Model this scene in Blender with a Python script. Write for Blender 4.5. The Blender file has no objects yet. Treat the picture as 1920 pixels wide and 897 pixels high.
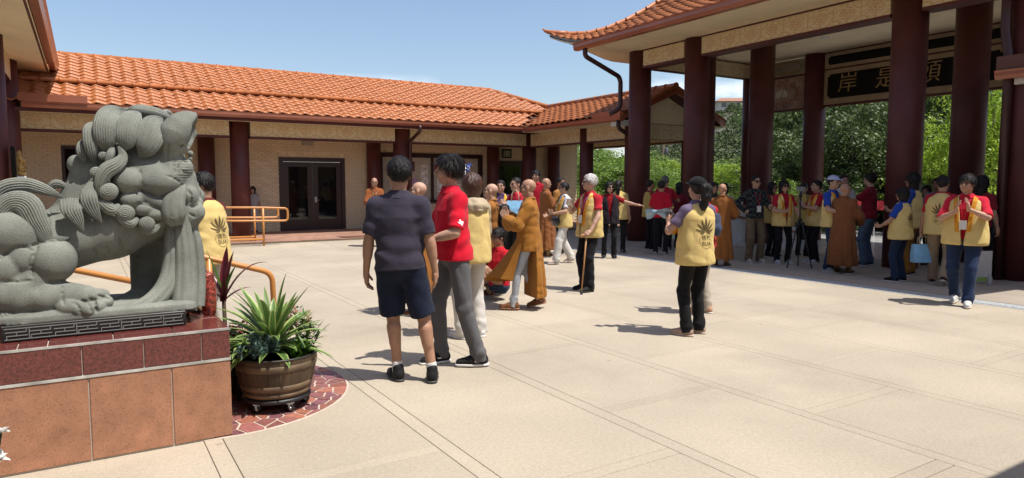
import bpy, math, random
import numpy as np
from mathutils import Vector, Matrix
from mathutils.bvhtree import BVHTree
SC = bpy.context.scene
COL = SC.collection
rnd = random.Random(7)
f4 = np.float32
# ------------------------------------------------------------------ camera
F_PX, CX, CY, HOR, EYE = 1280., 960., 448.5, 345., 1.6
PITCH = math.atan((CY-HOR)/F_PX)
HEAD = math.radians(32)
fh = np.array([math.sin(HEAD), math.cos(HEAD), 0.])
rt = np.array([math.cos(HEAD), -math.sin(HEAD), 0.])
zz = np.array([0, 0, 1.])
fw = fh*math.cos(PITCH)-zz*math.sin(PITCH)
upv = fh*math.sin(PITCH)+zz*math.cos(PITCH)
EYEP = np.array([0, 0, EYE])
cam_d = bpy.data.cameras.new('camera')
cam = bpy.data.objects.new('camera', cam_d)
COL.objects.link(cam)
cam_d.sensor_width = 36
cam_d.lens = 36*F_PX/1920
cam_d.clip_start = .05
cam_d.clip_end = 3000
cam.matrix_world = Matrix(((rt[0], upv[0], -fw[0], 0), (rt[1], upv[1], -fw[1], 0), (rt[2], upv[2], -fw[2], EYE), (0, 0, 0, 1)))
SC.camera = cam
# ------------------------------------------------------------------ sky, sun, exposure
SUN_EL = math.radians(66)
SUN_AZ = math.radians(149.5)            # clockwise from +Y
wd = bpy.data.worlds.new('World')
SC.world = wd
wd.use_nodes = True
nt = wd.node_tree
nt.nodes.clear()
w_out = nt.nodes.new('ShaderNodeOutputWorld')
w_bg = nt.nodes.new('ShaderNodeBackground')
w_sky = nt.nodes.new('ShaderNodeTexSky')
w_sky.sky_type = 'NISHITA'
w_sky.sun_disc = False
w_sky.sun_elevation = SUN_EL
w_sky.sun_rotation = SUN_AZ
w_sky.air_density = 1.0
w_sky.dust_density = 1.6
w_sky.ozone_density = 1.0
w_bg.inputs['Strength'].default_value = 0.125
# a few low fair-weather clouds all round the horizon
tc = nt.nodes.new('ShaderNodeTexCoord')
sep = nt.nodes.new('ShaderNodeSeparateXYZ')
nt.links.new(tc.outputs['Generated'], sep.inputs[0])
mp = nt.nodes.new('ShaderNodeMapping')
mp.inputs['Scale'].default_value = (1, 1, 2.4)
mp.inputs['Location'].default_value = (2.41, -2.82, -1.9)
nt.links.new(tc.outputs['Generated'], mp.inputs[0])
cn = nt.nodes.new('ShaderNodeTexNoise')
cn.inputs['Scale'].default_value = 5.2
cn.inputs['Detail'].default_value = 9
cn.inputs['Roughness'].default_value = .58
nt.links.new(mp.outputs[0], cn.inputs['Vector'])
cr = nt.nodes.new('ShaderNodeMapRange')
cr.inputs['From Min'].default_value = .515
cr.inputs['From Max'].default_value = .63
nt.links.new(cn.outputs['Fac'], cr.inputs['Value'])
el = nt.nodes.new('ShaderNodeMapRange')     # clouds sit low, thinning out by about 12 degrees
el.inputs['From Min'].default_value = .155
el.inputs['From Max'].default_value = .115
nt.links.new(sep.outputs['Z'], el.inputs['Value'])
cm = nt.nodes.new('ShaderNodeMath')
cm.operation = 'MULTIPLY'
nt.links.new(cr.outputs[0], cm.inputs[0])
nt.links.new(el.outputs[0], cm.inputs[1])
mx = nt.nodes.new('ShaderNodeMix')
mx.data_type = 'RGBA'
mx.inputs['B'].default_value = (8.2, 8.6, 9.2, 1)
nt.links.new(cm.outputs[0], mx.inputs['Factor'])
nt.links.new(w_sky.outputs[0], mx.inputs['A'])
nt.links.new(mx.outputs['Result'], w_bg.inputs['Color'])
nt.links.new(w_bg.outputs[0], w_out.inputs['Surface'])
sun_d = bpy.data.lights.new('sun', 'SUN')
sun_d.energy = 4.4
sun_d.angle = math.radians(.5)
sun_d.color = (1, .955, .88)
sun = bpy.data.objects.new('sun', sun_d)
COL.objects.link(sun)
sdir = Vector((math.sin(SUN_AZ)*math.cos(SUN_EL), math.cos(SUN_AZ)*math.cos(SUN_EL), math.sin(SUN_EL)))
sun.rotation_euler = (-sdir).to_track_quat('-Z', 'Y').to_euler()
sun.location = (0, 0, 60)
SC.view_settings.view_transform = 'Standard'
SC.view_settings.look = 'None'
SC.view_settings.exposure = 0.44
SC.view_settings.gamma = 1

# ------------------------------------------------------------------ pixel -> place helpers
def ray(u, v):
    return fw+rt*(u-CX)/F_PX+upv*(CY-v)/F_PX
def gnd(u, v, z=0.):
    d = ray(u, v)
    return EYEP+d*((z-EYE)/d[2])
def at_x(u, v, X):
    d = ray(u, v)
    return EYEP+d*(X/d[0])
def at_y(u, v, Y):
    d = ray(u, v)
    return EYEP+d*(Y/d[1])
def at_d(u, v, dist):
    return EYEP+ray(u, v)*dist
def cdist(p):
    return float(np.linalg.norm(np.asarray(p, float)-EYEP))

# ------------------------------------------------------------------ objects and tags
def link(o, parent=None):
    COL.objects.link(o)
    if parent is not None:
        o.parent = parent
    return o
def tag(o, label=None, cat=None, group=None, kind=None):
    if label: o['label'] = label
    if cat: o['category'] = cat
    if group: o['group'] = group
    if kind: o['kind'] = kind
    return o
def empty(name, loc=(0, 0, 0), rz=0, label=None, cat=None, group=None):
    o = bpy.data.objects.new(name, None)
    o.empty_display_size = .1
    o.location = loc
    o.rotation_euler = (0, 0, rz)
    link(o)
    return tag(o, label, cat, group)
def np_mesh(name, V, Fq, mats, smooth=True, midx=None, uv=None):
    me = bpy.data.meshes.new(name)
    V = np.asarray(V, f4)
    if isinstance(Fq, np.ndarray):
        n, k = Fq.shape
        me.vertices.add(len(V)); me.vertices.foreach_set('co', V.ravel())
        me.loops.add(n*k); me.loops.foreach_set('vertex_index', Fq.astype(np.int32).ravel())
        me.polygons.add(n)
        me.polygons.foreach_set('loop_start', np.arange(0, n*k, k, dtype=np.int32))
        me.polygons.foreach_set('loop_total', np.full(n, k, np.int32))
        me.update(calc_edges=True)
    else:
        me.from_pydata([tuple(map(float, v)) for v in V], [], Fq)
        me.update()
    if not isinstance(mats, (list, tuple)): mats = [mats]
    for m in mats: me.materials.append(m)
    if smooth is not None:
        me.polygons.foreach_set('use_smooth', np.full(len(me.polygons), bool(smooth)))
    if midx is not None:
        me.polygons.foreach_set('material_index', np.asarray(midx, np.int32))
    if uv is not None:
        l = me.uv_layers.new(name='UVMap')
        l.data.foreach_set('uv', np.asarray(uv, f4).ravel())
    return me
def add(name, me, parent=None, loc=None):
    o = bpy.data.objects.new(name, me)
    link(o, parent)
    if loc is not None: o.location = loc
    return o

class MB:
    """collects shapes, then links them as ONE mesh object"""
    def __init__(s): s.v = []; s.f = []; s.m = []; s.sm = []; s.uv = {}
    def raw(s, V, Fs, mi=0, sm=False):
        b = len(s.v)
        s.v += [tuple(map(float, p)) for p in V]
        for f in Fs:
            s.f.append([b+i for i in f]); s.m.append(mi); s.sm.append(sm)
        return s
    def box(s, lo, hi, mi=0, bev=0.):
        x0, y0, z0 = lo; x1, y1, z1 = hi
        if bev <= 0:
            V = [(x, y, z) for z in (z0, z1) for y in (y0, y1) for x in (x0, x1)]
            return s.raw(V, [(0, 2, 3, 1), (4, 5, 7, 6), (0, 1, 5, 4), (2, 6, 7, 3), (0, 4, 6, 2), (1, 3, 7, 5)], mi)
        b = bev
        rings = []
        for z, i in ((z0, b), (z0+b, 0), (z1-b, 0), (z1, b)):
            rings.append([(x0+b, y0+i, z), (x1-b, y0+i, z), (x1-i, y0+b, z), (x1-i, y1-b, z), (x1-b, y1-i, z), (x0+b, y1-i, z), (x0+i, y1-b, z), (x0+i, y0+b, z)])
        V = sum(rings, [])
        Fs = [tuple(range(7, -1, -1)), tuple(range(24, 32))]
        for r in range(3):
            for i in range(8):
                j = (i+1) % 8
                Fs.append((r*8+i, r*8+j, r*8+8+j, r*8+8+i))
        return s.raw(V, Fs, mi)
    def tube(s, pts, rad, n=10, mi=0, caps=True, sm=True, flat=1., closed=False):
        P = [Vector(p) for p in pts]
        R = rad if isinstance(rad, (list, tuple)) else [rad]*len(P)
        m = len(P)
        V = []; up = None
        for i, p in enumerate(P):
            if closed: t = (P[(i+1) % m]-P[i-1])
            else: t = (P[min(i+1, m-1)]-P[max(i-1, 0)])
            t = t.normalized() if t.length > 1e-9 else Vector((0, 0, 1))
            if up is None:
                up = Vector((0, 0, 1)) if abs(t.z) < .9 else Vector((1, 0, 0))
            a = up-t*up.dot(t)
            if a.length < 1e-5: a = t.orthogonal()
            a.normalize(); up = a
            b = t.cross(a)
            for k in range(n):
                an = 2*math.pi*k/n
                V.append(p+(a*math.cos(an)*flat+b*math.sin(an))*R[i])
        Fs = []
        for i in range(m if closed else m-1):
            for k in range(n):
                j = (k+1) % n; i2 = (i+1) % m
                Fs.append((i*n+k, i*n+j, i2*n+j, i2*n+k))
        if caps and not closed:
            Fs.append(tuple(range(n-1, -1, -1))); Fs.append(tuple((m-1)*n+k for k in range(n)))
        return s.raw(V, Fs, mi, sm)
    def lathe(s, prof, c=(0, 0, 0), n=24, mi=0, sm=True, arc=None):
        V = []
        for r, z in prof:
            for k in range(n):
                an = 2*math.pi*k/n
                V.append((c[0]+r*math.cos(an), c[1]+r*math.sin(an), c[2]+z))
        Fs = []
        for i in range(len(prof)-1):
            for k in range(n):
                j = (k+1) % n
                Fs.append((i*n+k, i*n+j, i*n+n+j, i*n+n+k))
        Fs.append(tuple(range(n-1, -1, -1))); Fs.append(tuple((len(prof)-1)*n+k for k in range(n)))
        return s.raw(V, Fs, mi, sm)
    def prism(s, poly, z0, z1, mi=0):
        n = len(poly)
        V = [(x, y, z0) for x, y in poly]+[(x, y, z1) for x, y in poly]
        Fs = [tuple(range(n-1, -1, -1)), tuple(range(n, 2*n))]+[(i, (i+1) % n, n+(i+1) % n, n+i) for i in range(n)]
        return s.raw(V, Fs, mi)
    def sweep(s, prof, axis, a, b, mi=0):
        """extrude a closed 2-D profile along X or Y. prof points are (across, z)"""
        n = len(prof)
        if axis == 'x': mk = lambda t, p: (t, p[0], p[1])
        else: mk = lambda t, p: (p[0], t, p[1])
        V = [mk(a, p) for p in prof]+[mk(b, p) for p in prof]
        Fs = [tuple(range(n)), tuple(range(2*n-1, n-1, -1))]+[(i, n+i, n+(i+1) % n, (i+1) % n) for i in range(n)]
        return s.raw(V, Fs, mi)
    def grid(s, G, mi=0, sm=True):
        nu, nv = len(G), len(G[0])
        V = [p for row in G for p in row]
        return s.raw(V, [(i*nv+j, (i+1)*nv+j, (i+1)*nv+j+1, i*nv+j+1) for i in range(nu-1) for j in range(nv-1)], mi, sm)
    def mesh(s, name, mats):
        me = bpy.data.meshes.new(name)
        me.from_pydata(s.v, [], s.f)
        for m in (mats if isinstance(mats, (list, tuple)) else [mats]): me.materials.append(m)
        me.polygons.foreach_set('use_smooth', s.sm)
        me.polygons.foreach_set('material_index', s.m)
        me.update()
        import bmesh
        bm = bmesh.new(); bm.from_mesh(me)
        bmesh.ops.recalc_face_normals(bm, faces=bm.faces)
        bm.to_mesh(me); bm.free()
        return me
    def build(s, name, mats, parent=None, loc=None):
        return add(name, s.mesh(name, mats), parent, loc)

# ------------------------------------------------------------------ materials
_M = {}
def mat(name, col, rough=.7, metal=0., var=.12, scale=6., bump=0., bscale=80., rnd_v=0., spec=.5, coat=0., stretch=(1, 1, 1), detail=5, dirt=0., dscale=1.2, alpha=None, spots=None, sss=0., trans=0., wrinkle=0.):
    if name in _M: return _M[name]
    m = bpy.data.materials.new(name); m.use_nodes = True
    t = m.node_tree; N = t.nodes; L = t.links
    b = N['Principled BSDF']
    b.inputs['Roughness'].default_value = rough
    b.inputs['Metallic'].default_value = metal
    b.inputs['Specular IOR Level'].default_value = spec
    b.inputs['Coat Weight'].default_value = coat
    b.inputs['Coat Roughness'].default_value = .12
    if sss:
        b.inputs['Subsurface Weight'].default_value = sss
        b.inputs['Subsurface Radius'].default_value = (.012, .005, .003)
    if wrinkle: b.inputs['Sheen Weight'].default_value = .06; b.inputs['Sheen Roughness'].default_value = .5
    co = N.new('ShaderNodeTexCoord'); mpn = N.new('ShaderNodeMapping')
    mpn.inputs['Scale'].default_value = stretch
    L.new(co.outputs['Object'], mpn.inputs[0])
    src = mpn.outputs[0]
    nz = N.new('ShaderNodeTexNoise'); nz.inputs['Scale'].default_value = scale; nz.inputs['Detail'].default_value = detail
    L.new(src, nz.inputs['Vector'])
    mr = N.new('ShaderNodeMapRange'); mr.inputs['From Min'].default_value = .3; mr.inputs['From Max'].default_value = .7
    mr.inputs['To Min'].default_value = 1-var; mr.inputs['To Max'].default_value = 1+var
    L.new(nz.outputs['Fac'], mr.inputs['Value'])
    val = mr.outputs[0]
    def mul(a, bb):
        q = N.new('ShaderNodeMath'); q.operation = 'MULTIPLY'
        L.new(a, q.inputs[0]); L.new(bb, q.inputs[1]); return q.outputs[0]
    if rnd_v:
        oi = N.new('ShaderNodeObjectInfo'); r2 = N.new('ShaderNodeMapRange')
        r2.inputs['To Min'].default_value = 1-rnd_v; r2.inputs['To Max'].default_value = 1+rnd_v
        L.new(oi.outputs['Random'], r2.inputs['Value']); val = mul(val, r2.outputs[0])
    if dirt:
        n2 = N.new('ShaderNodeTexNoise'); n2.inputs['Scale'].default_value = dscale; n2.inputs['Detail'].default_value = 8
        L.new(src, n2.inputs['Vector'])
        r3 = N.new('ShaderNodeMapRange'); r3.inputs['From Min'].default_value = .35; r3.inputs['From Max'].default_value = .65
        r3.inputs['To Min'].default_value = 1-dirt; r3.inputs['To Max'].default_value = 1
        L.new(n2.outputs['Fac'], r3.inputs['Value']); val = mul(val, r3.outputs[0])
    if spots:      # (scale, threshold, amount): dark or light grains
        vo = N.new('ShaderNodeTexNoise'); vo.inputs['Scale'].default_value = spots[0]; vo.inputs['Detail'].default_value = 2
        L.new(co.outputs['Object'], vo.inputs['Vector'])
        r4 = N.new('ShaderNodeMapRange'); r4.inputs['From Min'].default_value = spots[1]-.06; r4.inputs['From Max'].default_value = spots[1]+.06
        r4.inputs['To Min'].default_value = 1; r4.inputs['To Max'].default_value = spots[2]
        L.new(vo.outputs['Fac'], r4.inputs['Value']); val = mul(val, r4.outputs[0])
    vm = N.new('ShaderNodeVectorMath'); vm.operation = 'SCALE'
    vm.inputs[0].default_value = col[:3]
    L.new(val, vm.inputs['Scale'])
    L.new(vm.outputs[0], b.inputs['Base Color'])
    if bump:
        n3 = N.new('ShaderNodeTexNoise'); n3.inputs['Scale'].default_value = bscale; n3.inputs['Detail'].default_value = 4
        L.new(src, n3.inputs['Vector'])
        bp = N.new('ShaderNodeBump'); bp.inputs['Strength'].default_value = bump; bp.inputs['Distance'].default_value = .01
        L.new(n3.outputs['Fac'], bp.inputs['Height']); L.new(bp.outputs[0], b.inputs['Normal'])
        if wrinkle:
            n5 = N.new('ShaderNodeTexNoise'); n5.inputs['Scale'].default_value = 4.2; n5.inputs['Detail'].default_value = 4; n5.inputs['Roughness'].default_value = .42; n5.inputs['Distortion'].default_value = .5
            m5 = N.new('ShaderNodeMapping'); m5.inputs['Scale'].default_value = (1.0, 1.0, .75); m5.inputs['Rotation'].default_value = (.5, .4, 0)
            L.new(co.outputs['Object'], m5.inputs[0]); L.new(m5.outputs[0], n5.inputs['Vector'])
            ab = N.new('ShaderNodeMath'); ab.operation = 'SUBTRACT'; ab.inputs[1].default_value = .5; L.new(n5.outputs['Fac'], ab.inputs[0])
            a2 = N.new('ShaderNodeMath'); a2.operation = 'ABSOLUTE'; L.new(ab.outputs[0], a2.inputs[0])
            a3 = N.new('ShaderNodeMath'); a3.operation = 'POWER'; a3.inputs[1].default_value = .75; L.new(a2.outputs[0], a3.inputs[0])
            b2 = N.new('ShaderNodeBump'); b2.inputs['Strength'].default_value = wrinkle; b2.inputs['Distance'].default_value = .022
            L.new(a3.outputs[0], b2.inputs['Height']); L.new(bp.outputs[0], b2.inputs['Normal']); L.new(b2.outputs[0], b.inputs['Normal'])
    if trans:
        b.inputs['Transmission Weight'].default_value = trans
    _M[name] = m
    return m
def srgb(r, g, b):
    f = lambda c: (c/12.92 if c <= .04045 else ((c+.055)/1.055)**2.4)
    return (f(r/255), f(g/255), f(b/255))

M_conc = mat('sandy_concrete', (.425, .362, .278), .9, var=.07, scale=38, bump=.3, bscale=140, dirt=.15, dscale=.7, spots=(95, .60, .80), rnd_v=.045, detail=8)
def weather(m):
    """worn paving: small dark spots, blotches and the faintest hairlines"""
    t = m.node_tree; N = t.nodes; L = t.links; b = N['Principled BSDF']; src = b.inputs['Base Color'].links[0].from_socket
    co = N.new('ShaderNodeTexCoord'); wob = N.new('ShaderNodeTexNoise'); wob.inputs['Scale'].default_value = 2.5; wob.inputs['Detail'].default_value = 6
    L.new(co.outputs['Object'], wob.inputs['Vector'])
    ad = N.new('ShaderNodeMixRGB'); ad.blend_type = 'ADD'; ad.inputs[0].default_value = .35; L.new(co.outputs['Object'], ad.inputs[1]); L.new(wob.outputs['Color'], ad.inputs[2])
    v1 = N.new('ShaderNodeTexVoronoi'); v1.inputs['Scale'].default_value = 2.1; L.new(co.outputs['Object'], v1.inputs['Vector'])
    r1 = N.new('ShaderNodeMapRange'); r1.inputs['From Min'].default_value = .025; r1.inputs['From Max'].default_value = .055; r1.inputs['To Min'].default_value = .72; L.new(v1.outputs['Distance'], r1.inputs['Value'])
    v2 = N.new('ShaderNodeTexVoronoi'); v2.feature = 'DISTANCE_TO_EDGE'; v2.inputs['Scale'].default_value = .33; L.new(ad.outputs[0], v2.inputs['Vector'])
    r2 = N.new('ShaderNodeMapRange'); r2.inputs['From Min'].default_value = .0; r2.inputs['From Max'].default_value = .0016; r2.inputs['To Min'].default_value = .90; L.new(v2.outputs['Distance'], r2.inputs['Value'])
    n3 = N.new('ShaderNodeTexNoise'); n3.inputs['Scale'].default_value = .45; n3.inputs['Detail'].default_value = 9; n3.inputs['Roughness'].default_value = .65; L.new(co.outputs['Object'], n3.inputs['Vector'])
    r3 = N.new('ShaderNodeMapRange'); r3.inputs['From Min'].default_value = .52; r3.inputs['From Max'].default_value = .70; r3.inputs['To Min'].default_value = 1; r3.inputs['To Max'].default_value = .80; L.new(n3.outputs['Fac'], r3.inputs['Value'])
    m1 = N.new('ShaderNodeMath'); m1.operation = 'MULTIPLY'; L.new(r1.outputs[0], m1.inputs[0]); L.new(r2.outputs[0], m1.inputs[1])
    m2 = N.new('ShaderNodeMath'); m2.operation = 'MULTIPLY'; L.new(m1.outputs[0], m2.inputs[0]); L.new(r3.outputs[0], m2.inputs[1])
    vs = N.new('ShaderNodeVectorMath'); vs.operation = 'SCALE'; L.new(src, vs.inputs[0]); L.new(m2.outputs[0], vs.inputs['Scale']); L.new(vs.outputs[0], b.inputs['Base Color'])
weather(M_conc)
M_joint = mat('joint_grout', (.20, .16, .115), .95, var=.2, scale=8)
M_maroon = mat('maroon_paint', (.100, .025, .023), .52, var=.14, scale=2.5, bump=.08, bscale=90, spec=.4, dirt=.2, dscale=1.6)
M_maroon2 = mat('maroon_metal', (.045, .014, .013), .4, var=.1, scale=3)
M_cream = mat('cream_stucco', (.78, .655, .44), .9, var=.05, scale=3, bump=.2, bscale=200, dirt=.05)
M_white = mat('white_paint', (.66, .65, .62), .6, var=.04, dirt=.06)
M_copper = mat('copper_gutter', (.32, .105, .058), .32, metal=.25, var=.12, scale=2, coat=.25)
M_tile = mat('glazed_roof_tile', (.43, .145, .047), .46, var=.08, scale=5, coat=.05, spec=.38, rnd_v=.09, dirt=.10, dscale=3)
M_tilebed = mat('roof_bedding', (.07, .022, .010), .9)
M_brick = mat('buff_brick', (.66, .53, .36), .9, var=.1, scale=14, bump=.3, bscale=90, rnd_v=.10)
M_mortar = mat('mortar', (.38, .32, .24), .95, var=.1, scale=14)
M_door = mat('dark_bronze_door', (.030, .010, .009), .38, var=.08)
M_black = mat('black_gloss', (.006, .006, .006), .25, var=.1)
M_gold = mat('gold_leaf', (.62, .36, .08), .35, metal=.8, var=.2, scale=20)
M_steel = mat('steel', (.5, .5, .5), .3, metal=1, var=.1)
M_rail = mat('orange_rail_paint', (.50, .215, .055), .38, var=.08, scale=4, spec=.5)
# ------------------------------------------------------------------ glass, frieze and other special materials
def glass_mat(name, tint, rough=.03):
    m = bpy.data.materials.new(name); m.use_nodes = True
    b = m.node_tree.nodes['Principled BSDF']
    b.inputs['Base Color'].default_value = (*tint, 1); b.inputs['Roughness'].default_value = rough
    b.inputs['Specular IOR Level'].default_value = .6; b.inputs['IOR'].default_value = 1.5
    return m
M_glass = glass_mat('dark_window_glass', (.006, .006, .007))
def frieze_mat():
    m = bpy.data.materials.new('painted_frieze'); m.use_nodes = True
    t = m.node_tree; N = t.nodes; L = t.links; b = N['Principled BSDF']
    b.inputs['Roughness'].default_value = .75
    uv = N.new('ShaderNodeUVMap'); sp = N.new('ShaderNodeSeparateXYZ'); L.new(uv.outputs[0], sp.inputs[0])
    def ma(op, a, bb=None, c=None):
        n = N.new('ShaderNodeMath'); n.operation = op
        for i, x in enumerate((a, bb, c)):
            if x is None: continue
            if isinstance(x, (int, float)): n.inputs[i].default_value = x
            else: L.new(x, n.inputs[i])
        return n.outputs[0]
    U, V = sp.outputs[0], sp.outputs[1]
    u1 = ma('SUBTRACT', ma('FRACT', U), .5); v1 = ma('MULTIPLY', ma('SUBTRACT', V, .5), .9)
    u2 = ma('SUBTRACT', ma('FRACT', ma('ADD', U, .5)), .5)
    def ln(a, bb): return ma('SQRT', ma('ADD', ma('MULTIPLY', a, a), ma('MULTIPLY', bb, bb)))
    def band(x, c, w): return ma('LESS_THAN', ma('ABSOLUTE', ma('SUBTRACT', x, c)), w)
    r1 = ln(u1, v1)
    ang = ma('ARCTAN2', v1, u1)
    pet = ma('MULTIPLY', ma('SINE', ma('MULTIPLY', ang, 8)), .022)
    ring = ma('MAXIMUM', band(ma('ADD', r1, pet), .245, .020), band(r1, .155, .018))
    ring = ma('MAXIMUM', ring, ma('LESS_THAN', r1, .05))
    ring = ma('MAXIMUM', ring, ma('MULTIPLY', band(r1, .10, .03), ma('GREATER_THAN', ma('SINE', ma('MULTIPLY', ang, 6)), .2)))
    # stand below and finial above each wheel
    stem = ma('MULTIPLY', ma('LESS_THAN', ma('ABSOLUTE', u1), .022), ma('GREATER_THAN', ma('ABSOLUTE', v1), .27))
    r2 = ln(ma('MULTIPLY', u2, 1.1), ma('SUBTRACT', v1, .42)); r3 = ln(u2, ma('ADD', v1, .52))
    st2 = ma('MULTIPLY', ma('LESS_THAN', ma('ABSOLUTE', u2), .018), ma('LESS_THAN', ma('ABSOLUTE', v1), .33))
    st2 = ma('MAXIMUM', st2, ma('MULTIPLY', band(r2, .30, .018), ma('LESS_THAN', ma('ABSOLUTE', v1), .42)))
    st2 = ma('MAXIMUM', st2, band(r3, .27, .022))
    sw = ma('ADD', ma('MULTIPLY', ma('SINE', ma('MULTIPLY', U, 12.566)), .05), -.40)
    st2 = ma('MAXIMUM', st2, band(v1, sw, .014)) if False else ma('MAXIMUM', st2, ma('LESS_THAN', ma('ABSOLUTE', ma('SUBTRACT', v1, sw)), .016))
    sw2 = ma('ADD', ma('MULTIPLY', ma('SINE', ma('MULTIPLY', U, 25.13)), .03), .39)
    st2 = ma('MAXIMUM', st2, ma('LESS_THAN', ma('ABSOLUTE', ma('SUBTRACT', v1, sw2)), .012))
    nz = N.new('ShaderNodeTexNoise'); nz.inputs['Scale'].default_value = 7; nz.inputs['Detail'].default_value = 6
    L.new(uv.outputs[0], nz.inputs['Vector'])
    base = N.new('ShaderNodeMix'); base.data_type = 'RGBA'
    base.inputs['A'].default_value = (.68, .60, .41, 1); base.inputs['B'].default_value = (.56, .475, .30, 1)
    mr = N.new('ShaderNodeMapRange'); mr.inputs['From Min'].default_value = .35; mr.inputs['From Max'].default_value = .65
    L.new(nz.outputs['Fac'], mr.inputs['Value']); L.new(mr.outputs[0], base.inputs['Factor'])
    m1 = N.new('ShaderNodeMix'); m1.data_type = 'RGBA'; m1.inputs['B'].default_value = (.50, .27, .075, 1)
    L.new(base.outputs['Result'], m1.inputs['A']); L.new(ma('MULTIPLY', ma('MAXIMUM', stem, st2), .62), m1.inputs['Factor'])
    m2 = N.new('ShaderNodeMix'); m2.data_type = 'RGBA'; m2.inputs['B'].default_value = (.47, .20, .075, 1)
    L.new(m1.outputs['Result'], m2.inputs['A']); L.new(ma('MULTIPLY', ring, .55), m2.inputs['Factor'])
    L.new(m2.outputs['Result'], b.inputs['Base Color'])
    return m
M_frieze = frieze_mat()
def frieze(axis, fixed, a, b, z0, z1, th, parent, per=.62):
    """a painted beam face: a box whose long faces carry the printed pattern"""
    t0, t1 = fixed-th/2, fixed+th/2
    n = max(1, round(abs(b-a)/per))
    if axis == 'x': P = lambda s, t, z: (s, t, z)
    else: P = lambda s, t, z: (t, s, z)
    V = [P(a, t0, z0), P(b, t0, z0), P(b, t0, z1), P(a, t0, z1), P(a, t1, z0), P(b, t1, z0), P(b, t1, z1), P(a, t1, z1)]
    Fs = [(0, 1, 2, 3), (5, 4, 7, 6), (4, 0, 3, 7), (1, 5, 6, 2), (3, 2, 6, 7), (4, 5, 1, 0)]
    uv = [(0, 0), (n, 0), (n, 1), (0, 1), (0, 0), (n, 0), (n, 1), (0, 1)]+[(0.02, .02)]*16
    me = np_mesh('painted_frieze', V, Fs, [M_frieze, M_maroon], False, [0, 0, 0, 0, 1, 1], uv)
    return add('painted_frieze', me, parent)

# ------------------------------------------------------------------ ground and paving
gr = MB(); gr.raw([(-1500, -1500, -.03), (1500, -1500, -.03), (1500, 1500, -.03), (-1500, 1500, -.03)], [(0, 1, 2, 3)])
M_earth = mat('dry_earth', (.16, .14, .09), .95, var=.3, scale=.2, detail=8)
tag(gr.build('ground', M_earth), kind='structure')
pl = MB(); pl.box((-8, -9, -.028), (22.4, 18.87, -.009))
plaza = tag(pl.build('plaza', M_joint), kind='structure')
G = .0022
def slab(x0, x1, y0, y1, name='paving_slab', zt=0.):
    m = MB(); m.box((x0+G, y0+G, -.009), (x1-G, y1-G, zt), bev=.0025)
    return m.build(name, M_conc, plaza)
XL = [(-.60+1.19*k, -.49+1.19*k) for k in range(-5, 10)]    # pairs of lines running away from the camera
XL = [(.565+1.192*k-.01*0, .672+1.192*k) for k in range(-6, 9)]
DRX = 10.05
for k, (a, b) in enumerate(XL):
    if a > DRX: break
    b = min(b, DRX)
    slab(a, b, -9, 5.35, 'paving_strip'); slab(a, b, 5.35, 18.87, 'paving_strip')
    x1 = XL[k+1][0] if k+1 < len(XL) else DRX
    x1 = min(x1, DRX)
    if x1-b < .05: continue
    off = 2.87 if k % 2 == 1 else 3.66
    ys = [off+1.745*j for j in range(-8, 10)]
    if not -2.5 < b < 12: continue
    lo = -9
    segs = []
    for y in ys:
        if y-.055 < -9 or y > 18.6: continue
        segs.append((lo, y-.05, 'paving_slab')); segs.append((y-.05, y+.05, 'paving_strip')); lo = y+.05
    segs.append((lo, 18.87, 'paving_slab'))
    for y0, y1, nm in segs:
        if y0 < 5.35 < y1:
            if 5.35-y0 > .03: slab(b, x1, y0, 5.35, nm)
            if y1-5.35 > .03: slab(b, x1, 5.35, y1, nm)
        else: slab(b, x1, y0, y1, nm)
# trench drain along the pavilion
M_drain = mat('drain_grate', (.40, .42, .43), .6, metal=.2, var=.2, scale=20)
dr = MB(); dr.box((10.05, -9, -.009), (10.40, 18.87, .003))
drain = tag(dr.build('trench_drain', M_drain), kind='structure')
for i in range(40):
    m = MB(); m.box((10.12, -2+i*.5, .003), (10.33, -2+i*.5+.488, .008)); m.build('drain_cover', M_drain, drain)
M_pavfl = mat('pavilion_concrete', (.34, .285, .23), .8, var=.1, scale=1.5, bump=.15, bscale=140, dirt=.12)
M_marble = mat('pale_floor_tile', (.50, .50, .50), .25, var=.08, scale=1.2, coat=.3)
pf = MB(); pf.box((10.40, -9, -.02), (22.4, 18.87, 0)); pavfl = tag(pf.build('pavilion_floor', M_joint), kind='structure')
for i in range(5):
    for j in range(9):
        m = MB(); x0 = 10.40+i*.9 if i < 4 else 14.0
        x1 = x0+.9 if i < 4 else 14.4
        m.box((x0+.003, -6+j*2.76+.003, 0), (x1-.003, -6+(j+1)*2.76-.003, .006)); m.build('paving_slab', M_pavfl, pavfl)
for i in range(9):
    for j in range(16):
        m = MB(); m.box((14.4+i*.88+.002, 3+j*.88+.002, 0), (14.4+(i+1)*.88-.002, 3+(j+1)*.88-.002, .007)); m.build('floor_tile', M_marble, pavfl)
# porch paving of the brick wing
M_pave = mat('terracotta_paver', (.30, .165, .115), .8, var=.18, scale=5, bump=.2, rnd_v=.12)
pb = MB(); pb.box((-8, 18.87, -.028), (19, 27, .045)); porch = tag(pb.build('porch_floor', M_joint), kind='structure')
for i in range(38):
    for j in range(6):
        m = MB(); x0 = -1.5+i*.5+(.25 if j % 2 else 0); y0 = 18.86+j*.68
        m.box((x0+.004, y0+.004, .045), (x0+.496, y0+.676, .056)); m.build('paver', M_pave, porch)

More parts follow.
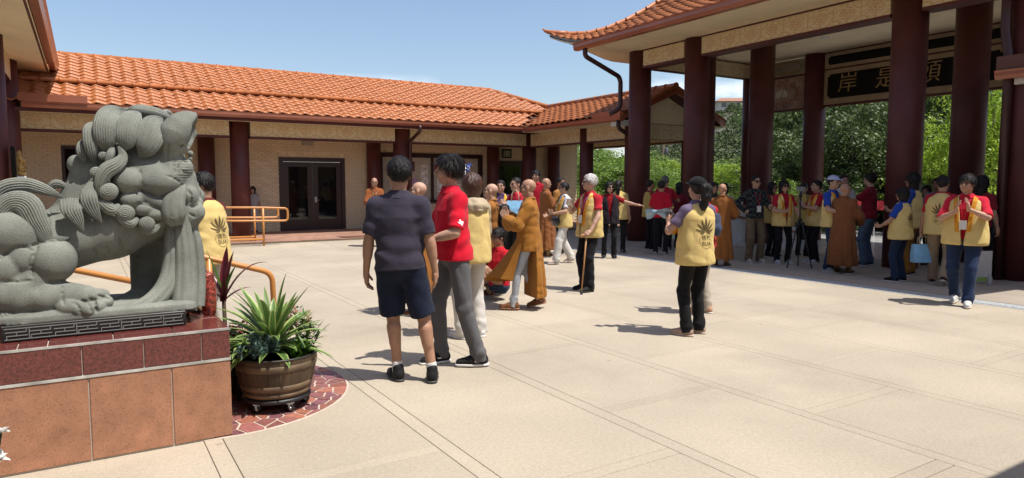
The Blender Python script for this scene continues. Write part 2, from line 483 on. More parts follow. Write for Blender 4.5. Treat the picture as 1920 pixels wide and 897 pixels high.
# ------------------------------------------------------------------ roof tiles
TW, TE = .325, .262                   # tile width, exposed length
def tile_geo():
    ny, nx = 2, 9
    V = []; Fs = []
    L0, L1 = -.02, TE+.03
    prof = []
    for i in range(nx):
        t = i/(nx-1)
        x = (t-.5)*TW*1.04
        z = .026*math.sin(2*math.pi*(t-.30))+.008*math.sin(4*math.pi*(t-.3))
        prof.append((x, z))
    for y, dz in ((L0, .026), (L1, -.010)):
        for x, z in prof: V.append((x, y, z+dz))
    for x, z in prof: V.append((x, L0, z+.004))     # thick front lip
    for i in range(nx-1):
        Fs.append((i, i+1, nx+i+1, nx+i))
        Fs.append((2*nx+i, 2*nx+i+1, i+1, i))
    return np.array(V, f4), np.array(Fs, np.int32)
TV, TF = tile_geo()
tile_me = np_mesh('roof_tile', TV, TF, M_tile, True)
def lay_tiles(spots, parent, limit=300):
    """spots: list of (pos, xdir, updir). nearest become parts, the rest one joined part"""
    spots = sorted(spots, key=lambda s: cdist(s[0]))
    RV = []; RF = []; nb = 0
    for i, (p, xd, yd) in enumerate(spots):
        xd = Vector(xd).normalized(); yd = Vector(yd).normalized(); nd = xd.cross(yd).normalized(); xd = yd.cross(nd)
        jit = Vector((rnd.uniform(-.006, .006), rnd.uniform(-.006, .006), rnd.uniform(0, .006)))
        M3 = np.array([[xd.x, yd.x, nd.x], [xd.y, yd.y, nd.y], [xd.z, yd.z, nd.z]])
        if i < limit:
            o = bpy.data.objects.new('roof_tile', tile_me); link(o, parent)
            mt = Matrix(((xd.x, yd.x, nd.x, p[0]+jit.x), (xd.y, yd.y, nd.y, p[1]+jit.y), (xd.z, yd.z, nd.z, p[2]+jit.z), (0, 0, 0, 1)))
            o.matrix_basis = mt
        else:
            RV.append(TV@M3.T.astype(f4)+np.array([p[0]+jit.x, p[1]+jit.y, p[2]+jit.z], f4)); RF.append(TF+nb); nb += len(TV)
    if RV:
        o = add('roof_tile', np_mesh('roof_tiles', np.concatenate(RV), np.concatenate(RF), M_tile, True), parent)
        o['kind'] = 'stuff'
def ridge_caps(pts, r, parent, step=.42, arr=None):
    """half-round cap tiles along a line, each overlapping the next"""
    P = [Vector(p) for p in pts]
    for a, b in zip(P[:-1], P[1:]):
        n = max(1, round((b-a).length/step)); d = (b-a)/n
        for i in range(n):
            s = a+d*i
            m = MB(); m.tube([s, s+d*.12, s+d*.14, s+d*1.04], [r*1.16, r*1.16, r, r*.95], n=10)
            m.build('ridge_tile', M_tile, parent)

# ------------------------------------------------------------------ the brick wing across the courtyard
WYE, WSL = 20.3, .5       # eave line, roof slope
wing = empty('brick_hall', (6, 22, 0), 0, 'long buff brick hall with orange tiled two tier roof and maroon columns', 'building')
WO = Vector((6, 22, 0))
def W(mb, name, m, parent=None):      # build in world coordinates under an empty
    o = mb.build(name, m, parent)
    return o
def under(root):       # children built in world coordinates keep their place
    root.location
    return Matrix.Translation(-Vector(root.location))
def fix(root):
    """shift the geometry-carrying children so that their world place is as built"""
    for c in [o for o in bpy.data.objects if o.parent is root]:
        c.matrix_basis = Matrix.Translation(-Vector(root.location)) @ c.matrix_basis
w_roof = W(MB().raw([(-6, WYE+.05, 3.55), (15.2, WYE+.05, 3.55), (15.2, 21.85, 4.26), (-6, 21.85, 4.26),
                     (-6, 21.70, 4.22), (13.9, 21.70, 4.22), (13.9, 23.75, 5.20), (-6, 23.75, 5.20),
                     (15.9, 21.75, 4.32), (15.9, 25.8, 4.32), (-6, 27.1, 3.6), (17.2, 27.1, 3.6), (17.6, 20.3, 3.55), (17.6, 21.85, 4.2)],
                    [(0, 1, 2, 3), (4, 5, 6, 7), (5, 8, 9, 6), (7, 6, 11, 10), (1, 12, 13, 2)]), 'roof', M_tilebed, wing)
sp = []
for r in range(7):
    y = WYE+.02+r*TE*.89; z = 3.575+(y-WYE)*WSL*.95+.03
    for c in range(-4, 48):
        x = -.28+c*TW
        if x > 13.1+(y-WYE)*1.25: continue
        if x < -1.7: continue
        sp.append(((x, y, z), (1, 0, 0), (0, 1, WSL)))
for r in range(9):
    y = 21.60+r*TE*.89; z = 4.26+(y-21.6)*WSL*.97+.04
    for c in range(-4, 52):
        x = -.28+c*TW+.1
        hx = 13.7+(23.75-y)*1.0
        if x > hx or x < -1.7: continue
        sp.append(((x, y, z), (1, 0, 0), (0, 1, WSL)))
lay_tiles(sp, w_roof)
ridge_caps([(-1.7, 23.74, 5.30), (13.75, 23.74, 5.30), (15.9, 21.62, 4.40)], .085, w_roof)
ridge_caps([(-1.7, 21.55, 4.295), (15.9, 21.55, 4.295)], .06, w_roof)
# gutter, fascia and soffit
def gutter(axis, pos, out, a, b, z, parent, h=.16, d=.15, name='gutter'):
    s = -1 if out < 0 else 1
    pr = [(pos, z), (pos+s*d*.82, z), (pos+s*d, z+h*.42), (pos+s*d, z+h*.78), (pos+s*d*1.1, z+h), (pos+s*d*.92, z+h), (pos+s*d*.86, z+h*.8), (pos+s*.02, z+h*.75), (pos+s*.02, z+h), (pos, z+h)]
    m = MB(); m.sweep(pr, axis, a, b); return m.build(name, M_copper, parent)
gutter('x', WYE+.10, -1, -1.2, 13.15, 3.44, wing)
W(MB().box((-1.25, WYE-.20, 3.58), (.16, WYE-.05, 3.76)), 'gutter_board', M_copper, wing)
W(MB().box((-6, WYE+.12, 3.40), (14.6, 21.15, 3.445)), 'soffit', M_cream, wing)
W(MB().box((-6, WYE+.10, 3.36), (13.2, WYE+.18, 3.439)), 'fascia', M_maroon, wing)
W(MB().box((-6, 21.55, 3.38), (18.0, 22.9, 3.42)), 'porch_ceiling', M_cream, wing)
CY1 = 21.35
for a, b in ((-1.9, 3.62), (4.2, 8.72), (9.26, 13.86)):
    frieze('x', CY1, a, b, 2.99, 3.44, .30, wing)
    W(MB().box((a, CY1-.17, 2.93), (b, CY1+.17, 2.985)), 'beam_edge', M_maroon, wing)
def column(x, y, z1, r, parent, z0=0.):
    m = MB(); m.lathe([(r*1.0, z0), (r, z1)], (x, y, 0), 28)
    return m.build('column', M_maroon, parent)
for x in (-1.62, 3.91, 8.99, 14.1): column(x, CY1, 3.42, .265, wing, .05)
for x in (3.2, 8.55, 13.35, 16.2): column(x, 22.72, 3.4, .24, wing, .05)
def downspout(pts, parent, r=.055, m=None):
    P = [Vector(p) for p in pts]; Q = [P[0]]
    for i in range(1, len(P)-1):
        a = (P[i-1]-P[i]); b = (P[i+1]-P[i]); l = min(.14, a.length*.45, b.length*.45)
        for t in (0, .25, .5, .75, 1):
            Q.append(P[i]+a.normalized()*l*(1-t)**2+b.normalized()*l*t**2)
    Q.append(P[-1])
    mb = MB(); mb.tube(Q, r, 10)
    return mb.build('downspout', m or M_maroon2, parent)
downspout([(9.2, 20.28, 3.46), (9.2, 20.28, 3.28), (9.16, 20.98, 3.0), (9.16, 21.0, .06)], wing)
# brick wall with real bricks
WALLY = 22.95
holes = [(5.40, 7.58, 0, 2.46), (8.80, 12.98, .9, 2.70), (13.68, 14.83, 0, 2.50), (-.50, .05, .6, 2.66)]
wall = MB()
xs = sorted({-6, 17.55}|{h[0] for h in holes}|{h[1] for h in holes}); zs = sorted({0, 3.4}|{h[2] for h in holes}|{h[3] for h in holes})
for x0, x1 in zip(xs[:-1], xs[1:]):
    for z0, z1 in zip(zs[:-1], zs[1:]):
        if any(h[0]-.01 < x0 and x1 < h[1]+.01 and h[2]-.01 < z0 and z1 < h[3]+.01 for h in holes): continue
        wall.box((x0, WALLY, z0), (x1, WALLY+.28, z1))
w_wall = W(wall, 'wall', M_mortar, wing)
BW, BH = .203, .0677
bme = {}
def brick_me(w):
    k = round(w, 3)
    if k not in bme:
        m = MB(); m.box((0, -.012, .004), (w-.008, .03, BH-.004), bev=.003); bme[k] = m.mesh('brick', M_brick)
    return bme[k]
br = []
for r in range(50):
    z = .05+r*BH
    for c in range(-30, 90):
        x0 = c*BW+(BW/2 if r % 2 else 0); x1 = x0+BW
        if x0 < -1.6 or x1 > 17.56: continue
        segs = [(x0, x1)]
        for h in holes:
            if z+BH > h[2]+.005 and z < h[3]+.1*(h[0] == 5.40 or h[0] == 8.8):
                ns = []
                for a, b in segs:
                    if b <= h[0] or a >= h[1]: ns.append((a, b)); continue
                    if a < h[0]-.03: ns.append((a, h[0]))
                    if b > h[1]+.03: ns.append((h[1], b))
                segs = ns
        for a, b in segs: br.append((a, b, z))
for h in holes[:2]:      # soldier course over the openings
    n = round((h[1]-h[0])/.0677)
br.sort(key=lambda q: (abs(q[0]-4.9) if q[0] < 5.45 and q[0] > 4.1 else 50+abs(q[0]-8)))
RV = []; RF = []; nb = 0
for i, (a, b, z) in enumerate(br):
    if i < 280:
        o = add('brick', brick_me(b-a), w_wall, (a, WALLY, z))
    else:
        x0, x1 = a, b-.008
        v = np.array([(x, y, zq) for zq in (z+.004, z+BH-.004) for y in (WALLY-.012+rnd.uniform(-.002, .002), WALLY+.02) for x in (x0, x1)], f4)
        RV.append(v); RF.append(np.array([(0, 1, 5, 4), (4, 5, 7, 6), (2, 0, 4, 6), (1, 3, 7, 5), (2, 3, 1, 0)], np.int32)+nb); nb += 8
o = add('brick', np_mesh('bricks', np.concatenate(RV), np.concatenate(RF), M_brick, False), w_wall); o['kind'] = 'stuff'
for h in holes[:2]:
    n = round((h[1]-h[0])/.0677)
    for i in range(n):
        m = MB(); x0 = h[0]+i*(h[1]-h[0])/n
        m.box((x0+.004, WALLY-.013, h[3]+.006), (x0+(h[1]-h[0])/n-.004, WALLY+.03, h[3]+.19), bev=.003); m.build('brick', M_brick, w_wall)
# glazed double door
dr_f = MB(); dr_f.box((5.40, WALLY-.05, .05), (5.52, WALLY+.12, 2.46)); dr_f.box((7.46, WALLY-.05, .05), (7.58, WALLY+.12, 2.46)); dr_f.box((5.52, WALLY-.05, 2.33), (7.46, WALLY+.12, 2.46))
W(dr_f, 'door_frame', M_door, wing)
for k, (a, b) in enumerate(((5.525, 6.485), (6.495, 7.455))):
    l = MB(); sx = .17
    l.box((a, WALLY, .06), (a+sx, WALLY+.06, 2.32)); l.box((b-sx, WALLY, .06), (b, WALLY+.06, 2.32))
    l.box((a+sx, WALLY, .06), (b-sx, WALLY+.06, .42)); l.box((a+sx, WALLY, 2.16), (b-sx, WALLY+.06, 2.32))
    d = W(l, 'door', M_door, wing)
    MB().box((a+sx, WALLY+.02, .42), (b-sx, WALLY+.035, 2.16)).build('door_pane', M_glass, d)
    if k == 1:
        h = MB(); h.tube([(a+.08, WALLY-.01, 1.06), (a+.08, WALLY-.06, 1.06), (a+.20, WALLY-.06, 1.06)], .013, 8); h.box((a+.05, WALLY-.012, .98), (a+.11, WALLY-.001, 1.16)); h.build('handle', M_steel, d)
# second door, window, exit lamp
W(MB().box((13.68, WALLY+.02, .05), (14.83, WALLY+.12, 2.5)), 'door', M_door, wing)
W(MB().box((13.80, WALLY+.012, .9), (14.7, WALLY+.018, 2.3)), 'door_pane', M_glass, wing)
wn = MB()
for q in (((-.50, WALLY-.03, .6), (-.43, WALLY+.1, 2.66)), ((-.02, WALLY-.03, .6), (.05, WALLY+.1, 2.66)), ((-.43, WALLY-.03, 2.58), (-.02, WALLY+.1, 2.66)), ((-.43, WALLY-.03, .6), (-.02, WALLY+.1, .68))): wn.box(*q)
wn = W(wn, 'window', M_door, wing); MB().box((-.43, WALLY+.03, .68), (-.02, WALLY+.045, 2.58)).build('pane', M_glass, wn)
W(MB().box((6.15, WALLY-.10, 2.86), (6.53, WALLY-.013, 3.10), bev=.01), 'wall_lamp', mat('lamp_plastic', (.30, .27, .22), .5), wing)
pic = MB(); pic.box((13.86, WALLY-.04, 2.60), (14.30, WALLY-.013, 2.95))
pic = tag(W(pic, 'framed_plaque', M_black), 'small black framed plaque above the far dark door', 'picture frame')
MB().box((13.92, WALLY-.046, 2.66), (14.24, WALLY-.042, 2.89)).build('print', mat('plaque_print', (.22, .24, .17), .5, var=.5, scale=14), pic)
# notice board with papers
nb_ = empty('notice_board', (10.9, WALLY, 1.8), 0, 'wide glazed notice board with pinned posters on the brick wall', 'notice board')
fr = MB()
for q in (((8.80, WALLY-.06, 2.55), (12.98, WALLY+.1, 2.70)), ((8.80, WALLY-.06, .9), (12.98, WALLY+.1, 1.02)), ((8.80, WALLY-.06, 1.02), (8.94, WALLY+.1, 2.55)), ((12.84, WALLY-.06, 1.02), (12.98, WALLY+.1, 2.55)), ((10.86, WALLY-.05, 1.02), (10.92, WALLY+.1, 2.55))): fr.box(*q)
W(fr, 'board_frame', M_door, nb_)
W(MB().box((8.94, WALLY+.09, 1.02), (12.84, WALLY+.1, 2.55)), 'board_back', mat('board_felt', (.50, .45, .36), .9), nb_)
for px, pz, pw, ph, c in ((9.15, 2.0, .22, .3, (.55, .2, .12)), (9.55, 1.9, .40, .55, (.45, .03, .03)), (10.02, 2.05, .2, .35, (.12, .05, .08)), (9.3, 1.3, .5, .4, (.7, .68, .62)), (9.9, 1.25, .42, .55, (.45, .3, .5)), (10.45, 1.5, .3, .8, (.66, .64, .6)),
                          (11.0, 2.0, .18, .3, (.35, .05, .06)), (11.35, 1.95, .3, .4, (.6, .58, .55)), (11.75, 1.85, .36, .55, (.03, .03, .05)), (12.25, 1.9, .4, .45, (.55, .45, .3)), (11.1, 1.3, .45, .5, (.7, .7, .66)), (11.8, 1.2, .5, .4, (.68, .6, .55)), (12.4, 1.25, .3, .5, (.3, .35, .5))):
    W(MB().box((px, WALLY+.075, pz), (px+pw, WALLY+.08, pz+ph)), 'poster', mat('poster_%02d%02d' % (px*10, pz*10), c, .6, var=.45, scale=9), nb_)
fix(nb_)
fix(wing)
gm = tag(MB().box((6.2, 18.98, .056), (7.35, 19.62, .066)).build('floor_grate', mat('grate_metal', (.10, .06, .045), .6, var=.4, scale=30)), 'dark metal floor grate set in the terracotta porch paving', 'grate')
for i in range(12):
    MB().box((6.25+i*.09, 19.03, .066), (6.29+i*.09, 19.57, .071)).build('bar', mat('grate_bar', (.25, .10, .06), .5), gm)

# ------------------------------------------------------------------ covered walkway linking wing and pavilion
gal = empty('covered_walkway', (15.3, 18, 0), 0, 'open covered walkway with orange tiled gable roof beside the gate pavilion', 'building')
GY0, GY1, GXE, GXR, GXF = 15.12, 21.2, 13.12, 15.3, 17.45
GS = .42
g_roof = MB()
g_roof.raw([(GXE+.05, GY0, 3.53), (GXR, GY0, 4.44), (GXF, GY0, 3.53), (GXE+.05, GY1+1.6, 3.53), (GXR, GY1+1.6, 4.44), (GXF, GY1+1.6, 3.53),
            (GXE+.05, GY0, 3.46), (GXR, GY0, 4.36), (GXF, GY0, 3.46), (GXE+.05, GY1+1.6, 3.46), (GXR, GY1+1.6, 4.36), (GXF, GY1+1.6, 3.46)],
           [(0, 3, 4, 1), (1, 4, 5, 2), (6, 7, 10, 9), (7, 8, 11, 10), (0, 1, 7, 6), (1, 2, 8, 7)])
g_roof = W(g_roof, 'roof', M_tilebed, gal)
sp = []
for r in range(9):
    x = GXE+.02+r*TE*.93; z = 3.57+(x-GXE)*GS+.03
    for c in range(0, 26):
        y = GY0+.12+c*TW
        if y > 20.2+(x-GXE)*.72: continue
        sp.append(((x, y, z), (0, -1, 0), (1, 0, GS)))
        sp.append(((2*GXR-x, y, z), (0, 1, 0), (-1, 0, GS)))
lay_tiles(sp, g_roof)
ridge_caps([(GXR, GY0-.02, 4.56), (GXR, 21.9, 4.56)], .085, g_roof)
for sgn in (-1, 1):
    xe = GXE if sgn < 0 else GXF
    ridge_caps([(xe, GY0, 3.60), (GXR, GY0, 4.53)], .06, g_roof)
    W(MB().raw([(xe, GY0-.06, 3.42), (GXR, GY0-.06, 4.33), (GXR, GY0-.06, 4.47), (xe, GY0-.06, 3.56), (xe, GY0+.02, 3.42), (GXR, GY0+.02, 4.33), (GXR, GY0+.02, 4.47), (xe, GY0+.02, 3.56)],
              [(0, 1, 2, 3), (7, 6, 5, 4), (0, 4, 5, 1), (3, 2, 6, 7), (0, 3, 7, 4)]), 'barge_board', M_copper, gal)
W(MB().raw([(13.9, GY0+.55, 3.44), (16.7, GY0+.55, 3.44), (16.7, GY0+.55, 3.78), (GXR, GY0+.55, 4.36), (13.9, GY0+.55, 3.78)], [(0, 1, 2, 3, 4)]), 'gable_panel', M_cream, gal)
gutter('y', GXE+.10, -1, GY0-.02, 20.18, 3.40, gal)
W(MB().box((GXE-.06, GY0-.04, 3.43), (GXE+.13, GY0+1.25, 3.70)), 'gutter_box', M_copper, gal)
W(MB().box((GXE+.06, GY0+.02, 3.28), (GXE+.42, GY0+.5, 3.44)), 'corner_block', M_white, gal)
W(MB().box((GXE+.10, GY0+.1, 3.40), (14.0, 21.2, 3.44)), 'soffit', M_cream, gal)
W(MB().box((13.9, GY0+.57, 3.41), (16.75, 21.0, 3.435)), 'ceiling', M_cream, gal)
W(MB().box((16.6, GY0+.1, 3.40), (GXF, 21.0, 3.44)), 'soffit', M_cream, gal)
frieze('y', 14.1, 15.9, 21.05, 2.97, 3.41, .28, gal)
frieze('y', 16.5, 15.9, 21.05, 2.97, 3.41, .28, gal)
frieze('x', 15.75, 14.1, 16.5, 2.97, 3.41, .28, gal)
for x in (14.1, 16.5):
    W(MB().box((x-.15, 15.6, 2.92), (x+.15, 21.05, 2.967)), 'beam_edge', M_maroon, gal)
    for y in (17.92, ): column(x, y, 3.4, .225, gal, 0)
    column(x, 15.75, 3.4, .2, gal, 0)
downspout([(13.1, 15.2, 3.42), (13.1, 15.2, 3.2), (13.55, 15.1, 2.95), (13.55, 15.1, .0)], gal, .06)
fix(gal)

# ------------------------------------------------------------------ gate pavilion
pav = empty('gate_pavilion', (15.4, 9.75, 0), 0, 'tall open gate pavilion with upturned orange roof and maroon round columns', 'building')
FX, MX_, BX = 13.2, 15.4, 17.7
PYS = [14.42, 12.34, 7.10, 5.12]
for y in PYS:
    column(FX, y, 5.22, .305, pav)
for y in (14.1, 12.1, 7.02, 5.1): column(MX_, y, 5.24, .315, pav)
for y in (14.25, 12.1, 7.02, 5.0): column(BX, y, 5.24, .29, pav)
for a, b in ((14.13, 12.63), (12.05, 7.39), (6.81, 5.41)):
    frieze('y', FX, b, a, 4.79, 5.19, .34, pav, .62)
    W(MB().box((FX-.18, b, 4.73), (FX+.18, a, 4.785)), 'beam_edge', M_maroon, pav)
    W(MB().box((FX-.18, b, 5.195), (FX+.18, a, 5.235)), 'beam_edge', M_maroon, pav)
for x0, x1 in ((FX+.3, MX_-.3), (MX_+.3, BX-.3)):
    frieze('x', 14.42 if x0 < 15 else 14.2, x0, x1, 4.79, 5.19, .3, pav); frieze('x', 5.1, x0, x1, 4.79, 5.19, .3, pav)
W(MB().box((13.0, 3.3, 5.24), (18.2, 14.9, 5.28)), 'ceiling', M_cream, pav)
W(MB().lathe([(.13, 5.225), (.13, 5.245)], (15.8, 10.6, 0), 20), 'ceiling_lamp', M_white, pav)
EX0, EX1, EY1, EY0 = 11.52, 19.2, 16.25, 2.6
def corner_lift(x, y):
    # eaves sweep up towards the two corners on this side
    d = max(0., y-13.9); dx = max(0, 13.7-x)
    d0 = max(0., 5.3-y)
    return .088*d**2*min(1, dx/2.2+.15)+.05*d0**2*min(1, dx/2.2)
def roof_z(t): return 5.34+.24*t+.138*t*t
def roof_pt(t, y):
    x = EX0-.10+t
    return Vector((x, y, roof_z(t)+corner_lift(x, y)*max(0, 1-t/3.2)))
def hip_y(t): return EY1+.12-t*1.0
pr = MB(); G_ = []
NT = 16; NY = 40
for i in range(NT+1):
    t = 3.95*i/NT; row = []
    for j in range(NY+1):
        y = EY0+(hip_y(t)-EY0)*j/NY; row.append(roof_pt(t, y)-Vector((0, 0, .045)))
    G_.append(row)
pr.grid(G_)
G2 = [[Vector((2*15.4-p.x, p.y, p.z)) for p in row] for row in G_]; pr.grid(G2)
G3 = []
for i in range(NT+1):
    t = 3.95*i/NT; a = G_[i][-1]; b = G2[i][-1]; G3.append([a.lerp(b, k/12)-Vector((0, 0, .0))+Vector((0, 0, -(corner_lift(a.x, a.y)*max(0, 1-t/3.2))*math.sin(math.pi*k/12)**.5)) for k in range(13)])
    for k, p in enumerate(G3[-1]):
        xs_ = min(p.x, 2*15.4-p.x); p.z = roof_z(t)-.045+corner_lift(xs_, a.y)*max(0, 1-t/3.2)
pr.grid(G3)
p_roof = W(pr, 'roof', M_tilebed, pav)
sp = []
ncol = 42
for c in range(ncol):
    y0 = EY1-.05-c*TW
    t = .0
    while t < 3.7:
        if y0 < hip_y(t)-.04 and y0 > 2.7:
            p = roof_pt(t, y0); q = roof_pt(t+.1, y0); xa = roof_pt(t, y0-.1)
            sp.append((tuple(p+Vector((0, 0, .03))), tuple(xa-p), tuple(q-p)))
            sl = (q-p).length/.1
        else: sl = 1.1
        t += TE*.92/sl
lay_tiles(sp, p_roof)
hp = [roof_pt(t, hip_y(t))+Vector((0, 0, .055)) for t in np.linspace(.42, 3.9, 10)]
ridge_caps(hp, .072, p_roof, .34)
tipv = roof_pt(.0, EY1+.08)
m = MB(); m.tube([roof_pt(.42, hip_y(.42))+Vector((0, 0, .06)), roof_pt(.22, hip_y(.22))+Vector((0, 0, .06)), tipv+Vector((.02, .0, .06)), tipv+Vector((-.05, .09, .10)), tipv+Vector((-.09, .15, .17))], [.085, .08, .06, .04, .015], 10); m.build('ridge_tile', M_tile, p_roof)
# eave boards: fascia following the sweep, gutter on the straight run, soffit
fa = MB(); so = MB()
ys = list(np.linspace(EY0, 13.8, 8))+list(np.linspace(14.1, EY1+.1, 12))
ed = [(EX0-.02, y, 5.24+corner_lift(EX0, y)) for y in ys]
fa.grid([[(x, y, z-.0) for x, y, z in ed], [(x, y, z+.16) for x, y, z in ed]]); fa.grid([[(x+.05, y, z) for x, y, z in ed], [(x+.05, y, z+.16) for x, y, z in ed]])
fa.grid([[(x, y, z) for x, y, z in ed], [(x+.05, y, z) for x, y, z in ed]])
W(fa, 'fascia', M_white, pav)
so.grid([[(x+.03, y, z+.002) for x, y, z in ed], [(12.3, min(y, 15.5), 5.20+corner_lift(12.3, y)*.9) for x, y, z in ed], [(FX+.1, min(y, 14.75), 5.238) for x, y, z in ed]])
exs = list(np.linspace(EX0, 19.2, 24))
sym = lambda x: min(x, 2*15.4-x)
so.grid([[(x, EY1+.1-.0, 5.24+corner_lift(sym(x), EY1+.1)) for x in exs], [(max(min(x, 18.4), 12.3), 15.5, 5.20+corner_lift(max(x, 12.3), 15.5)*.9) for x in exs], [(max(min(x, 17.9), FX+.1), 14.75, 5.238) for x in exs]])
W(so, 'soffit', M_cream, pav)
fb = MB(); e2 = [(x, EY1+.1, 5.24+corner_lift(sym(x), EY1+.1)) for x in exs]
fb.grid([[(x, y+.03, z) for x, y, z in e2], [(x, y+.03, z+.16) for x, y, z in e2]]); W(fb, 'fascia', M_white, pav)
gutter('y', EX0-.025, -1, EY0, 15.02, 5.17, pav, .19, .17)
gutter('y', 19.3, 1, EY0, 15.2, 5.17, pav, .19, .17)
downspout([(11.42, 14.62, 5.20), (11.42, 14.62, 4.98), (12.75, 14.80, 4.58), (12.82, 14.80, 4.45), (12.82, 14.80, 3.7), (12.6, 15.0, 3.55)], pav, .065)
downspout([(19.4, 14.6, 5.2), (19.4, 14.6, 5.0), (18.1, 14.5, 4.62), (18.06, 14.5, 0)], pav, .06)
downspout([(12.86, 5.38, 5.2), (12.86, 5.38, 4.1), (12.86, 5.30, 3.6), (12.86, 5.30, 0)], pav, .075)
# carved sign between the back columns
sgn = empty('gate_sign', (BX, 9.6, 4.5), 0, 'long black gate sign with gold Chinese characters in a cream frame', 'sign')
SX = BX-.02
M_sgnf = mat('sign_frame_paint', (.36, .285, .19), .7, var=.12, scale=5)
def rrect(y0, y1, z0, z1, x, th, name, m, parent, c=.06):
    P = [(y0+c, z0), (y1-c, z0), (y1-c, z0+c), (y1, z0+c), (y1, z1-c), (y1-c, z1-c), (y1-c, z1), (y0+c, z1), (y0+c, z1-c), (y0, z1-c), (y0, z0+c), (y0+c, z0+c)]
    V = [(x, y, z) for y, z in P]+[(x+th, y, z) for y, z in P]; n = len(P)
    return MB().raw(V, [tuple(range(n)), tuple(range(2*n-1, n-1, -1))]+[(i, n+i, n+(i+1) % n, (i+1) % n) for i in range(n)]).build(name, m, parent)
W(MB().box((SX, 7.30, 3.80), (SX+.14, 11.82, 4.74)), 'frame', M_sgnf, sgn)
W(MB().box((SX, 7.30, 4.79), (SX+.14, 11.82, 5.20)), 'frame', M_sgnf, sgn)
W(MB().box((SX+.02, 7.30, 4.742), (SX+.12, 11.82, 4.788)), 'rail', M_maroon, sgn)
W(MB().box((SX+.02, 7.30, 3.74), (SX+.12, 11.82, 3.798)), 'rail', M_maroon, sgn)
W(MB().box((SX-.02, 7.30, 5.203), (SX+.12, 11.82, 5.235)), 'rail', M_maroon, sgn)
M_sgnb = mat('sign_black', (.007, .007, .007), .75, spec=.2)
rrect(7.42, 11.70, 3.96, 4.62, SX-.012, .02, 'panel', M_sgnb, sgn)
rrect(7.42, 11.70, 4.88, 5.11, SX-.012, .02, 'panel', M_sgnb, sgn, .04)
M_bronze = mat('bronze_gold', (.40, .29, .14), .5, metal=.3, var=.25, scale=20)
def text_geo(body, size, extrude=0., bevel=0., offset=0.):
    cu = bpy.data.curves.new('lettering', 'FONT'); cu.body = body; cu.size = size; cu.align_x = 'CENTER'; cu.align_y = 'CENTER'
    cu.extrude = extrude; cu.bevel_depth = bevel; cu.offset = offset; cu.resolution_u = 3
    o = bpy.data.objects.new('lettering', cu); COL.objects.link(o)
    bpy.context.view_layer.update()
    me = o.to_mesh()
    V = np.array([v.co[:] for v in me.vertices]); Fs = [tuple(p.vertices) for p in me.polygons]
    o.to_mesh_clear(); bpy.data.objects.remove(o); bpy.data.curves.remove(cu)
    if len(V) == 0: V = np.zeros((0, 3))
    return V, Fs
for ch, y in (('岸', 11.10), ('是', 10.05), ('頭', 8.98), ('回', 7.95)):
    V, Fs = text_geo(ch, .56, .018, .002, -.007)
    if len(V):
        sh = V[:, 1]*.10
        P = np.stack([np.full(len(V), SX-.02)-V[:, 2]*1., y-(V[:, 0]+sh), 4.30+V[:, 1]], 1)
        add('character', np_mesh('character', P, Fs, M_bronze, False), sgn)
fix(sgn)
# painted lotus panels beside the sign
def lotus_panel(y0, y1):
    root = empty('painted_panel', (BX, (y0+y1)/2, 4.5), 0)
    W(MB().box((SX, y0, 3.78), (SX+.1, y1, 4.70)), 'panel_board', mat('mauve_panel', (.34, .24, .20), .8, var=.3, scale=4), root)
    W(MB().box((SX, y0, 4.76), (SX+.1, y1, 5.20)), 'panel_board', mat('grey_panel', (.30, .27, .21), .8, var=.2, scale=4), root)
    W(MB().box((SX-.01, y0, 4.703), (SX+.1, y1, 4.757)), 'rail', M_maroon, root); W(MB().box((SX-.01, y0, 3.73), (SX+.1, y1, 3.777)), 'rail', M_maroon, root)
    yc = (y0+y1)/2; w = (y1-y0)
    hexo = MB(); hw, hh = w*.40, .14
    P = [(yc-hw, 4.98), (yc-hw+.1, 4.98-hh), (yc+hw-.1, 4.98-hh), (yc+hw, 4.98), (yc+hw-.1, 4.98+hh), (yc-hw+.1, 4.98+hh)]
    hexo.tube([(SX-.012, a, b) for a, b in P], .022, 6, closed=True); W(hexo, 'hexagon_border', mat('tan_border', (.36, .24, .12), .7), root)
    M_or = mat('orange_scroll', (.36, .15, .08), .8); M_pet = mat('petal_white', (.55, .52, .45), .8)
    for k in range(14):
        a = 2*math.pi*k/14; c = (yc+.36*math.cos(a)*w, 4.24+.33*math.sin(a))
        s = MB(); s.tube([(SX-.008, c[0]+.07*math.cos(b+a), c[1]+.07*math.sin(b+a)) for b in np.linspace(0, 4.4, 9)], .014, 5); W(s, 'scroll', M_or, root)
    for k in range(7):
        a = math.pi*(k/6)*.9+.15; d = Vector((0, math.cos(a), math.sin(a)*.8+.25)); n = Vector((0, -d.z, d.y)).normalized()
        c = Vector((SX-.018-.005*(k % 4), yc, 4.14)); P = [c+d*.03, c+d*.14+n*.06, c+d*.27, c+d*.14-n*.06]
        W(MB().raw([tuple(p) for p in P]+[tuple(p+Vector((.014, 0, 0))) for p in P], [(0, 1, 2, 3), (7, 6, 5, 4), (0, 4, 5, 1), (1, 5, 6, 2), (2, 6, 7, 3), (3, 7, 4, 0)]), 'petal', M_pet, root)
    fix(root); return root
tag(lotus_panel(12.40, 13.95), 'painted panel with a white lotus left of the black gate sign', 'wall panel')
tag(lotus_panel(5.3, 6.72), 'painted panel hidden right of the black gate sign', 'wall panel')
fix(pav)

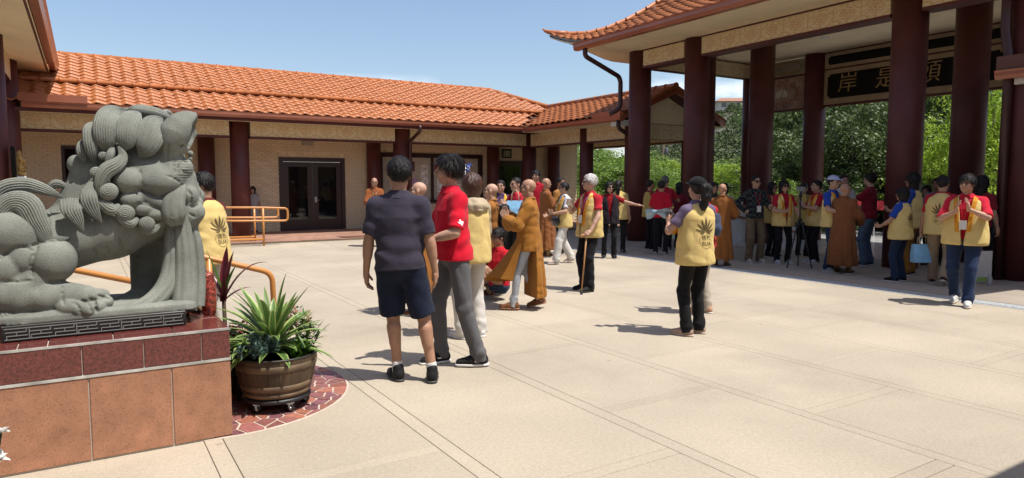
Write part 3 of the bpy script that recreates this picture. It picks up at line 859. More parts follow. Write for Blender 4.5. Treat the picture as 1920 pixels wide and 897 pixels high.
# ------------------------------------------------------------------ eave corner of the mirrored walkway at the right edge
rg = empty('walkway_eave', (13.6, 3.4, 0), 0, 'copper gutter corner of another walkway roof at the right edge', 'roof')
gutter('y', 12.80, -1, -2, 5.42, 3.29, rg, .14, .15)
W(MB().box((12.70, -2, 3.435), (12.90, 5.42, 3.66)), 'gutter_box', mat('copper_board', (.115, .042, .026), .5, var=.1), rg)
W(MB().box((12.82, -2, 3.20), (13.05, 5.2, 3.43)), 'soffit', M_white, rg)
W(MB().raw([(12.9, -2, 3.75), (12.9, 4.6, 3.75), (15.0, 4.6, 4.6), (15.0, -2, 4.6), (17.2, -2, 3.6), (17.2, 4.6, 3.6), (13.0, 4.6, 3.45), (17.1, 4.6, 3.45)], [(0, 1, 2, 3), (3, 2, 5, 4), (1, 6, 7, 5, 2)]), 'roof', M_tile, rg)
fix(rg)

# ------------------------------------------------------------------ main hall eave at the left edge
hall = empty('main_hall', (-3, 14, 0), 0, 'main hall with deep cream eave and maroon columns at the left edge', 'building')
HX = -.66
def hall_z(y): return 4.50+.012*max(0, y-20.5)**2
hy = list(np.linspace(-4, 17, 9))+list(np.linspace(17.6, 22.3, 10))
s = MB(); s.grid([[(HX+.02, y, hall_z(y)) for y in hy], [(-1.0, y, 4.53) for y in hy], [(-1.75, min(y, 21.2), 4.62) for y in hy]])
s.grid([[(HX-k*.5, 22.3, hall_z(22.3)-.0) for k in range(8)], [(-1.75-k*.4, 21.2, 4.62) for k in range(8)]])
W(s, 'soffit', M_cream, hall)
e = [(HX, y, hall_z(y)) for y in hy]
fb = MB(); fb.grid([[(x, y, z-.0) for x, y, z in e], [(x, y, z+.10) for x, y, z in e]]); fb.grid([[(x-.04, y, z+.10) for x, y, z in e], [(x-.04, y, z) for x, y, z in e]]); fb.grid([[(x-.04, y, z) for x, y, z in e], [(x, y, z) for x, y, z in e]])
W(fb, 'fascia', M_maroon, hall)
gu = MB()
for (dx, dz), (dx2, dz2) in zip(((.02, .06), (.16, .06), (.20, .14), (.20, .2), (.24, .24), (.0, .24)), ((.16, .06), (.20, .14), (.20, .2), (.24, .24), (.0, .24), (.02, .06))):
    gu.grid([[(x+dx, y, z+dz) for x, y, z in e], [(x+dx2, y, z+dz2) for x, y, z in e]])
W(gu, 'gutter', M_copper, hall)
rf = MB(); rf.grid([[(HX-.02+.1, y, hall_z(y)+.26) for y in hy], [(-2.2, min(y, 21), 5.5) for y in hy], [(-4.5, min(y, 19.5), 7.6) for y in hy]])
rf.grid([[(HX+.08-k*.6, 22.35, hall_z(22.3)+.26) for k in range(8)], [(-2.2-k*.4, 21, 5.5) for k in range(8)], [(-4.5-k*.3, 19.5, 7.6) for k in range(8)]])
W(rf, 'roof', M_tilebed, hall)
sp = []
for c in range(22):
    for r in range(3):
        y = 22.1-c*TW; t = .0+r*.24; sp.append(((HX+.06-t*.9, y, hall_z(y)+.31+t*.62), (0, 1, 0), (-1, 0, .62)))
lay_tiles(sp, [o for o in bpy.data.objects if o.parent is hall and o.name.startswith('roof')][0])
for y in (20.6, 17.2, 14.0, 10.8): column(-1.52, y, 4.62, .27, hall)
frieze('y', -1.52, 17.5, 20.3, 4.05, 4.56, .3, hall); frieze('y', -1.52, 14.3, 16.9, 4.05, 4.56, .3, hall)
W(MB().box((-6, -4, 0), (-5.8, 20, 4.6)), 'wall', M_brick, hall)
sk = MB(); sk.box((-1.22, 16.9, 1.05), (-1.14, 17.12, 2.35), bev=.02); W(sk, 'loudspeaker', M_black, hall)
fix(hall)

# ------------------------------------------------------------------ brick hall on the near side: its eave throws the shadow at the lower right corner
sh_ = empty('near_hall', (11, -2, 0), 0, 'brick hall behind the viewer whose eave shades the lower right corner', 'building')
W(MB().box((2.6, -3.2, 0), (24, -2.9, 3.4)), 'wall', M_brick, sh_)
W(MB().box((-9, -6.2, 0), (2.6, -5.9, 5.2)), 'wall', M_maroon, sh_)  # unseen wall, added so the left window pane reflects something dark
W(MB().raw([(2.4, .17, 3.48), (12.6, .17, 3.48), (14.6, -1.9, 4.5), (2.4, -1.9, 4.5), (2.4, -5, 3.4), (24, -5, 3.4), (24, -1.9, 4.5), (2.4, .17, 3.42), (12.6, .17, 3.42), (2.4, -2.9, 3.42), (24, -2.9, 3.42)], [(0, 1, 2, 3), (3, 2, 6, 5, 4), (7, 9, 10, 8), (0, 7, 8, 1)]), 'roof', M_tile, sh_)
gutter('x', .17, 1, 2.4, 12.6, 3.36, sh_)
for x in (3.2, 7.6, 12.0): column(x, -.75, 3.42, .26, sh_)
W(MB().box((2.6, -.9, 2.95), (12.3, -.6, 3.41)), 'beam', M_cream, sh_)
for x in (5, 9.2): W(MB().box((x, -2.89, .1), (x+1.8, -2.84, 2.4)), 'door', M_door, sh_)
fix(sh_)
# ------------------------------------------------------------------ soft solids: blended capsules and ellipsoids, meshed with surface nets
class Vox:
    def __init__(s, lo, hi, h):
        s.lo = np.array(lo, f4); s.h = h
        s.n = np.ceil((np.array(hi)-np.array(lo))/h).astype(int)+1
        s.ax = [(lo[i]+h*np.arange(s.n[i])).astype(f4) for i in range(3)]
        s.D = np.full(tuple(s.n), .2, f4)
    def put(s, prim, k=.02, op='u', pad=None):
        fn, lo, hi = prim
        pad = (k+.012+s.h*2) if pad is None else pad
        sl = []
        for i in range(3):
            a = max(0, int(math.floor((lo[i]-pad-s.lo[i])/s.h))); b = min(s.n[i], int(math.ceil((hi[i]+pad-s.lo[i])/s.h))+1)
            if b-a < 1: return s
            sl.append(slice(a, b))
        sl = tuple(sl)
        d = fn(s.ax[0][sl[0]][:, None, None], s.ax[1][sl[1]][None, :, None], s.ax[2][sl[2]][None, None, :])
        A = s.D[sl]
        if op == 'u':
            h = np.clip(.5+.5*(d-A)/k, 0, 1); s.D[sl] = d+(A-d)*h-k*h*(1-h)
        elif op == 's':
            h = np.clip(.5-.5*(d+A)/k, 0, 1); s.D[sl] = A+(-d-A)*h+k*h*(1-h)
        return s
    def cut(s, fn, k=.004):
        d = fn(s.ax[0][:, None, None], s.ax[1][None, :, None], s.ax[2][None, None, :])
        s.D = np.maximum(s.D, d).astype(f4); return s
    def disp(s, fn):
        s.D = (s.D+fn(s.ax[0][:, None, None], s.ax[1][None, :, None], s.ax[2][None, None, :])).astype(f4); return s
    def mesh(s):
        D = s.D.copy()
        for ax in range(3):     # keep it closed at the walls of the grid
            i = [slice(None)]*3
            for e in (0, -1):
                i[ax] = e; D[tuple(i)] = np.maximum(D[tuple(i)], .01)
        S = D < 0
        c = np.zeros(tuple(s.n-1), np.int8)
        offs = [(i, j, k) for i in (0, 1) for j in (0, 1) for k in (0, 1)]
        def sub(A, o): return A[tuple(slice(o[q], A.shape[q]-1+o[q]) for q in range(3))]
        for o in offs: c += sub(S, o)
        act = (c > 0) & (c < 8)
        ii = np.argwhere(act)
        if len(ii) == 0: return np.zeros((0, 3), f4), np.zeros((0, 4), np.int32)
        idx = np.full(act.shape, -1, np.int32); idx[act] = np.arange(len(ii))
        vals = np.stack([D[ii[:, 0]+o[0], ii[:, 1]+o[1], ii[:, 2]+o[2]] for o in offs], 1)
        acc = np.zeros((len(ii), 3), f4); cnt = np.zeros(len(ii), f4)
        oa = np.array(offs, f4)
        for a in range(8):
            for b in range(a+1, 8):
                if sum(abs(offs[a][q]-offs[b][q]) for q in range(3)) != 1: continue
                va, vb = vals[:, a], vals[:, b]
                m = (va < 0) != (vb < 0)
                t = np.where(m, va/np.where(m, va-vb, 1), 0)
                acc += np.where(m[:, None], oa[a]+t[:, None]*(oa[b]-oa[a]), 0); cnt += m
        V = s.lo+(ii+acc/cnt[:, None])*s.h
        Q = []
        for ax in range(3):
            b1, b2 = (ax+1) % 3, (ax+2) % 3
            sa = [slice(None)]*3; sb = [slice(None)]*3
            sa[ax] = slice(0, -1); sb[ax] = slice(1, None)
            e = S[tuple(sa)] != S[tuple(sb)]
            w = np.argwhere(e)
            w = w[(w[:, b1] > 0) & (w[:, b2] > 0) & (w[:, b1] < s.n[b1]-1) & (w[:, b2] < s.n[b2]-1)]
            if len(w) == 0: continue
            def cell(d1, d2):
                q = w.copy(); q[:, b1] += d1; q[:, b2] += d2
                return idx[q[:, 0], q[:, 1], q[:, 2]]
            q = np.stack([cell(-1, -1), cell(0, -1), cell(0, 0), cell(-1, 0)], 1)
            fl = ~S[w[:, 0], w[:, 1], w[:, 2]]
            q[fl] = q[fl][:, ::-1]
            Q.append(q)
        Q = np.concatenate(Q).astype(np.int32)
        Q = Q[(Q >= 0).all(1)]
        return V.astype(f4), Q
def join(parts):
    V = []; Q = []; n = 0
    for v, q in parts:
        V.append(v); Q.append(q+n); n += len(v)
    return np.concatenate(V), np.concatenate(Q)
def cap(a, b, ra, rb=None, sq=None):
    rb = ra if rb is None else rb
    a = np.array(a, float); b = np.array(b, float); ab = b-a; L2 = float(ab@ab)+1e-9
    def fn(X, Y, Z):
        px, py, pz = X-a[0], Y-a[1], Z-a[2]
        t = np.clip((px*ab[0]+py*ab[1]+pz*ab[2])/L2, 0, 1)
        return np.sqrt((px-t*ab[0])**2+(py-t*ab[1])**2+(pz-t*ab[2])**2)-(ra+(rb-ra)*t)
    r = max(ra, rb)
    return fn, np.minimum(a, b)-r, np.maximum(a, b)+r
def ccap(a, b, ra, rb):      # capsule with a flat far end (sleeves, trouser legs)
    fn0, lo, hi = cap(a, b, ra, rb)
    a = np.array(a, float); b = np.array(b, float); n = (b-a)/np.linalg.norm(b-a)
    return (lambda X, Y, Z: np.maximum(fn0(X, Y, Z), (X-b[0])*n[0]+(Y-b[1])*n[1]+(Z-b[2])*n[2])), lo, hi
def ell(c, r, R=None):
    c = np.array(c, float); r = np.array(r, float)
    if R is None: R = np.eye(3)
    R = np.array(R, float)
    def fn(X, Y, Z):
        p = (X-c[0], Y-c[1], Z-c[2])
        q = [R[0, i]*p[0]+R[1, i]*p[1]+R[2, i]*p[2] for i in range(3)]
        k0 = np.sqrt((q[0]/r[0])**2+(q[1]/r[1])**2+(q[2]/r[2])**2)
        k1 = np.sqrt((q[0]/r[0]**2)**2+(q[1]/r[1]**2)**2+(q[2]/r[2]**2)**2)+1e-6
        return k0*(k0-1)/k1
    ext = np.sqrt(((R*r)**2).sum(1))
    return fn, c-ext, c+ext
def loft(zk, ak, bk, yk=None, xk=None, p=2.0):
    zk = np.array(zk); ak = np.array(ak); bk = np.array(bk)
    yk = np.zeros(len(zk)) if yk is None else np.array(yk); xk = np.zeros(len(zk)) if xk is None else np.array(xk)
    def fn(X, Y, Z):
        z = Z.ravel(); a = np.interp(z, zk, ak)[None, None, :]; b = np.interp(z, zk, bk)[None, None, :]
        yo = np.interp(z, zk, yk)[None, None, :]; xo = np.interp(z, zk, xk)[None, None, :]
        if p == 2.0: q = np.sqrt(((X-xo)/a)**2+((Y-yo)/b)**2)
        else: q = (np.abs((X-xo)/a)**p+np.abs((Y-yo)/b)**p)**(1/p)
        d = (q-1)*np.minimum(a, b)
        return np.maximum(d, np.maximum(Z-zk[-1], zk[0]-Z)).astype(f4)
    return fn, (min(xk-ak), min(yk-bk), zk[0]), (max(xk+ak), max(yk+bk), zk[-1])
def waves(seed, f=14., amp=.006, stretch=(1, 1, 1), ridge=False):
    r = np.random.RandomState(seed); W_ = r.normal(size=(4, 3)); W_ /= np.linalg.norm(W_, axis=1)[:, None]
    W_ *= np.array(stretch)*f*np.array([1, 1.4, .7, 2.0])[:, None]; ph = r.uniform(0, 6.28, 4)
    U_ = r.normal(size=(4, 3))*f*.45
    def fn(X, Y, Z):
        o = 0
        for i in range(4):
            s = np.sin(W_[i, 0]*X+W_[i, 1]*Y+W_[i, 2]*Z+ph[i]+1.3*np.sin(U_[i, 0]*X+U_[i, 1]*Y+U_[i, 2]*Z))
            if ridge: s = 1-2*np.abs(s)
            o = o+s*(1, .8, .9, .5)[i]
        return (o*amp*.45).astype(f4)
    return fn
def rotz(a): c, s = math.cos(a), math.sin(a); return np.array([[c, -s, 0], [s, c, 0], [0, 0, 1.]])
def rotx(a): c, s = math.cos(a), math.sin(a); return np.array([[1, 0, 0], [0, c, -s], [0, s, c]])
def roty(a): c, s = math.cos(a), math.sin(a); return np.array([[c, 0, s], [0, 1, 0], [-s, 0, c]])
def unit(v): v = np.array(v, float); return v/(np.linalg.norm(v)+1e-9)
# ------------------------------------------------------------------ people
def cloth(col, rough=.85, bump=.35, var=.07, scale=9, bs=260):
    col = tuple(c*.84 for c in col)
    return mat('cloth_%d_%d_%d' % tuple(int(c*255*4) for c in col), col, rough, var=var, scale=scale, bump=bump, bscale=bs, spec=.12, wrinkle=.6)
def plaid():
    m = cloth((.018, .020, .024)); t = m.node_tree; N = t.nodes; L = t.links
    if 'plaid' in N: return m
    c = N.new('ShaderNodeTexCoord'); k = N.new('ShaderNodeTexChecker'); k.name = 'plaid'; k.inputs['Scale'].default_value = 18; k.inputs['Color1'].default_value = (.008, .009, .012, 1); k.inputs['Color2'].default_value = (.045, .055, .05, 1)
    L.new(c.outputs['Object'], k.inputs['Vector']); L.new(k.outputs['Color'], N['Principled BSDF'].inputs['Base Color']); return m
def skin(col=(.46, .26, .175)): return mat('skin_%d' % int(col[0]*1000), tuple(c*.88 for c in col), .58, var=.10, scale=14, bump=.06, bscale=300, sss=.12)
SK = [(.48, .275, .185), (.43, .235, .15), (.52, .31, .215), (.38, .20, .13)]
M_hair = mat('black_hair', (.010, .0075, .007), .5, spec=.3, var=.3, scale=90, bump=.5, bscale=240, stretch=(1, 1, .25))
M_hairb = mat('brown_hair', (.075, .030, .018), .36, var=.35, scale=90, bump=.5, bscale=240, stretch=(1, 1, .2))
M_hairw = mat('white_hair', (.62, .60, .57), .6, var=.12, scale=60, bump=.5, bscale=200)
M_hairg = mat('grey_hair', (.10, .095, .09), .5, var=.3, scale=80, bump=.5, bscale=220)
M_eye = mat('eye', (.012, .008, .006), .15)
M_lip = mat('lip', (.36, .13, .10), .5)
M_teeth = mat('teeth', (.75, .72, .66), .4)
M_lens = mat('lens_dark', (.010, .008, .008), .12)
M_frame = mat('spectacle_frame', (.02, .015, .012), .35)
YEL = (.74, .555, .215); REDP = (.58, .018, .030); ROBE = (.335, .135, .032); ROBE2 = (.28, .105, .036)
NAVY = (.022, .030, .062)
# right-hand presets: wrist, elbow pole, hand direction, palm normal, curl
ARM = {
 'down': ((.275, .03, .845), (.35, -1, 0), (-.02, .16, -1), (-1, 0, 0), .55),
 'downb': ((.285, -.03, .85), (.35, -1, 0), (-.05, .05, -1), (-1, 0, 0), .7),
 'clap': ((.050, .30, 1.20), (1, -.3, -.9), (-.15, .45, .9), (-1, 0, .1), .15),
 'pray': ((.035, .28, 1.24), (1, -.2, -.7), (-.05, .42, .9), (-1, 0, 0), .05),
 'wide': ((.12, .30, 1.24), (1, -.3, -.8), (-.2, .5, .85), (-1, 0, .1), .2),
 'hold': ((.16, .30, 1.10), (.8, -.4, -1), (-.3, .9, .35), (-.6, 0, .8), .8),
 'front': ((.08, .26, .98), (1, -.4, -.3), (-.8, .5, -.3), (0, -.6, .6), .5),
 'phone': ((.10, .34, 1.36), (.8, -.1, -1), (-.3, .35, .9), (-.7, .7, 0), .9),
 'high': ((.12, .30, 1.46), (.9, -.1, -.9), (-.3, .3, .9), (-.7, .7, 0), .7),
 'cane': ((.27, .20, .93), (.5, -1, .2), (-.15, .85, -.55), (-.5, -.3, -.8), 1.0),
 'point': ((.60, .30, 1.27), (.3, -.3, -1), (.95, .30, -.08), (0, .2, -1), .25),
 'mid': ((.19, .30, 1.03), (.7, -.7, -.5), (-.2, .95, .05), (-.9, 0, .3), .5),
 'hip': ((.21, .02, 1.04), (1, -.6, .2), (-.9, .3, -.3), (-.2, -1, 0), .5),
 'bag': ((.29, .02, .82), (.3, -1, 0), (0, .05, -1), (-1, 0, 0), 1.2),
 'reach': ((.10, .50, 1.10), (.8, -.2, -1), (-.1, .98, .1), (-.9, 0, .3), .35),
}
def ik(S, T, l1, l2, pole):
    S = np.array(S, float); T = np.array(T, float); d = T-S; L = np.linalg.norm(d)
    if L > (l1+l2)*.995: T = S+d/L*(l1+l2)*.995; d = T-S; L = np.linalg.norm(d)
    a = (l1*l1-l2*l2+L*L)/(2*L); h = math.sqrt(max(0, l1*l1-a*a)); n = d/L
    p = np.array(pole, float); p = p-n*(p@n); p = unit(p)
    return S+n*a+p*h, T
def hand_prims(wr, hd, pn, curl, side, fat=1.):
    """palm, four bent fingers of different lengths, and a thumb from the side of the palm"""
    hd = unit(hd); pn = np.array(pn, float); pn = unit(pn-hd*(pn@hd)); lat = np.cross(hd, pn)*side      # lat points to the thumb side
    lat = -lat if False else lat
    out = []
    out.append((cap(wr-hd*.01, wr+hd*.035, .024*fat, .026*fat), .012))
    for q in (-.026, -.009, .009, .026):
        out.append((cap(wr+hd*.02+lat*q*.7, wr+hd*.078+lat*q, .0155*fat, .0135*fat), .012))
    for i, (q, ln) in enumerate(((.029, .066), (.0100, .076), (-.0095, .071), (-.028, .055))):
        p = wr+hd*.088+lat*q
        ang = curl*.55+.04*i; d1 = unit(hd*math.cos(ang)+pn*math.sin(ang)+lat*q*2.2)
        p1 = p+d1*ln*.5
        ang2 = ang+curl*.9+.08; d2 = unit(hd*math.cos(ang2)+pn*math.sin(ang2)+lat*q*1.2)
        p2 = p1+d2*ln*.5
        r = .0088*fat
        out.append((cap(p, p1, r*1.06, r*.98), .003)); out.append((cap(p1, p2, r*.98, r*.80), .003))
    t0 = wr+hd*.028+lat*.026; t1 = t0+unit(hd*.75+lat*.75+pn*.35)*.042; t2 = t1+unit(hd*.95+lat*.25+pn*.35*(1+curl))*.032
    out.append((cap(t0, t1, .0135*fat, .0108*fat), .008)); out.append((cap(t1, t2, .0105*fat, .0088*fat), .003))
    return out, wr+hd*.085+pn*.03

EMB_CACHE = {}
def emblem_2d():
    """lotus over an open ring with the lettering: list of flat polygons (x, z) about 1 high"""
    if 'e' in EMB_CACHE: return EMB_CACHE['e']
    V = []; Fs = []
    def poly_strip(P, w):
        b = len(V); n = len(P)
        for i, (x, z) in enumerate(P):
            t = np.array(P[min(i+1, n-1)])-np.array(P[max(i-1, 0)]); t = t/(np.linalg.norm(t)+1e-9)
            ww = w(i/(n-1)) if callable(w) else w
            V.append((x-t[1]*ww, z+t[0]*ww)); V.append((x+t[1]*ww, z-t[0]*ww))
        for i in range(n-1): Fs.append((b+2*i, b+2*i+1, b+2*i+3, b+2*i+2))
    def petal(a, l, w, z0=.02):
        w = w*.72
        c = np.array([0, z0]); d = np.array([math.sin(a), math.cos(a)]); n = np.array([d[1], -d[0]])
        P = [tuple(c+d*(t*l+.03)+n*.04*math.sin(a)*math.sin(3*t)) for t in np.linspace(0, 1, 7)]
        poly_strip(P, lambda t: w*math.sin(math.pi*min(1, t*.92+.05))**.8+.002)
    for a, l, w in ((0, .46, .062), (-.42, .42, .05), (.42, .42, .05), (-.85, .40, .046), (.85, .40, .046), (-1.32, .36, .045), (1.32, .36, .045), (-1.75, .22, .03), (1.75, .22, .03)): petal(a, l, w)
    ring = [(.27*math.sin(a), -.30-.27*math.cos(a)*.98) for a in np.linspace(-2.45, 2.45, 26)]
    poly_strip(ring, .006)
    poly_strip([(0.0, .0), (.03, -.08), (.09, -.16)], .008)
    for body, sz, z in (('佛光', .20, -.20), ('BLIA', .20, -.40)):
        tv, tf = text_geo(body, sz)
        if len(tv):
            b = len(V)
            for q in tv: V.append((q[0], q[1]+z))
            for f in tf: Fs.append(tuple(b+i for i in f))
    EMB_CACHE['e'] = (np.array(V), Fs); return EMB_CACHE['e']
M_emb = mat('emblem_print', (.105, .070, .022), .8)
M_embw = mat('white_print', (.8, .78, .76), .7)
def project(V2, Fs, surf, y_from, ctr, size, name, m, parent, mirror=1):
    """print flat artwork on a garment: every vertex drops on to the cloth"""
    Vs, Qs = surf
    bvh = BVHTree.FromPolygons([tuple(v) for v in Vs.astype(float)], [tuple(int(i) for i in q) for q in Qs])
    out = []; d = Vector((0, -1 if y_from > 0 else 1, 0))
    ok = []
    for x, z in V2:
        o = Vector((ctr[0]+x*size*mirror, y_from, ctr[1]+z*size)); h = bvh.ray_cast(o, d)
        if h[0] is None: ok.append(False); out.append((o.x, 0, o.z))
        else: ok.append(True); p = h[0]-d*.0035; out.append(tuple(p))
    Fs = [f for f in Fs if all(ok[i] for i in f)]
    if not Fs: return None
    return add(name, np_mesh(name, np.array(out), Fs, m, False), parent)

PEOPLE = {}
def strands(V, Q, hc, hp, style, seed, n, fw_=1.):
    """thin flat locks laid over the hair mass so that it does not read as a helmet"""
    r = np.random.RandomState(seed); cr_ = hp(0, -.035, .14)
    ii = r.choice(len(V), n); P = V[ii].astype(float); c = hc+np.array([0, 0, .0])
    N_ = P-c; N_ /= np.linalg.norm(N_, axis=1)[:, None]+1e-9
    F = (P-cr_); F[:, 2] -= .05; F += r.normal(size=F.shape)*(.05 if style in ('thick', 'boy') else .02)
    L = {'short': .030, 'thin': .025, 'cap': .03, 'thick': .055, 'boy': .045, 'bob': .07, 'long': .09, 'tail': .05}[style]
    lift = {'short': .10, 'thick': .22, 'boy': .16}.get(style, .02)
    rows = []; p = P+N_*.001
    for k in range(5):
        t = k/4; w = .0032*fw_*(1-t*.85)
        F = F-N_*(F*N_).sum(1)[:, None]; F /= np.linalg.norm(F, axis=1)[:, None]+1e-9
        sd = np.cross(N_, F); rows.append(p-sd*w); rows.append(p+sd*w)
        p = p+(F+N_*lift*(1.2-t))*L/4; F[:, 2] -= .25; N_ = p-c; N_ /= np.linalg.norm(N_, axis=1)[:, None]+1e-9
    A = np.stack(rows, 1); b = (np.arange(n)*10)[:, None]+len(V)
    Fq = np.concatenate([b+np.array([2*k, 2*k+1, 2*k+3, 2*k+2]) for k in range(4)])
    return np.concatenate([V, A.reshape(-1, 3).astype(f4)]), np.concatenate([Q, Fq.astype(np.int32)])
def person(label, pos, H=1.70, face=0., group=None, w=1., b=1., sk=0, L='down', R='down', feet=None, head=(0, 0), hair='short', hcol=None, gl=None, smile=False,
           top='polo', tcol=REDP, sleeve=.72, vest=None, vopen=True, sash=False, bottom='trousers', bcol=(.012, .012, .014), lw=1., shoe=(.02, .02, .02), sole=(.55, .54, .5), hem=.90,
           emb=None, badge=None, q=1, seed=1, collar=True, capcol=None, hood=False, lean=0., mask=False, crop=False, pose=None, z0=0., stole=None):
    """local frame: +Y is the way the person faces, +X their right. Built at 1.75 m, scaled to H. face: clockwise angle from looking straight away from the camera"""
    s = H/1.75
    pos = np.array(pos, float)
    az = math.atan2(pos[0], pos[1])+math.radians(face)
    root = empty('person', (pos[0], pos[1], z0), -az, label, 'person', group)
    PEOPLE[label] = root
    vb = (.011, .015, .020, .026)[q]; vh = (.0062, .009, .013, .017)[q]; vn = (.0045, .0065, .010, .014)[q]; fat = (1, 1.05, 1.2, 1.45)[q]
    vg = (.0075, .0115, .018, .025)[q]
    msk = skin(SK[sk])
    def fin(name, VQ, m, parent=root, smooth=True):
        V, Q = VQ
        if len(Q) == 0: return None
        V = V.astype(float).copy()
        if lean: V[:, 1] += np.clip(V[:, 2]-.9, 0, 2)*math.tan(lean)
        V = V*s
        return add(name, np_mesh(name, V, Q, m, smooth), parent)
    if feet is None: feet = ((-.115, .02, .15, 0), (.115, .0, -.15, 0))
    HZ = .93
    lower = 0. if pose is None else pose.get('drop', 0.)
    hipz = HZ-lower
    legs = []
    for sd, (fx, fy, fyaw, lift) in ((-1, feet[0]), (1, feet[1])):
        hip = np.array([sd*.092*b, 0, hipz]); ank = np.array([fx, fy, .085+lift])
        kp = (sd*.12, 1, 0) if pose is None else pose.get('knee', (sd*.3, 1, .4))
        kn, ank = ik(hip, ank, .435, .425, kp)
        legs.append((hip, kn, ank, fyaw, lift, fy))
    up = -lower
    arms = []
    for sd, pr in ((-1, L), (1, R)):
        P = ARM[pr] if isinstance(pr, str) else pr
        mx = np.array([sd, 1, 1.])
        wr = np.array(P[0])*mx; wr[2] += up
        sh = np.array([sd*.163*w, -.012, 1.392+up])
        el, wr = ik(sh, wr, .285, .25, np.array(P[1])*mx)
        arms.append((sd, sh, el, wr, np.array(P[2])*mx, np.array(P[3])*mx, P[4]))
    # ---- body: one continuous skin
    parts = []
    bx = np.concatenate([[a[1], a[2], a[3]] for a in arms]+[[l[0], l[1], l[2]] for l in legs])
    lo = np.minimum(bx.min(0)-.12, (-.25, -.16, 0)); hi = np.maximum(bx.max(0)+.12, (.25, .16, 1.56+up)); hi[2] = max(1.56+up, bx[:, 2].max()+.1); lo[2] = -.02
    vx = Vox(lo, hi, vb)
    vx.put(loft([hipz-.06, hipz+.10, 1.28+up, 1.40+up, 1.45+up], [.125*b, .112*b, .14*w, .14*w, .07], [.085*b, .08*b, .09*b, .075, .06]), .03)
    vx.put(cap((0, -.012, 1.40+up), (0, .006, 1.55+up), .060, .054), .03)
    for sd, sh, el, wr, hd, pn, cu in arms:
        vx.put(cap(sh, el, .047*(.5+.5*b), .038), .03); vx.put(cap(el, wr, .039, .0255), .015); vx.put(cap(el+(wr-el)*.15, el+(wr-el)*.45, .041, .034), .02)
    for hip, kn, ank, *_ in legs:
        lr = .72 if top == 'robe' else 1.
        vx.put(cap(hip, kn, .082*lr, .052*lr), .03); vx.put(cap(kn, ank, .050*lr, .036*lr), .02)
        if bottom == 'shorts':
            bk = np.array([0, -.022, 0]); vx.put(cap(kn+(ank-kn)*.2+bk, kn+(ank-kn)*.48+bk, .053, .038), .03)
    parts.append(vx.mesh())
    for sd, sh, el, wr, hd, pn, cu in arms:
        pr, _ = hand_prims(wr, hd, pn, cu, sd, fat)
        ps = np.array([p[0][1] for p in pr]).min(0), np.array([p[0][2] for p in pr]).max(0)
        hv = Vox(ps[0]-.012, ps[1]+.012, vn)
        for p, k in pr: hv.put(p, k)
        parts.append(hv.mesh())
    # head
    Rh = rotz(-math.radians(head[0]))@rotx(math.radians(head[1]))
    hc = np.array([0, .012, 1.635+up])
    hp = lambda x, y, z: hc+Rh@np.array([x, y, z])
    hv = Vox(hc-(.125, .145, .165), hc+(.125, .145, .135), vh)
    E = lambda x, y, z, rx, ry, rz, k: hv.put(ell(hp(x, y, z), (rx, ry, rz), Rh), k)
    E(0, -.012, .030, .0755, .096, .087, .02); E(0, .030, -.040, .056, .060, .076, .03); E(0, .066, -.088, .026, .024, .022, .02)
    hv.put(cap(hp(-.036, .078, .022), hp(.036, .078, .022), .012), .018)
    for sd in (-1, 1):
        E(sd*.040, .058, -.028, .026, .028, .026, .02)
        hv.put(ell(hp(sd*.031, .099, .004), (.017, .012, .011), Rh), .010, 's')
        E(sd*.078, -.004, -.006, .010, .024, .034, .006)
        E(sd*.052, .012, -.066, .014, .03, .03, .03)
    hv.put(cap(hp(0, .090, .012), hp(0, .112, -.024), .0085, .0125), .008); E(0, .106, -.028, .017, .011, .009, .006)
    hv.put(cap(hp(-.017, .085, -.062), hp(.017, .085, -.062), .009), .01)
    hv.put(cap(hp(0, -.01, -.08), (0, -.004, 1.50+up), .057, .055), .02)
    parts.append(hv.mesh())
    fin('body', join(parts), msk)
    if q < 3:
        for sd in (-1, 1):
            if gl != 'dark':
                m = MB(); c = hp(sd*.031, .0885, .004); U = Rh@np.array([1, 0, 0])
                m.tube([tuple((c+U*t)*s) for t in (-.014, -.008, 0, .008, .014)], [.001, .0055*s, .0075*s, .0055*s, .001], 6, 0); m.build('eye', M_eye, root)
            m = MB(); m.tube([tuple(hp(sd*x, y, z)*s) for x, y, z in ((.014, .097, .024), (.03, .095, .030), (.05, .080, .025))], [.003*s, .0045*s, .002*s], 5)
            if hair != 'bald' or q < 2: m.build('eyebrow', M_hair if hcol is not M_hairw else M_hairw, root)
        m = MB(); yy = .0945
        m.tube([tuple(hp(x, yy-abs(x)*.35, -.064+(abs(x)*.35 if smile else 0))*s) for x in (-.024, -.012, 0, .012, .024)], [.002*s, .0055*s, .006*s, .0055*s, .002*s], 6); m.build('lips', M_lip, root)
        if smile:
            m = MB(); m.tube([tuple(hp(x, yy+.004-abs(x)*.35, -.063+abs(x)*.3)*s) for x in (-.017, 0, .017)], [.002*s, .0042*s, .002*s], 6); m.build('teeth', M_teeth, root)
    # ---- hair
    if hair != 'bald':
        hm = hcol or M_hair; th = {'short': .013, 'thick': .020, 'boy': .018, 'bob': .022, 'long': .018, 'tail': .012, 'cap': .012, 'thin': .008}[hair]
        hz = .30 if hair == 'long' else .20
        hv = Vox(hc-(.14, .16, hz), hc+(.14, .15, .15), vh*1.05)
        hv.put(ell(hp(0, -.014, .032), (.0755+th, .096+th, .087+th), Rh), .02)
        if hair in ('bob', 'long'):
            dz = -.10 if hair == 'bob' else -.20
            hv.put(ell(hp(0, -.030, dz*.45), (.092, .085, -dz+.02), Rh), .05)
        hv.disp(waves(seed, 60, .0065 if hair in ('thick', 'boy') else .0035, (1, 1, .45), True))
        if hair == 'thick': hv.disp(waves(seed+3, 26, .012, (1, 1, .6)))
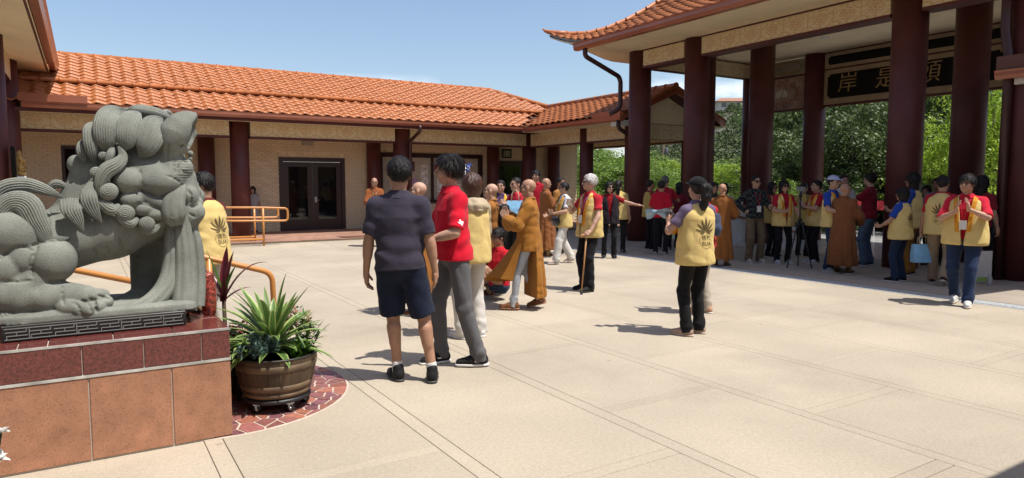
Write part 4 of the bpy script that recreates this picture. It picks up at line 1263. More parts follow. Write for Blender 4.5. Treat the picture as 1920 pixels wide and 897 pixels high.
        yk = [-.13, -.06, -.01, .030, .055, .078, .12]
        zk = {'short': [-.085, -.075, -.005, .015, .045, .082, .105], 'thin': [-.07, -.06, .0, .03, .07, .10, .125], 'cap': [-.08, -.07, -.005, .02, .06, .09, .11],
              'thick': [-.10, -.095, -.030, .0, .040, .062, .075], 'boy': [-.095, -.085, -.02, .005, .035, .055, .062], 'bob': [-.145, -.145, -.145, -.13, -.02, .055, .07],
              'long': [-.25, -.25, -.25, -.2, -.02, .06, .075], 'tail': [-.08, -.07, -.01, .02, .055, .085, .1]}[hair]
        Ri = Rh.T
        def hl(X, Y, Z):
            X, Y, Z = X-hc[0], Y-hc[1], Z-hc[2]
            y = Ri[1, 0]*X+Ri[1, 1]*Y+Ri[1, 2]*Z; z = Ri[2, 0]*X+Ri[2, 1]*Y+Ri[2, 2]*Z
            return (np.interp(y, yk, zk)-z)*.75
        hv.cut(hl)
        hp_ = [hv.mesh()]
        if hair == 'tail':
            tv = Vox(hc+(-.12, -.26, -.33), hc+(.12, 0, .08), vh*1.1)
            P = [hp(0, -.10, .035), hp(.01, -.155, .02), hp(.02, -.165, -.08), hp(.01, -.14, -.19), hp(.0, -.13, -.26)]
            for a, c, r1, r2 in zip(P[:-1], P[1:], (.028, .040, .046, .036), (.040, .046, .036, .014)): tv.put(cap(a, c, r1, r2), .02)
            tv.disp(waves(seed, 70, .008, (1, 1, .2), True)); hp_.append(tv.mesh())
        hV, hQ = join(hp_)
        if q < 3 and len(hV) and capcol is None: hV, hQ = strands(hV, hQ, hc, hp, hair, seed, (900, 320, 140)[q], (1, 1.2, 1.8)[q])
        fin('hair', (hV, hQ), hm)
    if capcol is not None:
        cvx = Vox(hc-(.14, .15, .06), hc+(.14, .22, .16), vh)
        cvx.put(ell(hp(0, -.012, .040), (.093, .115, .096), Rh), .01)
        Ri = Rh.T
        cvx.cut(lambda X, Y, Z: .046-(Ri[2, 0]*(X-hc[0])+Ri[2, 1]*(Y-hc[1])+Ri[2, 2]*(Z-hc[2])))
        bv = Vox(hc-(.14, .15, .06), hc+(.14, .24, .16), vh)
        bv.put(ell(hp(0, .10, .048), (.078, .085, .012), Rh), .01)
        fin('cap', join([cvx.mesh(), bv.mesh()]), cloth(capcol))
    if gl:
        m = MB()
        for sd in (-1, 1):
            c = hp(sd*.033, .106, .004)
            ring = [tuple(hp(sd*.033+.025*math.cos(a), .108-abs(.025*math.cos(a)+.033)*.18, .002+.019*math.sin(a))*s) for a in np.linspace(0, 2*math.pi, 13)[:-1]]
            m.tube(ring, (.0028 if q < 2 else .004)*s*(1 if gl == 'dark' else .9), 5, 0, closed=True)
            if gl == 'dark': m.raw([tuple(np.array(p)) for p in ring], [tuple(range(12))], 1)
            m.tube([tuple(hp(sd*.058, .098, .008)*s), tuple(hp(sd*.080, .03, .008)*s), tuple(hp(sd*.084, -.005, .002)*s)], (.0028 if q < 2 else .004)*s, 5)
        m.tube([tuple(hp(-.009, .108, .008)*s), tuple(hp(.009, .108, .008)*s)], .003*s, 5)
        m.build('glasses', [M_frame, M_lens], root)
    # ---- upper garment
    tm = cloth(tcol) if tcol != 'plaid' else plaid()
    surf = None
    if top in ('polo', 'shirt', 'hoodie'):
        slv = {'polo': sleeve, 'shirt': 1.0, 'hoodie': 1.0}[top]
        ext = (.02 if top == 'hoodie' else 0.); sx_ = .022 if vest is not None else 0.
        pts = [lo, hi]
        for sd, sh, el, wr, *_ in arms: pts += [el-.11, el+.11]+([wr-.08, wr+.08] if slv >= 1 else [])
        glo = np.min(pts, 0); ghi = np.max(pts, 0)
        g = Vox((min(-.30*b, glo[0]), min(-.22, glo[1]), hem-.03+up), (max(.30*b, ghi[0]), max(.24, ghi[1]), 1.56+up), vg)
        g.put(loft([hem+up-.02, 1.04+up, 1.16+up, 1.30+up, 1.40+up, 1.455+up, 1.485+up], [.190*b+ext-sx_, .174*b+ext-sx_, .168*b+ext-sx_, .182*w+ext-sx_*.6, .155*w, .100, .066], [.150*b+ext-sx_*1.4, .138*b+ext-sx_*1.3, .126*b+ext-sx_, .122*b+ext-sx_*.8, .096, .076, .064], [-.004, .0, .006, .0, -.005, -.006, 0]), .02)
        for sd, sh, el, wr, hd, pn, cu in arms:
            g.put(cap((sd*.05, -.01, 1.455+up), sh+np.array([0, 0, .004]), .034, .052*(.6+.4*b)), .05)
            if slv < 1: g.put(ccap(sh, sh+(el-sh)*slv, .054*(.6+.4*b), .062), .055)
            else:
                g.put(cap(sh, el, .056+ext*.6, .053+ext*.5), .05); g.put(ccap(el, wr, .053+ext*.5, .042+ext*.5), .02)
        g.disp(waves(seed, 12, .0025, (1, 1, .8))); g.disp(waves(seed+5, 17, .0032, (1.1, 1.1, 1.0), True))
        sg = 1 if seed % 2 else -1
        g.disp(lambda X, Y, Z: (.0062*np.exp(-((Z-1.03-up)/.10)**2)*np.sin(44*Z+17*sg*X+9*Y+2.2*np.sin(11*X+7*Y+seed))+.004*np.exp(-((Z-1.27-up)/.07)**2)*np.sin(52*Z-24*np.abs(X)+seed)*np.clip(np.abs(X)*7-.5, 0, 1)).astype(f4))
        g.cut(lambda X, Y, Z: (hem+up+.006*np.sin(9*X))-Z)
        surf = g.mesh()
        so_ = fin('shirt' if top != 'hoodie' else 'hooded_jacket', surf, tm)
        if collar:
            cv = Vox((-.11, -.11, 1.42+up), (.11, .12, 1.56+up), vh)
            cv.put(loft([1.44+up, 1.465+up, 1.508+up], [.104, .090, .070], [.098, .084, .066], [0, 0, .002]), .005)
            cv.put(loft([1.46+up, 1.49+up, 1.6+up], [.066, .066, .066], [.062, .062, .062], [.004, .004, .004]), .003, 's')
            cv.cut(lambda X, Y, Z: np.maximum((.022-np.abs(X))*1.0+(Z-1.5-up)*-.45, -1) + np.where(Y > 0, 0, -1))
            fin('collar', cv.mesh(), tm)
        if hood:
            hv = Vox((-.2, -.24, 1.28+up), (.2, .1, 1.56+up), vg)
            hv.put(ell((0, -.10, 1.42+up), (.135, .075, .075)), .02); hv.put(ell((0, -.05, 1.46+up), (.12, .085, .045)), .03); hv.disp(waves(seed+9, 28, .012, (1, 1, 1), True))
            fin('hood', hv.mesh(), tm)
    if top == 'robe':
        pts = [lo, hi]
        for sd, sh, el, wr, *_ in arms: pts += [el-.17, el+.17, wr-.15, wr+.15]
        glo = np.min(pts, 0); ghi = np.max(pts, 0)
        fl = 0 if pose is None else pose.get('flare', 0)
        g = Vox((min(-.42, glo[0]), min(-.42, glo[1])-abs(fl), .12), (max(.42, ghi[0]), max(.42, ghi[1])+abs(fl), 1.56+up), vg*1.1)
        g.put(loft([.15, .5, .95, 1.16, 1.30, 1.40, 1.455, 1.49], [.25*b, .225*b, .190*b, .182*b, .19*w, .172*w, .11, .07], [.225*b, .205*b, .165*b, .145*b, .132*b, .105, .085, .068], [.0, 0, 0, .008, .0, -.005, -.006, 0]), .02)
        for sd, sh, el, wr, hd, pn, cu in arms:
            dn = np.array([0, 0, -1.]); g.put(cap((sd*.05, -.01, 1.455+up), sh, .036, .056), .05); g.put(cap(sh, el, .060, .080), .05); g.put(ccap(el, el+(wr-el)*.97, .085, .088), .02)
            g.put(cap(el+dn*.03, wr-(wr-el)*.15+dn*.06, .06, .065), .03)
        fd = np.random.RandomState(seed)
        ph = fd.uniform(0, 6, 3)
        def folds(X, Y, Z):
            th = np.arctan2(Y, X); a = np.clip((1.05-Z)/.9, 0, 1)
            return (.017*np.sin(9*th+ph[0]+2*np.sin(2*Z+ph[1]))+.008*np.sin(16*th+ph[2]+1.5*np.sin(3*Z)))*a
        g.disp(folds); g.disp(waves(seed, 11, .005, (1, 1, .7))); g.disp(waves(seed+5, 17, .007, (1, 1, .8), True))
        g.cut(lambda X, Y, Z: .17-Z+0*X)
        if pose and 'slit' in pose: pose['slit'](g)
        surf = g.mesh(); fin('robe', surf, tm)
        cv = Vox((-.15, -.12, 1.2+up), (.15, .2, 1.56+up), vg*.8)
        for sd in (-1, 1):
            P = [(sd*.06, -.065, 1.50+up), (sd*.072, .0, 1.495+up), (sd*.045, .085, 1.43+up), (sd*-.01, .128, 1.32+up), (sd*-.055, .135, 1.22+up)]
            for a_, c_ in zip(P[:-1], P[1:]): cv.put(cap(a_, c_, .017), .01)
        cv.put(cap((-.06, -.068, 1.50+up), (.06, -.068, 1.50+up), .017), .01)
        fin('collar', cv.mesh(), tm)
    if vest is not None:
        vm = cloth(vest)
        vh_ = .80 if H < 1.68 else .82
        arms_in = any(a[2][2] < 1.2+up for a in arms)
        g = Vox((-.34*b, -.27, vh_-.03+up), (.34*b, .30, 1.53+up), vg)
        g.put(loft([vh_+up-.02, vh_+.03+up, 1.0+up, 1.16+up, 1.30+up, 1.40+up, 1.455+up, 1.475+up], [.222*b, .232*b, .224*b, .215*b, .212*w, .178*w, .118, .085], [.178*b, .19*b, .178*b, .162*b, .148*b, .118*b, .092, .08], [.008, .01, .01, .008, .0, -.005, -.006, 0]), .02)
        for sd, sh, el, *_ in arms:
            g.put(cap((sd*.250*w, .0, 1.40+up), (sd*.285*w, .005, 1.16+up), .062, .072), .014, 's')
        g.put(ell((0, .02, 1.53+up), (.075, .085, .085)), .01, 's')
        if vopen:
            def wedge(X, Y, Z): return np.maximum(np.abs(X)-(.030+.055*np.clip((Z-1.0-up)/.45, -.3, 1)), .03-Y)
            g.put((wedge, (-.2, .0, .7+up), (.2, .4, 1.6+up)), .004, 's')
        g.disp(waves(seed+2, 10, .006, (1, 1, .6))); g.disp(waves(seed+7, 15, .0075, (1.1, 1.1, .8), True))
        g.cut(lambda X, Y, Z: (vh_+up+.004*np.sin(7*X))-Z)
        vs = g.mesh(); vo = fin('vest', vs, vm)
        if emb and vo:
            V2, F2 = emblem_2d()
            sv = (vs[0].astype(float).copy(), vs[1])
            if lean: sv[0][:, 1] += np.clip(sv[0][:, 2]-.9, 0, 2)*math.tan(lean)
            sv = (sv[0]*s, sv[1])
            project(V2, F2, sv, -1., (0, 1.165*s+up*s), .30*s*emb, 'emblem', M_emb, vo, mirror=1)
        if sash and vo:
            sm = cloth((.70, .30, .03))
            g2 = Vox((-.2, .0, .98+up), (.2, .30, 1.50+up), vg*.8)
            g2.put(loft([1.0+up, 1.16+up, 1.30+up, 1.40+up, 1.455+up, 1.475+up], [.226*b, .222*b, .218*w, .184*w, .125, .09], [.190*b, .176*b, .160*b, .130*b, .105, .09], [.01, .008, .0, -.005, -.006, 0]), .01)
            g2.cut(lambda X, Y, Z: np.maximum(np.abs(np.abs(X)-(.062+.05*np.clip((Z-1.0-up)/.45, 0, 1)))-.026, .02-Y))
            ss = g2.mesh(); o_ = fin('sash', ss, sm)
            if q < 2 and o_ is not None:
                m = MB()
                for sd in (-1, 1):
                    for k in range(7):
                        zc = 1.06+.045*k; xc = sd*(.066+.05*np.clip((zc-1.0)/.45, 0, 1)); yc = .176*b*math.sqrt(max(.1, 1-(xc/.225)**2))+.010
                        m.tube([tuple(np.array((xc-.008, yc, zc+up-.012))*s), tuple(np.array((xc+.008, yc, zc+up-.004))*s), tuple(np.array((xc-.006, yc, zc+up+.01))*s)], .0035*s, 4)
                m.build('printed_script', mat('script_print', (.25, .05, .01), .8), o_)
    if stole is not None:
        g2 = Vox((-.2, -.2, 1.0+up), (.2, .30, 1.56+up), vg*.9)
        g2.put(loft([1.02+up, 1.16+up, 1.30+up, 1.40+up, 1.455+up, 1.49+up], [.206*b, .205*b, .210*w, .184*w, .125, .09], [.160*b, .150*b, .146*b, .120*b, .10, .09], [.01, .008, .0, -.005, -.006, 0]), .01)
        g2.cut(lambda X, Y, Z: np.abs(np.abs(X)-(.085+.03*np.clip((Z-1.0-up)/.45, 0, 1)))-.035)
        fin('stole', g2.mesh(), cloth(stole))
    if badge:
        m = MB(); yb = .150*b+(.03 if vest else 0)
        for sd in (-1, 1): m.tube([tuple(np.array(p)*s) for p in ((sd*.055, .03, 1.475+up), (sd*.045, yb*.72, 1.38+up), (.005*sd, yb+.012, 1.15+up))], .004*s, 5, 1)
        m.box(tuple(np.array((-.042, yb+.010, 1.03+up))*s), tuple(np.array((.042, yb+.016, 1.15+up))*s))
        m.build('name_badge', [M_white, cloth(badge)], root)
    # ---- lower garment and shoes
    bm_ = cloth(bcol)
    if bottom in ('trousers', 'shorts'):
        P = np.array([l[i] for l in legs for i in range(3)])
        glo = P.min(0)-.13; ghi = P.max(0)+.13
        g = Vox((min(-.27*b, glo[0]), min(-.2, glo[1]), max(glo[2], -.01) if bottom == 'trousers' else .3), (max(.27*b, ghi[0]), max(.2, ghi[1]), hipz+.13), vg)
        g.put(ell((0, -.010, hipz+.02), (.160*b, .116*b, .125)), .03)
        for hip, kn, ank, *_ in legs:
            if bottom == 'trousers':
                rk = (.062 if top != 'robe' else .05)*lw; ra = (.053 if top != 'robe' else .045)*lw
                g.put(cap(hip+(0, -.004, 0), kn, (.090 if top != 'robe' else .075)*b, rk), .04); g.put(ccap(kn, ank+(ank-kn)*.10, rk, ra), .02)
                g.put(cap(ank+(kn-ank)*.07, ank+(kn-ank)*.16, ra*1.08, ra*1.02), .02)
            else:
                e = hip+(kn-hip)*.93; g.put(ccap(hip, e, .094*b, .094*b), .045)
        if bottom == 'trousers':
            def kf(X, Y, Z):
                a = .7*np.exp(-((Z-.50)/.10)**2)+1.3*np.exp(-((Z-.15)/.07)**2)
                return .0038*np.sin(50*Z+22*X+16*Y+2.5*np.sin(24*X+17*Y)+seed)*a
            g.disp(kf)
        g.disp(waves(seed+11, 11, .0035, (1, 1, .7))); g.disp(waves(seed+12, 17, .0060, (1.2, 1.2, .55), True))
        if top != 'robe': g.cut(lambda X, Y, Z: Z-(hem+.022+up)+0*X)
        fin(bottom, g.mesh(), bm_)
    if bottom == 'skirtless': pass
    shm = cloth(shoe, .6, .15); slm = mat('sole_%d' % int(sole[0]*100), sole, .6)
    for hip, kn, ank, fyaw, lift, fy in legs:
        Ry = rotz(fyaw); tilt = rotx(-lift*5.0) if lift else np.eye(3)
        fp = lambda x, y, z: ank+Ry@tilt@np.array([x, y, z-.085])
        lo_ = ank-(.17, .24, .13); hi_ = ank+(.17, .26, .14)
        lo_ = np.minimum(lo_, fp(0, .2, 0)-.06); hi_ = np.maximum(hi_, fp(0, .2, .08)+.05)
        g = Vox(lo_, hi_, vh*1.15)
        g.put(cap(fp(0, -.035, .045), fp(0, .06, .048), .041, .043), .02); g.put(cap(fp(0, .06, .042), fp(.004, .165, .030), .046, .032), .02)
        g.put(cap(fp(0, -.025, .06), fp(0, -.012, .10), .043, .044), .02)
        nz = (Ry@tilt)[:, 2]; o0 = fp(0, 0, .018)
        g.cut(lambda X, Y, Z: -((X-o0[0])*nz[0]+(Y-o0[1])*nz[1]+(Z-o0[2])*nz[2]))
        so_ = fin('shoe', g.mesh(), shm)
        if q < 3:
            g = Vox(lo_, hi_, vh*1.15)
            g.put(cap(fp(0, -.04, .02), fp(0, .07, .02), .044, .049), .01); g.put(cap(fp(0, .07, .02), fp(.004, .168, .02), .049, .036), .01)
            o1 = fp(0, 0, .021); o2 = fp(0, 0, .001)
            g.cut(lambda X, Y, Z: np.maximum((X-o1[0])*nz[0]+(Y-o1[1])*nz[1]+(Z-o1[2])*nz[2], -((X-o2[0])*nz[0]+(Y-o2[1])*nz[1]+(Z-o2[2])*nz[2])))
            fin('sole', g.mesh(), slm, so_)
        if bottom == 'shorts':
            g = Vox(ank-(.08, .08, .05), ank+(.08, .08, .16), vh)
            g.put(ccap(ank+(kn-ank)*-.02, ank+(kn-ank)*.16, .043, .042), .01); fin('sock', g.mesh(), cloth((.75, .74, .72)))
    root['hands'] = 0
    del root['hands']
    info = dict(root=root, s=s, arms=arms, legs=legs, hp=hp, hc=hc, up=up, lean=lean, surf=surf)
    def wl(p):        # local (1.75 m figure) -> world
        p = np.array(p, float).copy()
        if lean: p[1] += max(0, p[2]-.9)*math.tan(lean)
        p = p*s; c, n = math.cos(-az), math.sin(-az)
        return np.array([pos[0]+c*p[0]-n*p[1], pos[1]+n*p[0]+c*p[1], z0+p[2]])
    info['w'] = wl; info['grip'] = [wl(hand_prims(a[3], a[4], a[5], a[6], a[0])[1]) for a in arms]; info['rz'] = -az
    return info
def spot(u, d, z=0.):
    """ground place on the line of sight of column u at a forward distance d"""
    p = EYEP+ray(u, HOR)*d
    return (p[0], p[1], z)
def foot(u, v): p = gnd(u, v); return (p[0], p[1], 0)
# ------------------------------------------------------------------ the crowd, nearest first
BLK = (.012, .012, .015)
P1 = person('man in navy polo and dark shorts seen from behind, beside the man in bright red', spot(748, 5.4), 1.80, 10, w=1.10, b=1.06, sk=1, L='down', R='down', tcol=(.050, .044, .066), hair='short', bottom='shorts', bcol=(.014, .020, .042), shoe=(.015, .015, .016), sole=(.05, .05, .05),
            feet=((-.04, .06, .55, 0), (.24, .02, .10, 0)), head=(-16, -2), q=0, seed=3, sleeve=.80)
P2 = person('man in bright red polo and grey trousers talking to the man in navy', spot(850, 5.95), 1.84, -108, w=1.10, b=1.06, sk=2, L=((.14, .27, 1.07), (.9, -.9, -.3), (-.35, .9, .1), (-.8, 0, .3), .4), R='mid', tcol=(.70, .012, .035), hair='thick', bottom='trousers', bcol=(.13, .128, .135), lw=1.05,
            shoe=(.018, .018, .020), sole=(.75, .74, .72), feet=((-.15, -.17, -.3, 0), (.10, .08, .1, 0)), head=(14, 0), lean=.04, q=0, seed=8, sleeve=.86)
P3 = person('woman with brown bob, beige hooded jacket and yellow vest behind the red polo man', spot(884, 7.0), 1.69, -38, sk=2, top='hoodie', tcol=(.50, .40, .27), collar=False, hood=True, vest=YEL, vopen=False, hair='bob', hcol=M_hairb, bottom='trousers', bcol=(.66, .63, .58), lw=1.25, shoe=(.75, .74, .72), sole=(.7, .7, .7), L='hold', R='hold',
            q=1, seed=12, head=(-20, 0))
P4 = person('boy with black hair in a yellow printed vest just behind the stone lion', spot(393, 6.9), 1.70, -46, sk=1, top='polo', tcol=(.12, .02, .02), vest=YEL, vopen=False, emb=1.0, hair='boy', bottom='trousers', bcol=(.60, .56, .50), L='mid', R='mid', q=1, seed=14, head=(-30, -8), lean=.10)
P5 = person('elderly monk in ochre robe walking left with hands joined before the chest', spot(992, 8.62), 1.655, -86, w=1.0, b=1.02, sk=1, top='robe', tcol=(.37, .155, .028), hair='bald', gl='clear', L='clap', R='pray', bottom='trousers', bcol=(.45, .48, .52), shoe=(.20, .085, .04), sole=(.3, .15, .08),
            feet=((-.10, .20, 0, 0), (.10, -.14, 0, .05)), head=(4, -3), q=0, seed=5, pose=dict(flare=.1, slit=lambda g: g.cut(lambda X, Y, Z: np.minimum(np.minimum(.80-Z, Y+.02-.10*np.clip(X/.2, -1, 1)), .5))))
P6 = person('white haired man with a wooden cane, red shirt and yellow vest', spot(1107, 10.15), 1.735, -128, sk=2, tcol=(.50, .02, .035), vest=YEL, sash=True, hair='short', hcol=M_hairw, gl='clear', smile=True, R=((.13, .28, 1.28), (.9, -.2, -.8), (-.2, .6, .75), (-.8, .2, .2), .9), L='cane', bottom='trousers', bcol=BLK, lw=1.25, shoe=(.012, .012, .012), sole=(.02, .02, .02), badge=(.4, .12, .45), q=0, seed=21, head=(22, 2), sleeve=.62,
            feet=((-.11, .08, .2, 0), (.12, .0, -.2, 0)))
P7 = person('woman in black cap and ponytail applauding, back view in yellow vest', spot(1308, 7.12), 1.66, -40, sk=0, tcol=(.16, .12, .19), vest=YEL, vopen=False, emb=1.05, hair='tail', capcol=(.012, .012, .013), L=((.17, .27, 1.25), (1, -.6, -.9), (-.2, .5, .85), (-1, 0, .1), .5), R='clap', bottom='trousers', bcol=(.012, .012, .014), lw=1.1, shoe=(.44, .31, .24), sole=(.50, .42, .35), q=0, seed=27, b=.98, head=(10, 4), sleeve=.70,
            feet=((-.11, .0, .5, 0), (.11, .05, .45, 0)))
P8 = person('man in sunglasses, red polo and yellow vest applauding at the right', spot(1814, 8.95), 1.715, 187, sk=0, w=1.12, b=1.16, tcol=(.62, .02, .045), vest=YEL, sash=True, hair='boy', gl='clear', L=((.06, .27, 1.30), (1, -.2, -.7), (-.05, .42, .9), (-1, 0, 0), .3), R=((.075, .27, 1.27), (1, -.3, -.9), (-.15, .45, .9), (-1, 0, .1), .35), bottom='trousers', bcol=(.022, .040, .095), lw=1.16, shoe=(.62, .61, .60), sole=(.66, .62, .52), badge=(.6, .05, .08), q=0, seed=33, head=(14, 2), sleeve=.95,
            feet=((-.09, .17, .15, 0), (.10, -.17, .0, .035)))
P9 = person('monk with glasses in ochre robe between the navy and red polo men', spot(786, 8.3), 1.62, -82, sk=2, top='robe', tcol=ROBE, hair='bald', gl='clear', smile=True, L='clap', R='clap', shoe=(.16, .06, .03), q=1, seed=41, head=(0, 4), bcol=(.4, .3, .2))
P10 = person('laughing monk with a backpack strap, left of the ochre robed elder', spot(922, 9.7), 1.60, -80, sk=2, top='robe', tcol=ROBE, hair='bald', gl='clear', smile=True, L='clap', R='clap', shoe=(.16, .06, .03), q=1, seed=43, head=(0, 6), bcol=(.4, .3, .2))
P11 = person('young man in red shirt and jeans sitting on the ground, hand at his face', spot(935, 9.35), 1.70, -128, sk=1, tcol=(.60, .015, .03), hair='boy', gl='clear', L='hold', R=((.05, .20, 1.50), (1, .2, -.8), (-.3, .1, .9), (-.3, -.9, 0), .3), bottom='trousers', bcol=(.03, .055, .10), shoe=(.30, .26, .25), q=1, seed=47, pose=dict(drop=.74, knee=(0, .3, 1)), feet=((-.16, .50, .2, 0), (.16, .42, -.2, 0)), head=(0, -4), hem=.95)
def wind_flap(P, m, a0=-60, a1=72):
    """the front panel of the robe, blown forward: a thin two sided sheet with a hem"""
    s = P['s']; G1_ = []; G2_ = []
    for i in range(29):
        f = i/28; a = math.radians(a0+(a1-a0)*f); r1 = []; r2 = []
        for j in range(19):
            t = j/18; c = max(0., math.cos(a-.12)); ca, sa = math.cos(a), math.sin(a)
            rx_, ry_ = .192+.035*t, .168+.02*t
            push = .40*t**1.25*c**1.3; wv = .016*t*math.sin(7.5*a+1.2)+.008*t*math.sin(17*a+3*t)
            x = (rx_+wv)*sa-.02*t; y = (ry_+wv)*ca+push; z = .97-.62*t*(1-.10*c)-.05*t*math.sin(2.2*a)
            r1.append((x*s, y*s, z*s)); k_ = .965; r2.append((x*k_*s, (y-push)*k_*s+push*s-.004, (z+.002)*s))
        G1_.append(r1); G2_.append(r2)
    m_ = MB(); m_.grid(G1_); m_.grid([g[::-1] for g in G2_]); m_.grid([[g[-1] for g in G1_], [g[-1] for g in G2_]]); m_.grid([G1_[0], G2_[0]]); m_.grid([G1_[-1], G2_[-1]])
    m_.build('robe_flap', m, P['root'])
wind_flap(P5, cloth((.37, .155, .028)))
# ---- around the left porch
person('monk in rust robe with a badge at the porch column', spot(702, 17.4), 1.70, 178, sk=1, top='robe', tcol=(.27, .085, .028), hair='bald', gl='clear', L='front', R='front', badge=(.7, .65, .5), q=2, seed=51, shoe=(.1, .05, .03), z0=.05, bcol=(.3, .2, .1))
person('person in grey shirt half hidden behind the left porch column', spot(421, 21.6), 1.72, 60, sk=1, tcol=(.17, .17, .20), hair='short', L='down', R='down', q=3, seed=52, bcol=(.05, .05, .06), z0=.05)
person('person in white leaning right of the left porch column', spot(474, 21.7), 1.45, 200, sk=1, tcol=(.42, .40, .42), hair='long', L='down', R='down', q=3, seed=53, bcol=(.5, .48, .5), z0=.05)
# ---- the middle group
G1 = 'people gathered in the middle of the courtyard'
person('man in red vest over patterned shirt clapping above a blue bag', spot(968, 11.8), 1.70, 232, G1, sk=0, tcol=(.5, .02, .04), hair='thin', gl='clear', L='wide', R='clap', vest=(.45, .015, .04), q=1, seed=61, bcol=BLK, smile=True)
person('woman in yellow scarf with purple lanyard raising her hands', spot(939, 13.2), 1.66, 190, G1, sk=0, tcol=(.10, .06, .12), hair='short', L='wide', R='high', stole=(.72, .45, .05), badge=(.25, .1, .5), q=2, seed=62, bcol=BLK)
person('young man in red polo standing against the far corner column', spot(1005, 16.4), 1.86, 196, G1, sk=0, tcol=(.42, .012, .03), hair='boy', L='down', R='wide', q=2, seed=63, bcol=BLK, z0=.05)
person('monk in brown robe looking right behind the woman in sunglasses', spot(1024, 14.9), 1.72, 70, G1, sk=1, top='robe', tcol=ROBE2, hair='bald', L='front', R='front', q=1, seed=64, shoe=(.1, .05, .03), gl='clear', bcol=(.3, .2, .1))
person('dark haired person half hidden behind the brown robed monk', spot(1050, 15.6), 1.74, 120, G1, sk=3, tcol=(.35, .17, .05), hair='short', L='down', R='down', q=2, seed=65, bcol=BLK)
P15 = person('woman in sunglasses and white trousers walking with a black shoulder bag', spot(1058, 13.6), 1.62, -112, G1, sk=0, tcol=(.70, .70, .74), vest=YEL, sash=True, hair='short', gl='dark', L='hold', R='mid', q=1, seed=66, bottom='trousers', bcol=(.68, .66, .62), lw=1.4, shoe=(.55, .42, .36), feet=((-.1, .22, 0, 0), (.1, -.22, 0, .04)), head=(14, 0))
P17 = person('woman in sunglasses and black top pointing to the right', spot(1143, 14.6), 1.63, 172, G1, sk=0, tcol=(.30, .012, .02), hair='long', gl='dark', L=((.60, .26, 1.24), (.3, -.3, -1), (.95, .25, -.10), (0, .2, -1), .3), R='down', q=1, seed=67, bcol=BLK, head=(-10, 0), vest=(.02, .015, .02))
person('woman in yellow vest and black trousers seen from behind left of the first gate column', spot(1160, 15.6), 1.68, 12, G1, sk=1, tcol=(.55, .40, .15), vest=YEL, vopen=False, emb=1., hair='tail', L='down', R='down', q=2, seed=68, bcol=BLK, shoe=(.1, .1, .1))
# ---- in the shade of the gate pavilion
G2 = 'people standing in the gate pavilion'
person('woman in plain red shirt seen from behind near the first gate column', spot(1240, 15.2), 1.66, 8, G2, sk=1, tcol=(.50, .012, .035), hair='short', L='mid', R='down', q=2, seed=71, bcol=BLK, shoe=(.3, .3, .3), sleeve=.9)
person('grey haired man in red shirt with white striped sleeves', spot(1247, 16.2), 1.78, 12, G2, sk=1, tcol=(.42, .02, .035), hair='short', hcol=M_hairg, L='wide', R='wide', q=2, seed=72, bcol=BLK, shoe=(.3, .3, .3))
person('person in dark red top between the first gate column and the red shirts', spot(1219, 16.6), 1.68, 60, G2, sk=1, tcol=(.25, .03, .03), vest=(.5, .36, .1), hair='short', L='hold', R='hold', q=3, seed=73, bcol=BLK)
person('person in dark red turned away right of the grey haired man', spot(1275, 16.8), 1.62, 40, G2, sk=1, tcol=(.20, .02, .03), hair='long', L='hold', R='hold', q=3, seed=74, bcol=BLK)
P22 = person('woman with a backpack in red collar behind the black capped woman', spot(1322, 8.3), 1.60, -52, sk=1, tcol=(.50, .015, .03), hair='short', gl='clear', L='wide', R='clap', q=1, seed=75, bcol=(.5, .44, .36), shoe=(.5, .3, .2))
person('monk in brown robe seen from behind beside the white balustrade', spot(1355, 13.1), 1.60, 14, G2, sk=1, top='robe', tcol=(.25, .095, .025), hair='bald', L='front', R='hold', q=1, seed=76, shoe=(.06, .03, .02), bcol=(.3, .2, .1))
person('black haired woman facing the brown robed monk', spot(1338, 14.6), 1.62, 150, G2, sk=1, tcol=(.05, .04, .04), hair='long', L='front', R='front', q=2, seed=77, bcol=BLK)
person('woman in pale collar with flowers beside the brown robed monk', spot(1358, 14.9), 1.60, 185, G2, sk=0, tcol=(.45, .42, .38), hair='bob', L='hold', R='hold', q=2, seed=78, bcol=BLK, stole=(.5, .3, .05))
person('grey haired head half hidden behind the gate column', spot(1318, 15.6), 1.70, 60, G2, sk=1, tcol=(.3, .03, .04), hair='short', hcol=M_hairg, q=3, seed=79, bcol=BLK)
person('person in black checked shirt and khaki trousers with sunglasses by the column', spot(1417, 13.8), 1.76, 152, G2, sk=0, top='shirt', tcol='plaid', hair='short', gl='dark', L='hold', R='hip', badge=(.5, .03, .05), q=1, seed=80, bcol=(.165, .12, .075), lw=1.3, shoe=(.45, .4, .35))
person('woman in sunglasses with a white badge right of the checked shirt', spot(1448, 14.9), 1.62, 120, G2, sk=1, tcol=(.16, .03, .03), vest=(.50, .35, .11), hair='long', gl='dark', L='hold', R='wide', q=2, seed=81, bcol=BLK, badge=(.5, .5, .5))
person('woman in sunglasses and yellow vest standing behind the tripod', spot(1470, 13.6), 1.66, 150, G2, sk=0, tcol=(.42, .015, .03), vest=YEL, sash=True, hair='long', gl='dark', L='mid', R='hold', q=1, seed=82, bcol=BLK, shoe=(.5, .5, .52))
person('person in yellow vest facing away behind the tripod', spot(1507, 15.0), 1.62, 30, G2, sk=1, tcol=(.3, .2, .08), vest=(.6, .42, .12), vopen=False, hair='short', q=3, seed=83, bcol=BLK)
person('woman in red shirt and yellow vest applauding left of the blue cap', spot(1532, 13.7), 1.66, 242, G2, sk=0, tcol=(.40, .015, .03), vest=YEL, sash=True, hair='short', L='clap', R='clap', q=1, seed=84, bcol=BLK, shoe=(.5, .5, .52), head=(0, 4))
